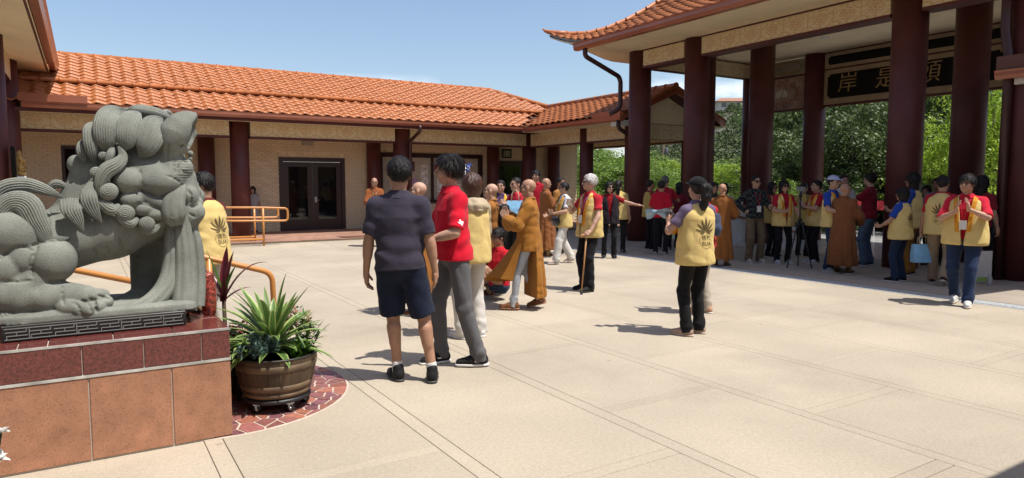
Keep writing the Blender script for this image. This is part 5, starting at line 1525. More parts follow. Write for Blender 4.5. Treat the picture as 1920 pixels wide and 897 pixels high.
person('man in pale blue cap and royal blue shirt applauding', spot(1562, 12.4), 1.74, 120, G2, sk=0, tcol=(.02, .065, .36), vest=YEL, sash=True, hair='cap', capcol=(.40, .45, .66), smile=True, L='hold', R='hold', q=1, seed=85, bcol=(.025, .045, .10), lw=1.1, shoe=(.4, .4, .4))
person('person in white top behind the man in the pale blue cap', spot(1582, 14.0), 1.78, 160, G2, sk=1, tcol=(.62, .61, .60), hair='short', L='down', R='hold', q=2, seed=86, bcol=BLK)
P33 = person('bald monk in long brown robe seen from behind at the pavilion edge', spot(1585, 12.1), 1.60, 24, G2, sk=1, w=1.04, b=1.12, top='robe', tcol=(.225, .085, .032), hair='bald', gl='clear', L='front', R='mid', q=1, seed=87, shoe=(.08, .04, .025), bcol=(.3, .2, .1), head=(30, 0))
person('tall young man in dark red shirt and blue jeans left of the big column', spot(1632, 13.3), 1.80, -70, G2, sk=2, tcol=(.22, .012, .022), hair='boy', L='reach', R='hold', q=1, seed=88, bcol=(.10, .15, .22), lw=1.2, shoe=(.05, .06, .09))
person('tall man in sunglasses, blue shirt and yellow vest behind the short woman', spot(1712, 11.9), 1.78, -78, G2, sk=1, tcol=(.02, .06, .30), vest=YEL, sash=True, hair='long', gl='dark', L='hold', R='down', q=1, seed=89, bcol=(.30, .15, .03), lw=1.3)
person('short woman in blue shirt and yellow vest facing left by the big column', spot(1694, 11.1), 1.53, -62, G2, sk=1, b=1.05, tcol=(.02, .065, .36), vest=YEL, vopen=False, sash=True, emb=.9, hair='bob', L='mid', R='down', q=1, seed=90, bcol=(.022, .038, .08), shoe=(.012, .012, .013))
P37 = person('man in khaki trousers and printed yellow vest walking away with a blue bag', spot(1768, 10.75), 1.72, 10, G2, sk=1, w=1.06, b=1.08, tcol=(.45, .02, .035), vest=YEL, vopen=False, emb=1.05, hair='short', L='bag', R='hold', q=1, seed=91, bcol=(.34, .255, .165), lw=1.25, shoe=(.035, .022, .018), feet=((-.11, .16, 0, 0), (.11, -.20, 0, .07)), sleeve=.8)
person('woman in dark red behind the applauding man in sunglasses', spot(1842, 11.4), 1.72, 30, G2, sk=1, tcol=(.25, .02, .03), hair='long', q=2, seed=92, bcol=BLK)
person('woman in pale top seen between the big column and the khaki trousers', spot(1738, 13.9), 1.56, 200, G2, sk=0, tcol=(.45, .40, .38), hair='long', L='front', R='front', q=2, seed=93, bcol=(.05, .05, .06))
person('dark haired man in a pale shirt left of the printed vest', spot(1757, 13.2), 1.70, 200, G2, sk=1, tcol=(.38, .34, .36), hair='short', L='front', R='front', q=2, seed=94, bcol=BLK)
person('child sitting low beside the far right column', spot(1858, 11.9), 1.50, 200, G2, sk=0, tcol=(.05, .06, .10), hair='long', q=2, seed=95, bcol=(.04, .05, .09), pose=dict(drop=.62, knee=(0, .6, 1)), feet=((-.12, .42, .1, 0), (.12, .40, -.1, 0)), L='mid', R='mid')
# ------------------------------------------------------------------ pedestal and stone lion
M_granite = mat('red_granite', (.14, .036, .030), .22, var=.35, scale=60, detail=6, spots=(150, .60, .45), coat=.3)
M_granite2 = mat('rust_tile', (.40, .19, .112), .40, var=.15, scale=9, detail=8, spots=(120, .60, .72), bump=.1, bscale=120, dirt=.15, dscale=3)
M_trim = mat('worn_trim', (.50, .48, .44), .6, var=.2, scale=12, dirt=.3, dscale=6)
M_pgrout = mat('pale_grout', (.45, .40, .34), .9)
ped = empty('lion_pedestal', (0, 5.1, 0), 0, 'granite tiled pedestal under the grey stone lion', 'pedestal')
PX0, PX1, PY0, PY1, PZ = -1.15, .735, 4.53, 5.72, .70
c = MB(); c.box((PX0+.008, PY0+.008, -.02), (PX1-.008, PY1-.008, PZ-.012)); c.build('grout_core', M_pgrout, ped)
def ptile(lo, hi, m, nm='granite_tile'): MB().box(lo, hi, bev=.003).build(nm, m, ped)
for x0, x1 in ((-1.15, -.53), (-.523, -.03), (-.023, .397), (.404, PX1)): ptile((x0, PY0, .012), (x1, PY0+.02, .492), M_granite2, 'wall_tile')
for x0, x1 in ((-1.15, -.60), (-.594, -.055), (-.049, .255), (.261, .570), (.576, PX1)): ptile((x0, PY0-.001, .512), (x1, PY0+.02, .683), M_granite)
for x0, x1 in ((-1.15, -.79), (-.784, -.355), (-.349, -.215), (-.209, .105), (.111, .425), (.431, PX1)):
    ptile((x0, PY0+.006, .69), (x1, PY0+.40, PZ), M_granite); ptile((x0, PY0+.406, .69), (x1, PY0+.80, PZ), M_granite); ptile((x0, PY0+.806, .69), (x1, PY1, PZ), M_granite)
for y0, y1 in ((PY0+.004, 4.93), (4.936, 5.33), (5.336, PY1)):
    ptile((PX1-.02, y0, .012), (PX1, y1, .492), M_granite2, 'wall_tile'); ptile((PX1-.02, y0, .512), (PX1+.001, y1, .683), M_granite)
MB().box((PX0, PY0-.004, .494), (PX1+.004, PY1, .510)).build('trim_strip', M_trim, ped)
MB().box((PX0, PY0-.003, .685), (PX1+.003, PY0+.006, .6985)).build('trim_strip', M_trim, ped)
for o in [o for o in bpy.data.objects if o.parent is ped]: o.location = Vector(o.location)-Vector(ped.location)
# black key-pattern base
kb = empty('carved_base', (0, 5.0, PZ), 0, 'black stone base with white key pattern below the lion', 'plinth')
bl = Vector(kb.location)
def rel(root):
    for o in [o for o in bpy.data.objects if o.parent is root]: o.matrix_basis = Matrix.Translation(-Vector(root.location))@o.matrix_basis
KX0, KX1, KY0, KY1, KZ = -.435, .515, 4.745, 5.42, .795
MB().box((KX0, KY0, PZ+.001), (KX1, KY1, KZ), bev=.004).build('base_block', mat('black_granite', (.012, .013, .014), .35, var=.5, scale=200, coat=.2), kb)
k = MB(); kz0, kz1 = PZ+.012, KZ-.014; t_ = .0022
nkey = 8; wkey = (KX1-KX0-.03)/nkey
def hb(x0, x1, z): k.box((x0, KY0-.004, z-t_), (x1, KY0+.002, z+t_))
def vb_(x, z0, z1): k.box((x-t_, KY0-.0035, z0), (x+t_, KY0+.002, z1))
hh = (kz1-kz0)
for i in range(nkey):
    x = KX0+.015+i*wkey; zs_ = [kz0+hh*q for q in (.06, .36, .66, .96)]
    flip = i % 2
    hb(x, x+wkey, zs_[3]); hb(x, x+wkey, zs_[0])
    hb(x+.10*wkey, x+wkey*.96, zs_[1]); hb(x+.04*wkey, x+wkey*.90, zs_[2])
    vb_(x+wkey*.10, zs_[0], zs_[1]); vb_(x+wkey*.90, zs_[2], zs_[3]); vb_(x+wkey*.5, zs_[1], zs_[2])
    if flip: vb_(x+.02*wkey, zs_[0], zs_[3])
k.build('key_pattern', mat('key_pattern_paint', (.20, .205, .195), .7), kb)
rel(kb)

M_stone = mat('grey_green_stone', (.25, .262, .225), .88, var=.10, scale=9, bump=.5, bscale=330, dirt=.34, dscale=4, spots=(190, .59, .66), detail=8)
lion = empty('stone_lion', (0, 5.05, KZ), 0, 'grey carved stone guardian lion with curled mane on the tiled pedestal', 'statue')
PXM = .0031
def lp(u, v, Y=5.02): return at_y(u, v, Y)
A6 = lambda x, y, Y: lp(120+x/3.589, 190+y/3.589, Y)
A5 = lambda x, y, Y: lp(x/3.204, 380+y/3.204, Y)
vx = Vox((-.62, 4.58, KZ-.06), (.80, 5.50, 2.16), .0068)
def ball(p, r, k=.02, sq=(1, 1, 1)): vx.put(ell(p, (r*PXM*sq[0], r*PXM*sq[1], r*PXM*sq[2])), k)
def bar(p, q, r1, r2, k=.03): vx.put(cap(p, q, r1*PXM, r2*PXM), k)
# base slab, trunk, belly
vx.put(loft([KZ, KZ+.04, KZ+.055], [.545, .535, .50], [.325, .32, .30], [5.07, 5.07, 5.07], [.06, .06, .06], 7.), .015); ball(lp(215, 590, 4.95), 26, .04, (3.0, 1, .6))
bar(lp(-40, 468, 5.09), lp(80, 460, 5.09), 60, 62, .05); bar(lp(80, 460, 5.09), lp(210, 428, 5.09), 62, 60, .05); bar(lp(210, 428, 5.09), lp(300, 390, 5.12), 60, 62, .05)
bar(lp(155, 410, 5.14), lp(200, 335, 5.17), 56, 62, .06)
bar(lp(258, 320, 5.18), lp(205, 325, 5.18), 70, 62, .06)
# hind quarter
ball(lp(24, 440, 4.93), 50, .02, (1.1, .9, 1)); ball(lp(47, 486, 4.885), 34, .010, (1, .9, 1.05)); ball(lp(98, 488, 4.875), 42, .010, (.98, .85, 1.05)); ball(lp(8, 505, 4.90), 38, .010); ball(lp(62, 525, 4.89), 34, .012)
bar(lp(40, 545, 4.88), lp(85, 560, 4.87), 36, 31, .02); bar(lp(0, 548, 4.9), lp(40, 560, 4.88), 38, 34, .02); bar(lp(92, 552, 4.87), lp(160, 558, 4.86), 30, 24, .02)
for u, v, Y, r in ((128, 576, 4.80, 18), (147, 579, 4.785, 16), (164, 580, 4.775, 14.5), (181, 575, 4.79, 14.5), (196, 566, 4.83, 14), (178, 556, 4.83, 17), (190, 554, 4.88, 14)): ball(lp(u, v, Y), r, .005, (1.15, 1, 1))
ball(lp(115, 588, 4.80), 14, .01, (2, 1, .5))
# fore legs behind the beard
bar(lp(285, 430, 5.32), lp(280, 545, 5.30), 46, 36, .03); ball(lp(268, 560, 5.24), 30, .03, (1.4, 1, .8)); bar(lp(330, 400, 5.2), lp(330, 500, 5.2), 50, 36, .04)
# head
ball(A6(590, 470, 5.14), 70, .05, (.95, .95, 1.05)); ball(A6(600, 370, 5.13), 58, .06); ball(A6(640, 540, 4.955), 41, .010, (1.18, .95, .82)); ball(A6(570, 480, 5.02), 42, .05)
ball(A6(440, 537, 4.915), 27, .012, (1.05, .95, 1)); ball(A6(452, 662, 4.91), 20, .010, (1.1, 1, .9)); ball(A6(530, 728, 4.915), 17, .010, (1.2, 1, .85)); ball(A6(615, 765, 4.92), 17, .010, (1.4, 1, .75))
bar(A6(500, 620, 4.93), A6(690, 700, 4.92), 15, 18, .010); ball(A6(610, 715, 4.97), 26, .02, (1.5, 1, .8))
bar(A6(790, 520, 5.03), A6(800, 760, 5.03), 30, 38, .03); ball(A6(830, 640, 4.97), 21, .012, (1, 1, 1.2)); ball(A6(870, 610, 5.05), 17, .008); ball(A6(885, 685, 5.03), 16, .008); ball(A6(868, 745, 5.0), 24, .01); ball(A6(825, 560, 4.99), 14, .01)
ball(A6(850, 770, 4.98), 18, .01); ball(A6(845, 575, 5.12), 20, .01); ball(A6(885, 640, 5.14), 20, .01)
bar(A6(700, 330, 4.98), A6(740, 470, 4.95), 24, 26, .03); ball(A6(790, 450, 4.98), 24, .012); ball(A6(850, 352, 5.10), 7, .004); ball(A6(850, 388, 5.10), 5, .004); ball(A6(850, 490, 5.06), 10, .006)
ball(A6(85, 415, 5.10), 16, .01); bar(A6(85, 440, 5.10), A6(150, 520, 5.10), 15, 24, .02)
# ear: a pointed leaf, hollow towards the front
EP = [((712, 345), 12), ((728, 285), 22), ((752, 215), 30), ((790, 165), 27), ((835, 125), 17), ((884, 86), 2)]
for (a, r1), (b_, r2) in zip(EP[:-1], EP[1:]): bar(A6(*a, 4.925), A6(*b_, 4.925), r1, r2, .03)
bar(A6(790, 300, 4.935), A6(845, 215, 4.93), 17, 16, .02); bar(A6(845, 215, 4.93), A6(878, 100, 4.925), 15, 3, .02)
for a, b_, r1, r2 in (((880, 240), (885, 170), 15, 13), ((885, 170), (893, 125), 13, 4), ((872, 250), (850, 300), 13, 6)): vx.put(cap(A6(*a, 4.90), A6(*b_, 4.905), r1*PXM, r2*PXM), .008, 's')
vx.put(cap(A6(785, 300, 4.88), A6(830, 265, 4.88), .006), .006, 's')
# mouth line, brow folds, belly wrinkles
for P, r in (((A6(560, 612, 4.80), A6(640, 650, 4.83), A6(690, 655, 4.86)), .011),):
    for a, b in zip(P[:-1], P[1:]): vx.put(cap(a, b, r+.035), .008, 's') if False else None
for x, y in ((560, 300), (640, 290), (715, 240), (770, 300), (840, 230)): vx.put(cap(A5(x, y, 4.81), A5(x+22, y+42, 4.815), .006, .002), .012, 's')
for a, b_ in (((205, 250), (330, 235)), ((330, 235), (410, 215)), ((200, 330), (215, 270)), ((185, 440), (200, 340)), ((390, 480), (330, 470)), ((0, 330), (60, 280)), ((60, 280), (140, 265)), ((20, 430), (90, 470)), ((90, 470), (180, 470))):
    vx.put(cap(A5(*a, 4.745), A5(*b_, 4.745), .030), .012, 's') if False else None
for u, v, Y in ((146, 587, 4.775), (166, 586, 4.765), (181, 583, 4.78), (199, 575, 4.81)): vx.put(cap(lp(u, v, Y), lp(u+5, v+4, Y-.012), .012, .003), .003)
for P_ in (((150, 582), (153, 566)), ((166, 584), (166, 567)), ((180, 580), (178, 562))): vx.put(cap(lp(*P_[0], 4.765), lp(*P_[1], 4.785), .006, .004), .008, 's')
def ribs(X, Y, Z):
    c0 = A6(780, 455, 4.93); d2 = ((X-c0[0])/.075)**2+((Y-c0[1])/.10)**2+((Z-c0[2])/.085)**2
    return .0045*np.sin(2*math.pi*Z/.017)*np.exp(-d2*d2)
vx.disp(ribs)
vx.disp(waves(4, 22, .0022))
def crom(P, n):
    P = np.array(P, float); m = len(P); out = []
    for t in np.linspace(0, m-1, n):
        i = min(int(t), m-2); u = t-i
        p0, p1, p2, p3 = P[max(i-1, 0)], P[i], P[i+1], P[min(i+2, m-1)]
        out.append(.5*((2*p1)+(-p0+p2)*u+(2*p0-5*p1+4*p2-p3)*u*u+(-p0+3*p1-3*p2+p3)*u**3))
    return np.array(out)
def surf_at(p):
    """first stone met on the line of sight through a point"""
    d = unit(np.array(p)-EYEP); t = 3.2
    while t < 6.5:
        q = EYEP+d*t; i = np.round((q-vx.lo)/vx.h).astype(int)
        if (i >= 0).all() and (i < vx.n).all() and vx.D[tuple(i)] < 0: return q
        t += .003
    return None
def carve(P, r=.0065, k=.007):
    S_ = [surf_at(p) for p in crom(P, 4*len(P))]
    S_ = [s for s in S_ if s is not None]
    for a, b_ in zip(S_[:-1], S_[1:]):
        if np.linalg.norm(a-b_) < .07: cuts.append((a, b_, r, k))
cuts = []
c6 = lambda *L_: [A6(x, y, 4.9) for x, y in L_]
c5 = lambda *L_: [A5(x, y, 4.85) for x, y in L_]
for P_, r_ in ((c6((478, 585), (560, 615), (635, 648), (695, 655)), .011), (c6((508, 470), (522, 540), (505, 600), (430, 625)), .006), (c6((488, 690), (560, 700), (640, 722), (690, 735)), .007), (c6((400, 600), (470, 600), (500, 640)), .005),
               (c6((765, 302), (785, 300), (805, 304)), .006), (c6((700, 290), (690, 340), (700, 400)), .006), (c6((792, 560), (805, 640), (805, 740), (790, 815)), .008), (c6((832, 600), (858, 640), (848, 690)), .007), (c6((842, 705), (880, 715), (900, 700)), .007), (c6((845, 760), (875, 775)), .006), (c6((690, 500), (740, 520), (780, 545)), .006),
               (c5((200, 262), (260, 240), (330, 232), (410, 214)), .009), (c5((188, 440), (186, 380), (200, 320), (222, 268)), .009), (c5((0, 342), (60, 285), (140, 264), (195, 290)), .008), (c5((400, 482), (350, 470), (300, 480)), .007), (c5((30, 470), (90, 478), (180, 470)), .006),
               (c5((562, 280), (572, 300), (580, 328)), .006), (c5((638, 268), (646, 290), (656, 312)), .006), (c5((714, 208), (722, 250), (738, 292)), .007), (c5((770, 290), (800, 312), (840, 320)), .005), (c5((610, 320), (660, 330), (720, 310)), .004), (c5((300, 60), (290, 100), (300, 140)), .005),
               (c5((380, 505), (370, 560), (385, 610)), .006), (c5((500, 590), (530, 610), (548, 655)), .008), (c5((545, 580), (572, 605), (580, 655)), .008), (c5((590, 560), (625, 570), (655, 580)), .007), (c5((440, 600), (470, 625), (478, 660)), .007)): carve(P_, r_)
for k_ in range(7): carve(c6((712+k_*5, 398+k_*13), (770, 390+k_*14), (838, 398+k_*14)), .0042, .004)
for a, b_, r_, k_ in cuts: vx.put(cap(a, b_, r_), k_, 's')
vx.cut(lambda X, Y, Z: KZ+.001-Z)
V, Q = vx.mesh()
add('body', np_mesh('body', V-np.array(lion.location), Q, M_stone, True), lion)
def lock(name, pts, wid, th=.55, pitch=.0145, amp=.0075, nv=(-.12, -1, .15), ns=34, bulge=1.):
    """a carved lock of hair: swept oval with grooves running along it"""
    S = crom(np.column_stack([np.array(pts), np.array(wid)*PXM]), ns); n0 = unit(nv)
    wmax = max(wid)*PXM; K = max(2, round(2*wmax/pitch)); nt = int(min(200, 16*K)); TH_ = np.linspace(0, 2*math.pi, nt, endpoint=False)
    V = []
    for i in range(ns):
        t = unit(S[min(i+1, ns-1), :3]-S[max(i-1, 0), :3]); wdir = unit(np.cross(t, n0)); nn = np.cross(wdir, t); w = max(S[i, 3], .002)
        cs = np.cos(TH_); sn = np.sin(TH_)
        g = amp*min(1, w/(.45*wmax))*(np.abs(np.sin(math.pi*K*(cs+1)/2))**.4-.72)*np.clip(np.abs(sn)*2.5, 0, 1)
        V.append(S[i, :3]+np.outer(cs*w, wdir)+np.outer(sn*(w*th)+np.sign(sn)*g, nn))
    V = np.concatenate(V); Q = []
    a = np.arange(nt); b = (a+1) % nt
    for i in range(ns-1): Q.append(np.stack([i*nt+a, i*nt+b, (i+1)*nt+b, (i+1)*nt+a], 1))
    return add(name, np_mesh(name, V-np.array(lion.location), np.concatenate(Q).astype(np.int32), M_stone, True), lion)
def curl(c, R, nv=(-.12, -1, .12), K=4.0, H=.75, name='curl', turn=1):
    R = R*PXM; n = unit(nv); e1 = unit(np.cross(n, (0, 0, 1.))); e2 = np.cross(e1, n); nr, na = 44, 60; V = []
    for i in range(nr+1):
        r = i/nr
        for j in range(na):
            a = 2*math.pi*j/na
            h = H*R*math.sqrt(max(0, 1-r*r))+.0045*(abs(math.sin(math.pi*(r*K-turn*a/(2*math.pi))))**.6-.5)*min(1, (1-r)*8)
            V.append(np.array(c)+R*r*(e1*math.cos(a)+e2*math.sin(a))+n*h)
    Q = [(i*na+j, i*na+(j+1) % na, (i+1)*na+(j+1) % na, (i+1)*na+j) for i in range(nr) for j in range(na)]
    return add(name, np_mesh(name, np.array(V)-np.array(lion.location), np.array(Q, np.int32)[:, ::-1], M_stone, True), lion)
Ym = 4.93
lock('mane_lock', [A6(650, 112, 5.06), A6(600, 150, 4.96), A6(582, 235, 4.90), A6(550, 320, 4.89), A6(508, 385, 4.925)], [6, 21, 27, 20, 2], .42)
lock('mane_lock', [A6(500, 78, 5.08), A6(455, 115, 4.97), A6(425, 195, 4.91), A6(415, 275, 4.90), A6(395, 335, 4.93)], [6, 21, 24, 18, 3], .45)
lock('mane_lock', [A6(400, 60, 5.10), A6(320, 85, 5.0), A6(283, 160, 4.93), A6(282, 260, 4.92), A6(285, 345, 4.94)], [6, 21, 23, 20, 6], .48)
lock('mane_lock', [A6(225, 150, 5.10), A6(182, 185, 5.0), A6(178, 265, 4.96), A6(190, 340, 4.95), A6(202, 405, 4.96)], [4, 13, 14, 11, 3], .8)
lock('mane_lock', [A6(140, 262, 5.08), A6(120, 300, 5.02), A6(122, 350, 5.0), A6(138, 405, 5.0)], [3, 9, 10, 3], .9)
lock('mane_lock', [A6(720, 118, 5.12), A6(650, 92, 5.12), A6(560, 70, 5.14), A6(480, 62, 5.15), A6(430, 75, 5.16)], [4, 12, 14, 12, 5], .9, nv=(0, -.4, 1))
for dx in (0, 120, 240): lock('mane_lock', [A6(480+dx*.8, 75+dx*.1, 5.14), A6(430+dx, 100, 5.28), A6(425+dx, 200, 5.34), A6(410+dx, 310, 5.34)], [6, 20, 22, 6], .6, nv=(0, 1, .2))
lock('side_lock', [A6(368, 305, 4.90), A6(395, 370, 4.885), A6(360, 425, 4.87), A6(285, 470, 4.865), A6(245, 550, 4.87), A6(238, 640, 4.88)], [3, 9, 14, 15, 11, 5], .8)
lock('side_lock', [A6(330, 305, 4.93), A6(312, 360, 4.90), A6(290, 430, 4.90)], [4, 8, 5], .8)
lock('side_lock', [A6(230, 640, 4.91), A6(265, 690, 4.875), A6(330, 730, 4.865), A6(380, 700, 4.865)], [6, 11, 12, 5], .8)
curl(A6(300, 608, 4.865), 17.5, K=4.5); curl(A6(262, 368, 4.92), 8.5, K=2.6); curl(A6(218, 482, 4.93), 12, K=3, turn=-1)
curl(A6(415, 752, 4.87), 17, K=4.2); lock('side_lock', [A6(355, 745, 4.89), A6(400, 790, 4.875), A6(450, 820, 4.87), A6(500, 790, 4.875)], [6, 11, 11, 4], .8)
curl(A6(557, 825, 4.885), 15.5, K=4); lock('side_lock', [A6(505, 815, 4.90), A6(540, 865, 4.895), A6(600, 865, 4.895), A6(655, 820, 4.90)], [5, 9, 9, 3], .8)
lock('chest_lock', [A6(190, 545, 4.90), A6(165, 640, 4.862), A6(195, 730, 4.858), A6(255, 818, 4.87)], [6, 15, 12, 1], .35)
lock('chest_lock', [A6(70, 660, 4.90), A6(60, 730, 4.852), A6(95, 800, 4.845), A6(132, 878, 4.85)], [14, 15, 10, 1], .3)
lock('chest_lock', [A6(10, 660, 4.90), A6(15, 730, 4.86), A6(10, 790, 4.852)], [10, 10, 1], .3)
# moustache flap
lock('moustache', [A6(800, 545, 4.95), A6(765, 610, 4.905), A6(735, 690, 4.88), A6(742, 770, 4.875), A6(760, 830, 4.89)], [7, 18, 23, 23, 14], .6, .045, .009)
curl(A6(738, 772, 4.845), 9, K=2.0, H=.4, name='moustache_curl')
# tail plumes
lock('tail_plume', [lp(-30, 470, 4.93), lp(-12, 415, 4.90), lp(18, 382, 4.88), lp(50, 385, 4.86), lp(70, 420, 4.85), lp(92, 448, 4.85), lp(130, 446, 4.86)], [18, 20, 20, 23, 20, 12, 1], .5, ns=48)
lock('tail_plume', [lp(-30, 392, 5.02), lp(5, 355, 5.0), lp(48, 347, 4.97), lp(88, 358, 4.95), lp(120, 372, 4.95)], [15, 15, 14, 10, 1], .6, ns=40)
lock('tail_plume', [lp(88, 358, 5.10), lp(106, 345, 5.10), lp(134, 356, 5.10)], [4, 9, 2], .8)
curl(lp(24, 590, 4.83), 25, K=4, H=.35, name='base_scroll', nv=(0, -.8, .6))
# beard flowing down to the base
lock('beard', [lp(322, 405, 4.98), lp(325, 465, 4.96), lp(318, 525, 4.93), lp(285, 566, 4.88), lp(225, 588, 4.83), lp(160, 598, 4.80)], [15, 18, 21, 19, 12, 3], .75, .05, .012, ns=48)
lock('beard', [lp(338, 405, 4.95), lp(346, 465, 4.93), lp(348, 525, 4.91), lp(345, 583, 4.86)], [17, 20, 24, 25], .8, .055, .013)
lock('beard', [lp(352, 410, 5.02), lp(365, 460, 5.0), lp(369, 525, 4.97), lp(366, 574, 4.94)], [12, 16, 18, 19], .9, .05, .012)
# ------------------------------------------------------------------ mosaic apron, barrel planter and plants
def clip_poly(P, n, d):
    out = []
    for i in range(len(P)):
        a, b = P[i], P[(i+1) % len(P)]; da = a[0]*n[0]+a[1]*n[1]-d; db = b[0]*n[0]+b[1]*n[1]-d
        if da <= 0: out.append(a)
        if (da < 0) != (db < 0) and da != db:
            t = da/(da-db); out.append((a[0]+(b[0]-a[0])*t, a[1]+(b[1]-a[1])*t))
    return out
MC = (.775, 5.50); MR = .975
mos = empty('mosaic_apron', (MC[0], MC[1], 0), 0); del mos
M_mgrout = mat('mosaic_grout', (.48, .40, .33), .9)
M_mos = [mat('mosaic_stone_a', (.25, .095, .085), .45, rnd_v=.25, var=.2, scale=30), mat('mosaic_stone_b', (.31, .115, .075), .45, rnd_v=.25, var=.2, scale=30), mat('mosaic_stone_c', (.19, .075, .085), .45, rnd_v=.2, var=.2, scale=30)]
m = MB(); m.lathe([(MR+.015, .0005), (MR+.012, .004)], (MC[0], MC[1], 0), 64, sm=False)
apron = tag(m.build('mosaic_apron', M_mgrout), kind='structure')
R_ = random.Random(11); seeds = []
for _ in range(900):
    a = R_.uniform(0, 2*math.pi); r = MR*math.sqrt(R_.random()); p = (MC[0]+r*math.cos(a), MC[1]+r*math.sin(a))
    if p[0] < .68 or p[1] < 4.40: continue
    if all((p[0]-q[0])**2+(p[1]-q[1])**2 > .072**2 for q in seeds): seeds.append(p)
circ = [(MC[0]+MR*math.cos(t), MC[1]+MR*math.sin(t)) for t in np.linspace(0, 2*math.pi, 40, endpoint=False)]
for i, p in enumerate(seeds):
    P = circ
    for j, q in enumerate(seeds):
        if i == j or abs(p[0]-q[0])+abs(p[1]-q[1]) > .55: continue
        n = (q[0]-p[0], q[1]-p[1]); L_ = math.hypot(*n); n = (n[0]/L_, n[1]/L_)
        P = clip_poly(P, n, n[0]*(p[0]+q[0])/2+n[1]*(p[1]+q[1])/2-.0075)
        if len(P) < 3: break
    if len(P) >= 3:
        m = MB(); m.prism(P, .0035, .0075+R_.uniform(0, .002)); m.build('mosaic_stone', M_mos[R_.choice((0, 0, 1, 2))], apron)
BCX, BCY = 1.115, 4.98
M_stave = mat('weathered_oak', (.085, .052, .028), .75, var=.35, scale=7, stretch=(1, 1, .15), bump=.35, bscale=60, rnd_v=.22, dirt=.3)
M_hoop = mat('worn_hoop', (.15, .10, .056), .55, var=.3, scale=10, bump=.2, dirt=.3)
M_soil = mat('potting_soil', (.02, .013, .008), .95, var=.4, scale=40, bump=.6)
bar_ = empty('barrel_planter', (BCX, BCY, 0), 0, 'half barrel planter of weathered staves on a wheeled black caddy', 'planter')
bz0, bz1 = .115, .395
def brad(t): return .222+.062*t+.010*math.sin(math.pi*t)
ns = 22
for i in range(ns):
    a0 = 2*math.pi*i/ns+.004; a1 = 2*math.pi*(i+1)/ns-.004; G_ = []
    for t in np.linspace(0, 1, 6): G_.append([((brad(t)+.001*(i % 3))*math.cos(a), (brad(t)+.001*(i % 3))*math.sin(a), bz0+(bz1-bz0)*t) for a in (a0, (a0+a1)/2, a1)])
    m = MB(); m.grid(G_); m.grid([[(x*.93, y*.93, z) for x, y, z in row] for row in G_[::-1]]); m.grid([G_[-1], [(x*.93, y*.93, z) for x, y, z in G_[-1]]]); m.build('stave', M_stave, bar_)
for t0, t1 in ((.02, .12), (.20, .34), (.70, .86)):
    m = MB(); rr = [(brad(t0)+.002, t0), (brad(t0)+.006, t0+.01), (brad(t1)+.006, t1-.01), (brad(t1)+.002, t1)]
    m.lathe([(r, bz0+(bz1-bz0)*t) for r, t in rr], (0, 0, 0), 40); m.build('hoop', M_hoop, bar_)
m = MB(); m.tube([(brad(1)*.985*math.cos(a), brad(1)*.985*math.sin(a), bz1) for a in np.linspace(0, 2*math.pi, 40, endpoint=False)], .009, 8, closed=True); m.build('rim', mat('dark_rim', (.02, .015, .012), .5), bar_)
m = MB(); m.lathe([(.0, .36), (.255, .36)], (0, 0, 0), 30); m.build('soil', M_soil, bar_)
m = MB(); m.lathe([(.225, .078), (.235, .082), (.235, .104), (.20, .112)], (0, 0, 0), 32)
cad = m.build('caddy', mat('black_plastic', (.012, .012, .013), .5), bar_)
for a in np.linspace(0, 2*math.pi, 6)[:-1]:
    a += -1.35; cx_, cy_ = .19*math.cos(a), .19*math.sin(a)
    m = MB(); m.tube([(cx_-.012, cy_-.01, .036), (cx_+.012, cy_+.01, .036)], .034, 16); w_ = m.build('wheel', mat('wheel_black', (.015, .015, .016), .5), cad)
    m = MB(); m.tube([(cx_-.015, cy_-.0125, .036), (cx_+.015, cy_+.0125, .036)], .013, 10); m.build('hub', M_steel, w_) if False else None
    m = MB(); m.box((cx_-.026, cy_-.026, .070), (cx_+.026, cy_+.026, .079)); m.raw([(cx_-.018, cy_-.02, .078), (cx_+.018, cy_-.02, .078), (cx_+.012, cy_-.028, .034), (cx_-.012, cy_-.028, .034)], [(0, 1, 2, 3)]); m.tube([(cx_, cy_-.03, .036), (cx_, cy_-.022, .036)], .011, 10); m.build('caster_bracket', M_steel, cad)
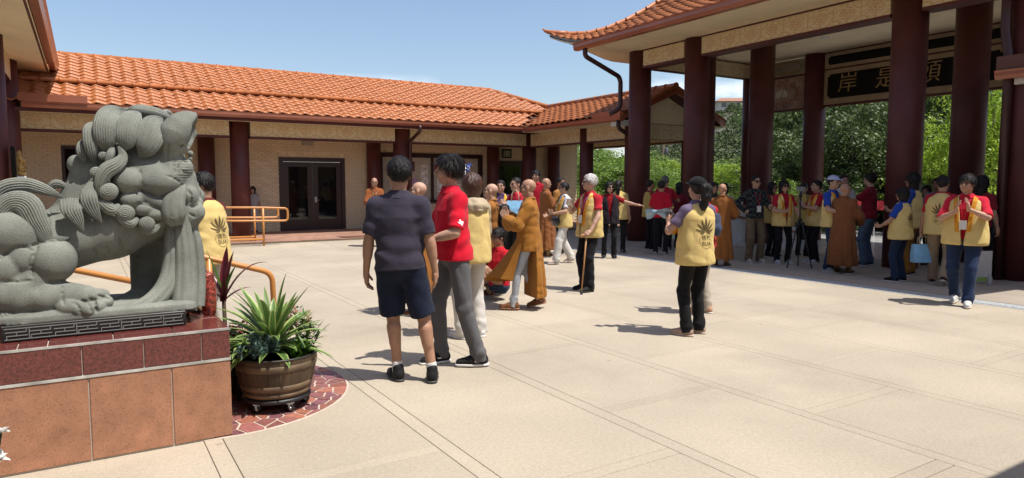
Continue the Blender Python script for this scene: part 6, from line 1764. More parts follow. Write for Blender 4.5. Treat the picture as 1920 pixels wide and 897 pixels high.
def leaf_mat(name, col, rough=.42, edge=None):
    m = bpy.data.materials.new(name); m.use_nodes = True; t = m.node_tree; N = t.nodes; L = t.links; b = N['Principled BSDF']
    b.inputs['Roughness'].default_value = rough
    uv = N.new('ShaderNodeUVMap'); sp = N.new('ShaderNodeSeparateXYZ'); L.new(uv.outputs[0], sp.inputs[0])
    nz = N.new('ShaderNodeTexNoise'); nz.inputs['Scale'].default_value = 9; co = N.new('ShaderNodeTexCoord'); mp_ = N.new('ShaderNodeMapping'); mp_.inputs['Scale'].default_value = (8, .7, 1); L.new(uv.outputs[0], mp_.inputs[0]); L.new(mp_.outputs[0], nz.inputs['Vector'])
    oi = N.new('ShaderNodeObjectInfo'); mr = N.new('ShaderNodeMapRange'); mr.inputs['To Min'].default_value = .7; mr.inputs['To Max'].default_value = 1.3; L.new(oi.outputs['Random'], mr.inputs['Value'])
    m2 = N.new('ShaderNodeMapRange'); m2.inputs['To Min'].default_value = .75; m2.inputs['To Max'].default_value = 1.25; L.new(nz.outputs['Fac'], m2.inputs['Value'])
    mu = N.new('ShaderNodeMath'); mu.operation = 'MULTIPLY'; L.new(mr.outputs[0], mu.inputs[0]); L.new(m2.outputs[0], mu.inputs[1])
    vs = N.new('ShaderNodeVectorMath'); vs.operation = 'SCALE'; L.new(mu.outputs[0], vs.inputs['Scale']); col = tuple(c*.88 for c in col)
    if edge:
        e = N.new('ShaderNodeMath'); e.operation = 'SUBTRACT'; e.inputs[1].default_value = .5; L.new(sp.outputs[0], e.inputs[0])
        ab = N.new('ShaderNodeMath'); ab.operation = 'ABSOLUTE'; L.new(e.outputs[0], ab.inputs[0]); g = N.new('ShaderNodeMath'); g.operation = 'GREATER_THAN'; g.inputs[1].default_value = .30; L.new(ab.outputs[0], g.inputs[0])
        mx_ = N.new('ShaderNodeMix'); mx_.data_type = 'RGBA'; mx_.inputs['A'].default_value = (*col, 1); mx_.inputs['B'].default_value = (*edge, 1); L.new(g.outputs[0], mx_.inputs['Factor']); L.new(mx_.outputs['Result'], vs.inputs[0])
    else: vs.inputs[0].default_value = col
    L.new(vs.outputs[0], b.inputs['Base Color'])
    b.inputs['Subsurface Weight'].default_value = 0
    tr = N.new('ShaderNodeBsdfTranslucent'); L.new(vs.outputs[0], tr.inputs['Color']); ms = N.new('ShaderNodeMixShader'); ms.inputs[0].default_value = .25
    L.new(b.outputs[0], ms.inputs[1]); L.new(tr.outputs[0], ms.inputs[2]); L.new(ms.outputs[0], N['Material Output'].inputs['Surface'])
    return m
M_yucca = leaf_mat('sword_leaf', (.11, .215, .05), .38, (.34, .42, .14)); M_strap = leaf_mat('strap_leaf', (.075, .17, .022)); M_blue = leaf_mat('blue_green_leaf', (.10, .17, .145), .5)
M_cord = leaf_mat('wine_leaf', (.075, .014, .022), .35, (.16, .02, .035)); M_lime = leaf_mat('lime_leaf', (.28, .33, .04)); M_dkl = leaf_mat('dark_leaf', (.035, .075, .022)); M_pink = leaf_mat('pink_flower', (.55, .20, .13)); M_fl = leaf_mat('pale_flower', (.62, .50, .32)); M_wpet = leaf_mat('white_petal', (.80, .80, .77), .5)
def blade(base, az, el, ln, w, droop, fold=.25, n=8, tw=0.):
    """one folded sword leaf as vertices, faces and uvs"""
    d = np.array([math.cos(az)*math.cos(el), math.sin(az)*math.cos(el), math.sin(el)]); side = np.array([-math.sin(az), math.cos(az), 0]); p = np.array(base, float); V = []; U = []
    for i in range(n+1):
        t = i/n; ww = w*(math.sin(math.pi*min(1, .22+t*.78))**.75) if t < 1 else .0005
        up_ = np.cross(side, d); up_ *= -1 if up_[2] < 0 else 1
        V += [p+side*ww+up_*ww*fold, p, p-side*ww+up_*ww*fold]; U += [(0, t), (.5, t), (1, t)]
        p = p+d*ln/n; d = unit(d+np.array([0, 0, -droop/n*(.4+1.6*t)]))
    Fs = []
    for i in range(n): Fs += [(3*i, 3*i+1, 3*i+4, 3*i+3), (3*i+1, 3*i+2, 3*i+5, 3*i+4)]
    return np.array(V), np.array(Fs, np.int32), np.array(U)
def leaf_obj(args, m, parent, name='leaf'):
    V, Fs, U = blade(*args); o = add(name, np_mesh(name, V, Fs, m, True, None, U[Fs.ravel()]), parent); return o
def leaves_joined(lst, m, parent, name):
    VV = []; FF = []; UU = []; n = 0
    for a in lst:
        V, Fs, U = blade(*a); VV.append(V); FF.append(Fs+n); UU.append(U); n += len(V)
    VV = np.concatenate(VV); FF = np.concatenate(FF); UU = np.concatenate(UU)
    return add(name, np_mesh(name, VV, FF, m, True, None, UU[FF.ravel()]), parent)
PZ0 = .36
yuc = empty('sword_leaf_plant', (BCX-.01, BCY+.06, PZ0), 0, 'spiky variegated sword leaf plant in the middle of the barrel', 'plant')
R_ = random.Random(5)
for i in range(58):
    k = i/58; a = i*2.4+R_.uniform(-.2, .2); e = 1.36-1.2*k**.7+R_.uniform(-.12, .12)
    leaf_obj(((.02*math.cos(a), .02*math.sin(a), .03+.10*(1-k)), a, e, R_.uniform(.33, .52)*(1-.05*k), R_.uniform(.024, .036), R_.uniform(.15, .9)+.3*k, .35), M_yucca, yuc)
sed = empty('blue_green_plant', (BCX-.14, BCY-.16, PZ0+.02), 0, 'small blue green feathery plant at the front left of the barrel', 'plant')
for q in range(34):
    a = R_.uniform(0, 6.28); r = .13*math.sqrt(R_.random()); c = np.array([r*math.cos(a)*1.15, r*math.sin(a)*.8, .03+.10*R_.random()*(1-r/.15)+.01])
    leaves_joined([(c+np.array([0, 0, .008*j]), R_.uniform(0, 6.28), R_.uniform(.1, 1.2), R_.uniform(.035, .06), .006, .3, .2, 3) for j in range(11)], M_blue, sed, 'sprig')
stp = empty('strap_leaf_plant', (BCX+.13, BCY-.13, PZ0), 0, 'glossy green strap leaf plant at the front right of the barrel', 'plant')
for i in range(24):
    a = R_.uniform(0, 6.28); leaf_obj(((R_.uniform(-.05, .06), R_.uniform(-.04, .04), .01), a, R_.uniform(.7, 1.45), R_.uniform(.12, .22), R_.uniform(.010, .015), R_.uniform(.6, 1.6), .3, 6), M_strap, stp)
rgt = empty('narrow_leaf_plant', (BCX+.19, BCY+.02, PZ0), 0, 'narrow dark leaved plant leaning over the right rim of the barrel', 'plant')
for q in range(9):
    bz = np.array([R_.uniform(-.04, .05), R_.uniform(-.08, .08), 0]); az = R_.uniform(-1.2, 1.2); st = np.array([math.cos(az)*.10, math.sin(az)*.10, R_.uniform(.12, .26)])
    for j in range(9):
        t = .25+.75*j/8; leaf_obj((bz+st*t, az+j*2.4, R_.uniform(.3, 1.0), R_.uniform(.07, .11), .0075, .4, .25, 4), M_dkl if (q+j) % 3 else M_strap, rgt)
sil = empty('silver_edged_plant', (BCX-.2, BCY+.05, PZ0+.0), 0, 'pale edged strap leaves drooping over the left rim of the barrel', 'plant')
for i in range(26):
    a = R_.uniform(1.9, 4.6); leaf_obj(((0, 0, R_.uniform(.0, .16)), a, R_.uniform(-.05, .6), R_.uniform(.22, .38), R_.uniform(.012, .019), R_.uniform(.3, .9), .3, 6), M_yucca, sil)
# bedding behind the barrel: wine coloured cordyline, lime and pink flowers, red edged leaves
cq = at_y(420, 578, 5.45)
cor = empty('wine_cordyline', (cq[0], cq[1], cq[2]), 0, 'tall wine red cordyline behind the barrel', 'plant')
for a, e, ln, w, dr_ in ((.9, 1.40, .42, .036, .05), (-.35, 1.10, .46, .032, 1.5), (2.9, 1.15, .36, .028, .6), (-.8, 1.35, .40, .030, .4), (2.0, 1.0, .3, .018, .6), (3.6, .8, .28, .018, .8), (.3, .6, .25, .017, .8), (4.6, 1.0, .32, .018, .6)):
    leaf_obj(((0, 0, .05), a, e, ln, w, dr_, .4), M_cord, cor)
leaf_obj(((0, 0, .1), 2.6, 1.25, .36, .017, .1, .4), M_strap, cor); leaf_obj(((0, 0, .1), -1.2, 1.0, .3, .015, .4, .4), M_strap, cor)
m = MB(); m.tube([(0, 0, .06), (.005, 0, -.2), (.02, .02, -cq[2]+.02)], [.014, .016, .018], 8); m.build('stem', mat('stem_brown', (.06, .04, .02), .9), cor)
def bush(name, label, c, r, n, mats_, leaf, seed):
    rr = random.Random(seed); root = empty(name, c, 0, label, 'plant')
    groups = [[] for _ in mats_]
    for i in range(n):
        u = np.array([rr.gauss(0, 1) for _ in range(3)]); u = unit(u); u[2] = abs(u[2]); p = u*np.array(r)*(.55+.45*rr.random())
        groups[rr.randrange(len(mats_))].append((p, math.atan2(u[1], u[0])+rr.uniform(-1, 1), rr.uniform(-.2, 1.0), leaf*rr.uniform(.7, 1.3), leaf*.32, .3, .15, 3))
    for gp, m_ in zip(groups, mats_):
        if gp: leaves_joined(gp, m_, root, 'foliage')['kind'] = 'stuff'
    m = MB(); m.tube([(0, 0, -c[2]+.0), (0, 0, r[2]*.5)], [.012, .006], 6); m.build('stem', mat('stem_brown', (.06, .04, .02), .9), root); return root
bush('lime_flowering_plant', 'lime green flowering plant behind the barrel', (1.17, 5.50, .46), (.15, .13, .20), 520, [M_lime, M_lime, M_strap, M_fl], .034, 1)
bush('pink_flowering_plant', 'pink flowering plant behind the right of the barrel', (1.37, 5.40, .42), (.14, .13, .22), 480, [M_pink, M_fl, M_strap, M_dkl], .032, 2)
bush('red_leaved_plant', 'dark red and green leaved plant at the foot of the cordyline', (.97, 5.46, .38), (.15, .12, .18), 380, [M_cord, M_dkl, M_pink, M_dkl], .042, 3)
bush('dark_leaved_plant', 'dark green leaved plant filling the gap between pedestal and barrel', (.90, 5.25, .22), (.12, .14, .22), 380, [M_dkl, M_dkl, M_strap], .05, 4)
bb = empty('planting_pot', (1.15, 5.50, 0), 0, 'dark low planting pot hidden behind the barrel', 'planter')
MB().lathe([(.26, .01), (.34, .28), (.355, .30), (.33, .30), (.32, .27), (0, .27)], (0, 0, 0), 28).build('pot', mat('brown_pot', (.05, .03, .02), .6), bb)
MB().lathe([(0, .272), (.318, .276)], (0, 0, 0), 24).build('soil', M_soil, bb)
# red mosaic jar and rocks on the pedestal beside the lion
jq = gnd(393, 590, PZ)
jar = empty('red_glass_jar', (jq[0], jq[1], PZ), 0, 'tall red crackled jar on the pedestal right behind the lion', 'vase')
m = MB(); m.lathe([(.034, 0), (.044, .01), (.050, .09), (.049, .17), (.039, .25), (.036, .27), (.041, .285), (.036, .285), (.03, .25)], (0, 0, 0), 28)
m.build('jar_body', mat('red_crackle', (.22, .035, .022), .2, var=.8, scale=55, bump=.9, bscale=90, coat=.6, spots=(70, .6, 2.2)), jar)
rq = gnd(366, 586, PZ)
rk = empty('garden_rock', (rq[0], rq[1]+.04, PZ), 0, 'brown rock on the pedestal between lion and jar', 'rock')
g_ = Vox((-.09, -.09, -.01), (.09, .09, .12), .009); g_.put(ell((0, 0, .03), (.055, .05, .05)), .01); g_.put(ell((.03, -.01, .02), (.04, .04, .03)), .01); g_.disp(waves(6, 60, .01)); g_.cut(lambda X, Y, Z: .001-Z)
V, Q = g_.mesh(); add('rock_body', np_mesh('rock_body', V, Q, mat('brown_rock', (.16, .10, .06), .9, var=.4, scale=25, bump=.5), True), rk)
# white flower at the lower left corner
wf = empty('white_flower_plant', tuple(at_y(-4, 850, 4.10)*np.array([1, 1, 0])), 0, 'white petalled flowers on a stem at the lower left corner', 'plant')
wfo = np.array(wf.location)
m = MB(); m.tube([(0, 0, 0), (-.005, .01, .25), tuple(at_y(2, 812, 4.10)-wfo)], .005, 6); m.build('stem', M_dkl, wf)
for (u, v), sd in (((2, 812), 1), ((0, 862), 2)):
    rr = random.Random(sd); c = at_y(u, v, 4.08)-wfo
    for i in range(11): leaf_obj((c, i*2.399+sd, rr.uniform(-.3, 1.1), rr.uniform(.035, .055), .016, rr.uniform(-.5, 1.2), .5, 4), M_wpet, wf, 'petal')

# ------------------------------------------------------------------ painted rails
def pipe(name, paths, r, label, cat='railing'):
    root = empty(name, (float(paths[0][1][0][0]), float(paths[0][1][0][1]), 0), 0, label, cat)
    o = np.array(root.location)
    for nm, P in paths:
        P = [Vector(tuple(np.array(p, float)-o)) for p in P]; Q = [P[0]]
        for i in range(1, len(P)-1):
            a = P[i-1]-P[i]; b = P[i+1]-P[i]; l = min(.09, a.length*.45, b.length*.45)
            for t in np.linspace(0, 1, 6): Q.append(P[i]+a.normalized()*l*(1-t)**2+b.normalized()*l*t**2)
        Q.append(P[-1]); m = MB(); m.tube(Q, r, 12); m.build(nm, M_rail, root)
    return root
YR = 6.62
A_ = at_y(510, 512, YR); B_ = at_y(380, 482, YR); dn = (B_-A_)/(B_[0]-A_[0])
L_ = A_+dn*(-1.55-A_[0]); dz = np.array([0, 0, -.36])
pipe('ramp_handrail', [('top_rail', [L_, A_, (A_[0]+.02, YR, 0)]), ('lower_rail', [L_+dz, B_+dz+np.array([.03, 0, 0]), ]), ('post', [(B_[0]+.05, YR, B_[2]-.02), (B_[0]+.05, YR, 0)]), ('post', [(L_[0]+.3, YR, L_[2]-.06), (L_[0]+.3, YR, 0)])], .026, 'orange painted handrail sloping down behind the stone lion')
YQ = 18.35
def rp(u, v, Y): p = at_y(u, v, Y); return (p[0], Y, p[2])
for Yq, ue, vt, vb2, nm in ((YQ, 539, 388, 414, 'nearer orange painted double ramp railing before the porch column'), (YQ+.95, 521, 388, 408, 'farther orange painted double ramp railing before the porch column')):
    e = rp(ue, vt+3, Yq); e2 = rp(ue, vb2, Yq); x0 = .6; zt = e[2]; zb = e2[2]
    px_ = e[0]-.62
    pipe('ramp_railing', [('handrail', [(x0, Yq, zt+.10), (px_, Yq, zt+.03), (e[0], Yq, zt), (e[0], Yq, zb), (px_, Yq, zb+.01), (x0, Yq, zb+.10)]),
                          ('lower_rail', [(x0, Yq, .20), (px_, Yq, .17)]), ('post', [(px_, Yq, zt+.02), (px_, Yq, .0)]), ('post', [(px_-1.6, Yq, zt+.06), (px_-1.6, Yq, 0)])], .028, nm)
# gilded figure on a white post at the left
gq = at_y(37, 300, 18.4)
gp = empty('white_post', (gq[0], 18.4, 0), 0, 'slim white post at the left behind the lion tail', 'post')
MB().box((-.08, -.08, 0), (.08, .08, 1.72), bev=.015).build('shaft', M_white, gp); MB().box((-.10, -.10, 1.72), (.10, .10, 1.77), bev=.01).build('cap', M_white, gp)
gf = empty('gilded_figure', (gq[0], 18.4, 1.77), 0, 'small gilded figure standing on the white post', 'figurine')
g_ = Vox((-.2, -.2, -.01), (.2, .2, .75), .014)
for c, r in (((0, 0, .06), (.13, .12, .07)), ((0, 0, .22), (.11, .09, .14)), ((0, 0, .40), (.09, .075, .12)), ((0, 0, .54), (.06, .06, .07)), ((.09, .0, .36), (.04, .04, .1)), ((-.09, 0, .36), (.04, .04, .1)), ((0, 0, .62), (.03, .03, .05))): g_.put(ell(c, r), .03)
g_.disp(waves(3, 50, .012)); g_.cut(lambda X, Y, Z: .001-Z); V, Q = g_.mesh(); add('figure_body', np_mesh('figure_body', V*.85, Q, mat('old_gilding', (.36, .22, .07), .5, metal=.5, var=.4, scale=18), True), gf)
# ------------------------------------------------------------------ trees, hill, distant house
M_bark = mat('bark', (.10, .075, .05), .95, var=.3, scale=12, bump=.6)
def foliage_mat(name, col, tr=.35):
    m = bpy.data.materials.new(name); m.use_nodes = True; t = m.node_tree; N = t.nodes; L = t.links; b = N['Principled BSDF']
    b.inputs['Roughness'].default_value = .5
    g = N.new('ShaderNodeNewGeometry'); mr = N.new('ShaderNodeMapRange'); mr.inputs['To Min'].default_value = .68; mr.inputs['To Max'].default_value = 1.32
    L.new(g.outputs['Random Per Island'], mr.inputs['Value'])
    oi = N.new('ShaderNodeObjectInfo'); m2 = N.new('ShaderNodeMapRange'); m2.inputs['To Min'].default_value = .8; m2.inputs['To Max'].default_value = 1.2; L.new(oi.outputs['Random'], m2.inputs['Value'])
    mu = N.new('ShaderNodeMath'); mu.operation = 'MULTIPLY'; L.new(mr.outputs[0], mu.inputs[0]); L.new(m2.outputs[0], mu.inputs[1])
    vs = N.new('ShaderNodeVectorMath'); vs.operation = 'SCALE'; vs.inputs[0].default_value = col; L.new(mu.outputs[0], vs.inputs['Scale']); L.new(vs.outputs[0], b.inputs['Base Color'])
    tn = N.new('ShaderNodeBsdfTranslucent'); L.new(vs.outputs[0], tn.inputs['Color']); ms = N.new('ShaderNodeMixShader'); ms.inputs[0].default_value = tr
    L.new(b.outputs[0], ms.inputs[1]); L.new(tn.outputs[0], ms.inputs[2]); L.new(ms.outputs[0], N['Material Output'].inputs['Surface'])
    return m
M_leafd = foliage_mat('oak_foliage', (.10, .148, .042)); M_leafl = foliage_mat('bright_foliage', (.27, .38, .04), .5); M_leafm = foliage_mat('mid_foliage', (.17, .26, .045), .4); M_hillf = foliage_mat('hill_foliage', (.072, .092, .040), .1)
M_hillf.node_tree.nodes['Principled BSDF'].inputs['Roughness'].default_value = .9
M_hillf.node_tree.nodes['Principled BSDF'].inputs['Specular IOR Level'].default_value = .1
def crown_mesh(seed, nclump, nleaf, size, shape=(1, 1, 1), lo=0.):
    """leaf sized faces in many clumps through the crown; about 2 across, standing on z=0"""
    r = np.random.RandomState(seed); C = r.normal(size=(nclump, 3)); C /= np.linalg.norm(C, axis=1)[:, None]
    C *= (r.rand(nclump)**.45)[:, None]; C = C*np.array(shape); C[:, 2] += 1+lo
    C[:, 0] *= 1+.15*np.sin(C[:, 2]*5+seed)
    R0 = r.uniform(.14, .30, nclump)
    n = nclump*nleaf; ci = np.repeat(np.arange(nclump), nleaf)
    d = r.normal(size=(n, 3)); d /= np.linalg.norm(d, axis=1)[:, None]
    P = C[ci]+d*(R0[ci]*r.uniform(.45, 1.05, n))[:, None]*np.array([1, 1, .75])
    nrm = d+r.normal(size=(n, 3))*.6+np.array([0, 0, .35]); nrm /= np.linalg.norm(nrm, axis=1)[:, None]
    a = np.cross(nrm, r.normal(size=(n, 3))); a /= np.linalg.norm(a, axis=1)[:, None]; b = np.cross(nrm, a)
    s = (size*r.uniform(.6, 1.3, n))[:, None]
    V = np.stack([P+a*s, P+b*s*.55, P-a*s, P-b*s*.55], 1).reshape(-1, 3)
    return V, np.arange(4*n, dtype=np.int32).reshape(-1, 4), C
crowns = {}
for k, (m_, sz, sh) in enumerate(((M_leafd, .030, (1, 1, .9)), (M_leafd, .030, (1, 1, 1.1)), (M_leafm, .030, (1, 1, .95)), (M_leafl, .028, (.9, .9, 1.1)), (M_leafl, .030, (1, 1, .9)), (M_leafm, .032, (1.1, 1, .8)))):
    V, Q, C = crown_mesh(20+k, 130, 95, sz, sh); crowns[k] = (np_mesh('crown', V, Q, m_, False), C)
def tree(k, x, y, rx, h, trunk_h, label, group='trees behind the gate pavilion', z=0., seed=0):
    r = random.Random(seed); root = empty('tree', (x, y, z), r.uniform(0, 6.28), label, 'tree', group)
    me, C = crowns[k]; ch = h-trunk_h
    o = add('crown', me, root, (0, 0, trunk_h)); o.scale = (rx, rx, ch/2.05)
    m = MB(); m.tube([(0, 0, -.2), (.04, .02, trunk_h*.5), (0, .05, trunk_h+ch*.35), (.05, 0, trunk_h+ch*.7)], [.05*rx+.08, .04*rx+.06, .03*rx+.04, .02], 8)
    for i in range(7):
        c = C[(i*17+seed) % len(C)]; p = (c[0]*rx*.9, c[1]*rx*.9, trunk_h+c[2]*ch/2.05); z0 = trunk_h*(.7+.1*r.random()); m.tube([(0, .02, z0), (p[0]*.4, p[1]*.4, z0+(p[2]-z0)*.55), p], [.03*rx+.03, .02*rx+.015, .012], 6)
    m.build('trunk', M_bark, root); return root
TL = ['rounded dark oak tree behind the gate pavilion', 'tall dark oak tree behind the gate pavilion', 'mid green bushy tree behind the walkway', 'bright lime green tree behind the right gate columns', 'bright green leafy tree low behind the gate', 'spreading mid green tree behind the gate']
ZONES = [(1118, 'left of the thin walkway column'), (1185, 'between the walkway column and the first gate column'), (1290, 'between the first and second gate columns'), (1420, 'between the second and third gate columns'),
         (1520, 'under the painted lotus panel'), (1600, 'below the first sign character'), (1690, 'just left of the big near column'), (1775, 'just right of the big near column'), (1850, 'behind the dark middle column'), (9999, 'by the far right gate column')]
KIND = ['rounded dark oak tree', 'tall dark oak tree', 'bushy mid green tree', 'lime green tree', 'low bright green tree', 'spreading mid green tree']
used_lab = {}
def place_lab(kind, u, d):
    z_ = [n for lim, n in ZONES if u < lim][0]; k_ = (kind, z_); used_lab[k_] = used_lab.get(k_, 0)+1
    near = 'nearer ' if d < 28 else 'farther ' if d > 36 else ''
    l = '%s%s seen %s' % (near, kind, z_)
    if l in used_lab.values() or l in USED: l = l.replace('seen', 'partly hidden')
    USED.add(l); return l
USED = set()
def tr(u, d, k, rx, h, th, sd): p = spot(u, d); tree(k, p[0], p[1], rx, h, th, place_lab(KIND[k], u, d), seed=sd)
for a in ((1130, 33, 2, 2.6, 3.5, .5, 1), (1165, 38, 5, 3.0, 3.7, .6, 2), (1215, 31, 2, 2.2, 2.9, .4, 3), (1262, 36, 4, 2.8, 3.1, .5, 4), (1352, 33, 4, 2.4, 2.8, .4, 5), (1385, 36, 2, 2.6, 3.1, .4, 6),
          (1495, 30, 0, 2.3, 6.6, 1.0, 7), (1500, 27, 0, 2.2, 4.2, .4, 8), (1560, 29, 0, 2.7, 6.8, .8, 9), (1625, 28, 1, 2.6, 6.9, .8, 10), (1598, 25, 1, 2.2, 4.6, .4, 11), (1665, 34, 1, 3.2, 8.0, 1.0, 12), (1740, 27, 0, 2.8, 7.2, .8, 13), (1765, 21, 3, 1.6, 3.6, .4, 14), (1790, 25, 1, 2.4, 6.8, .6, 15),
          (1860, 19.5, 3, 1.7, 5.2, .5, 16), (1835, 24, 4, 2.0, 4.6, .4, 17), (1890, 27, 0, 3.0, 7.0, .8, 18), (1400, 42, 5, 3.0, 3.1, .4, 19), (1290, 42, 5, 3.4, 3.3, .5, 20), (1085, 40, 2, 3.0, 4.2, .6, 21), (1500, 38, 5, 2.6, 6.2, .8, 22), (1530, 34, 5, 3.0, 6.0, .5, 23), (1700, 24, 0, 2.0, 4.4, .3, 24), (1930, 22, 4, 2.2, 5.0, .4, 25),
          (1200, 44, 5, 3.4, 3.6, .5, 26), (1340, 46, 2, 3.2, 3.1, .4, 27)): tr(*a)
# shrubs low along the back so that no bare ground shows
Rb = random.Random(3)
for i in range(26):
    u = 1080+i*33+Rb.uniform(-10, 10); d = Rb.uniform(27, 33) if u < 1450 else Rb.uniform(22.5, 26)
    p = spot(u, d); k = Rb.choice((2, 4, 5, 0) if u < 1450 else ((0, 0, 0, 2) if u < 1700 else (4, 0, 2)))
    root = empty('shrub', (p[0], p[1], 0), Rb.uniform(0, 6), place_lab(['dark green shrub', '', 'mid green shrub', '', 'bright green shrub', 'spreading green shrub'][k], u, d), 'shrub', 'shrubs behind the gate pavilion')
    o = add('foliage', crowns[k][0], root, (0, 0, -.2)); q = Rb.uniform(1.2, 1.7); o.scale = (q, q, Rb.uniform(.75, 1.15))
# hill beyond, clad in scrub
def hill_h(u, d):
    top = {d_: None for d_ in ()}
    v = np.interp(u, [700, 1000, 1150, 1235, 1290, 1330, 1365, 1400, 1450, 1520, 1600, 1700, 1850, 2100, 2600], [330, 318, 296, 275, 252, 222, 203, 203, 198, 196, 200, 185, 175, 175, 200])
    return v
U = np.linspace(500, 2700, 90); Dk = np.linspace(70, 330, 30); GV = []
Rh_ = np.random.RandomState(2)
hz_ = np.zeros((len(U), len(Dk)))
for i, u in enumerate(U):
    vt = hill_h(u, 0); slope = (HOR-vt)/F_PX
    for j, d in enumerate(Dk):
        t = np.clip((d-70)/(270-70), 0, 1); t2 = t*t*(3-2*t)*.35+.65*t**1.1
        z = slope*270*t2+(1.5*math.sin(u*.021+d*.05)+1.0*math.sin(u*.043-d*.03))*t
        if d > 270: z = slope*270*(1-(d-270)/200.)
        hz_[i, j] = z+1.0*t
        p = EYEP+ray(u, HOR)*d; GV.append((p[0], p[1], hz_[i, j]-.6))
nu, nd = len(U), len(Dk)
Fh = [(i*nd+j, i*nd+j+1, (i+1)*nd+j+1, (i+1)*nd+j) for i in range(nu-1) for j in range(nd-1)]
M_hill = mat('scrub_hill', (.085, .085, .055), .95, var=.35, scale=.12, detail=9)
tag(add('hill', np_mesh('hill', GV, Fh, M_hill, True)), kind='structure')
# scrub: many leafy clumps joined as one mass
r = np.random.RandomState(8); n = 5200
uu = r.uniform(900, 2350, n); dd = 70+200*r.rand(n)**.8
ii = np.clip(np.searchsorted(U, uu)-1, 0, nu-2); jj = np.clip(np.searchsorted(Dk, dd)-1, 0, nd-2)
fz = hz_[ii, jj]+(hz_[ii, jj+1]-hz_[ii, jj])*((dd-Dk[jj])/(Dk[1]-Dk[0]))
base = EYEP+np.array([ray(u, HOR) for u in uu])*dd[:, None]; base[:, 2] = fz-.3
sz = r.uniform(1.2, 2.6, n); K = 62
d_ = r.normal(size=(n*K, 3)); d_ /= np.linalg.norm(d_, axis=1)[:, None]; d_[:, 2] = np.abs(d_[:, 2])
P = np.repeat(base, K, 0)+d_*np.repeat(sz, K)[:, None]*r.uniform(.55, 1.0, n*K)[:, None]*np.array([1, 1, .85])
nr = d_+r.normal(size=(n*K, 3))*.5; nr /= np.linalg.norm(nr, axis=1)[:, None]; a = np.cross(nr, r.normal(size=(n*K, 3))); a /= np.linalg.norm(a, axis=1)[:, None]; b = np.cross(nr, a)
s = (np.repeat(sz, K)*r.uniform(.09, .19, n*K))[:, None]
V = np.stack([P+a*s, P+b*s*.8, P-a*s, P-b*s*.8], 1).reshape(-1, 3)
tag(add('hillside_scrub', np_mesh('hillside_scrub', V, np.arange(4*n*K, dtype=np.int32).reshape(-1, 4), M_hillf, False)), kind='stuff')
# house on the hill top
hp0 = EYEP+ray(1378, HOR)*262; hzt = EYE+262*(HOR-200)/F_PX
hs = empty('hilltop_house', (hp0[0], hp0[1], hzt), -HEAD, 'wide pale house with a tiled roof on the hilltop', 'house')
M_hw = mat('pale_house_wall', (.60, .54, .45), .9); M_hr = mat('far_roof_tile', (.30, .15, .10), .9)
MB().box((-8, -3, -4), (8, 3, 1.2)).build('wall', M_hw, hs)
m = MB(); m.raw([(-9, -4, 1.2), (9, -4, 1.2), (9, 4, 1.2), (-9, 4, 1.2), (-6, 0, 2.8), (6, 0, 2.8)], [(0, 1, 5, 4), (1, 2, 5), (2, 3, 4, 5), (3, 0, 4), (3, 2, 1, 0)]); m.build('roof', M_hr, hs)
for i in range(5): MB().box((-6.8+i*2.9, -3.05, -.9), (-5.0+i*2.9, -2.95, .7)).build('window', M_glass, hs)
# utility pole with wires
p = spot(1243, 66); up_ = empty('utility_pole', (p[0], p[1], 0), -HEAD, 'dark utility pole with cross arm on the hill foot', 'utility pole')
MB().tube([(0, 0, 0), (0, 0, 6.0)], [.14, .11], 8).build('pole', M_bark, up_); MB().box((-.9, -.06, 5.3), (.9, .06, 5.45)).build('cross_arm', M_bark, up_); MB().lathe([(.16, 4.4), (.2, 4.5), (.2, 5.0), (.16, 5.05)], (.28, 0, 0), 10).build('transformer', mat('transformer_grey', (.08, .08, .09), .6), up_)
for z, dx in ((5.5, -.7), (5.5, .7), (4.3, 0)):
    MB().tube([(dx-30+60*t/12, 0, z-1.2*math.sin(math.pi*((t % 6)/6))) for t in range(13)], .012, 4).build('wire', M_black, up_)
# white balustrade and stair behind the pavilion, red banner fence
bq = empty('white_balustrade', tuple(np.array(spot(1385, 19.5))), -HEAD, 'white balustrade with dark handrails beside the stair', 'balustrade')
MB().box((-.22, -.12, 0), (.10, .12, 1.12), bev=.01).build('pier', M_white, bq)
for z0, z1, nm, m_ in ((1.05, .55, 'handrail', M_copper), (.72, .2, 'handrail', M_copper)): MB().tube([(-.2, -.16, z0), (1.7, -.16, z1)], .03, 8).build(nm, m_, bq)
MB().raw([(.1, 0, 0), (1.8, 0, 0), (1.8, 0, .3), (.1, 0, .9), (.1, .08, 0), (1.8, .08, 0), (1.8, .08, .3), (.1, .08, .9)], [(0, 1, 2, 3), (7, 6, 5, 4), (3, 2, 6, 7), (0, 3, 7, 4), (1, 5, 6, 2)]).build('stair_panel', M_white, bq)
p = np.array(spot(1660, 20.8)); bn = empty('red_banner', tuple(p), -HEAD, 'long low red banner hung behind the pavilion', 'banner')
MB().box((-3.3, 0, .80), (4.6, .03, 1.08)).build('cloth', mat('banner_red', (.42, .02, .035), .6), bn)
for x in np.arange(-3.2, 4.7, .98): MB().tube([(x, .05, 0), (x, .05, 1.15)], .025, 6).build('post', M_steel, bn)
# ------------------------------------------------------------------ things people hold or wear, and small things standing about
def A(p): return np.array(p, float)
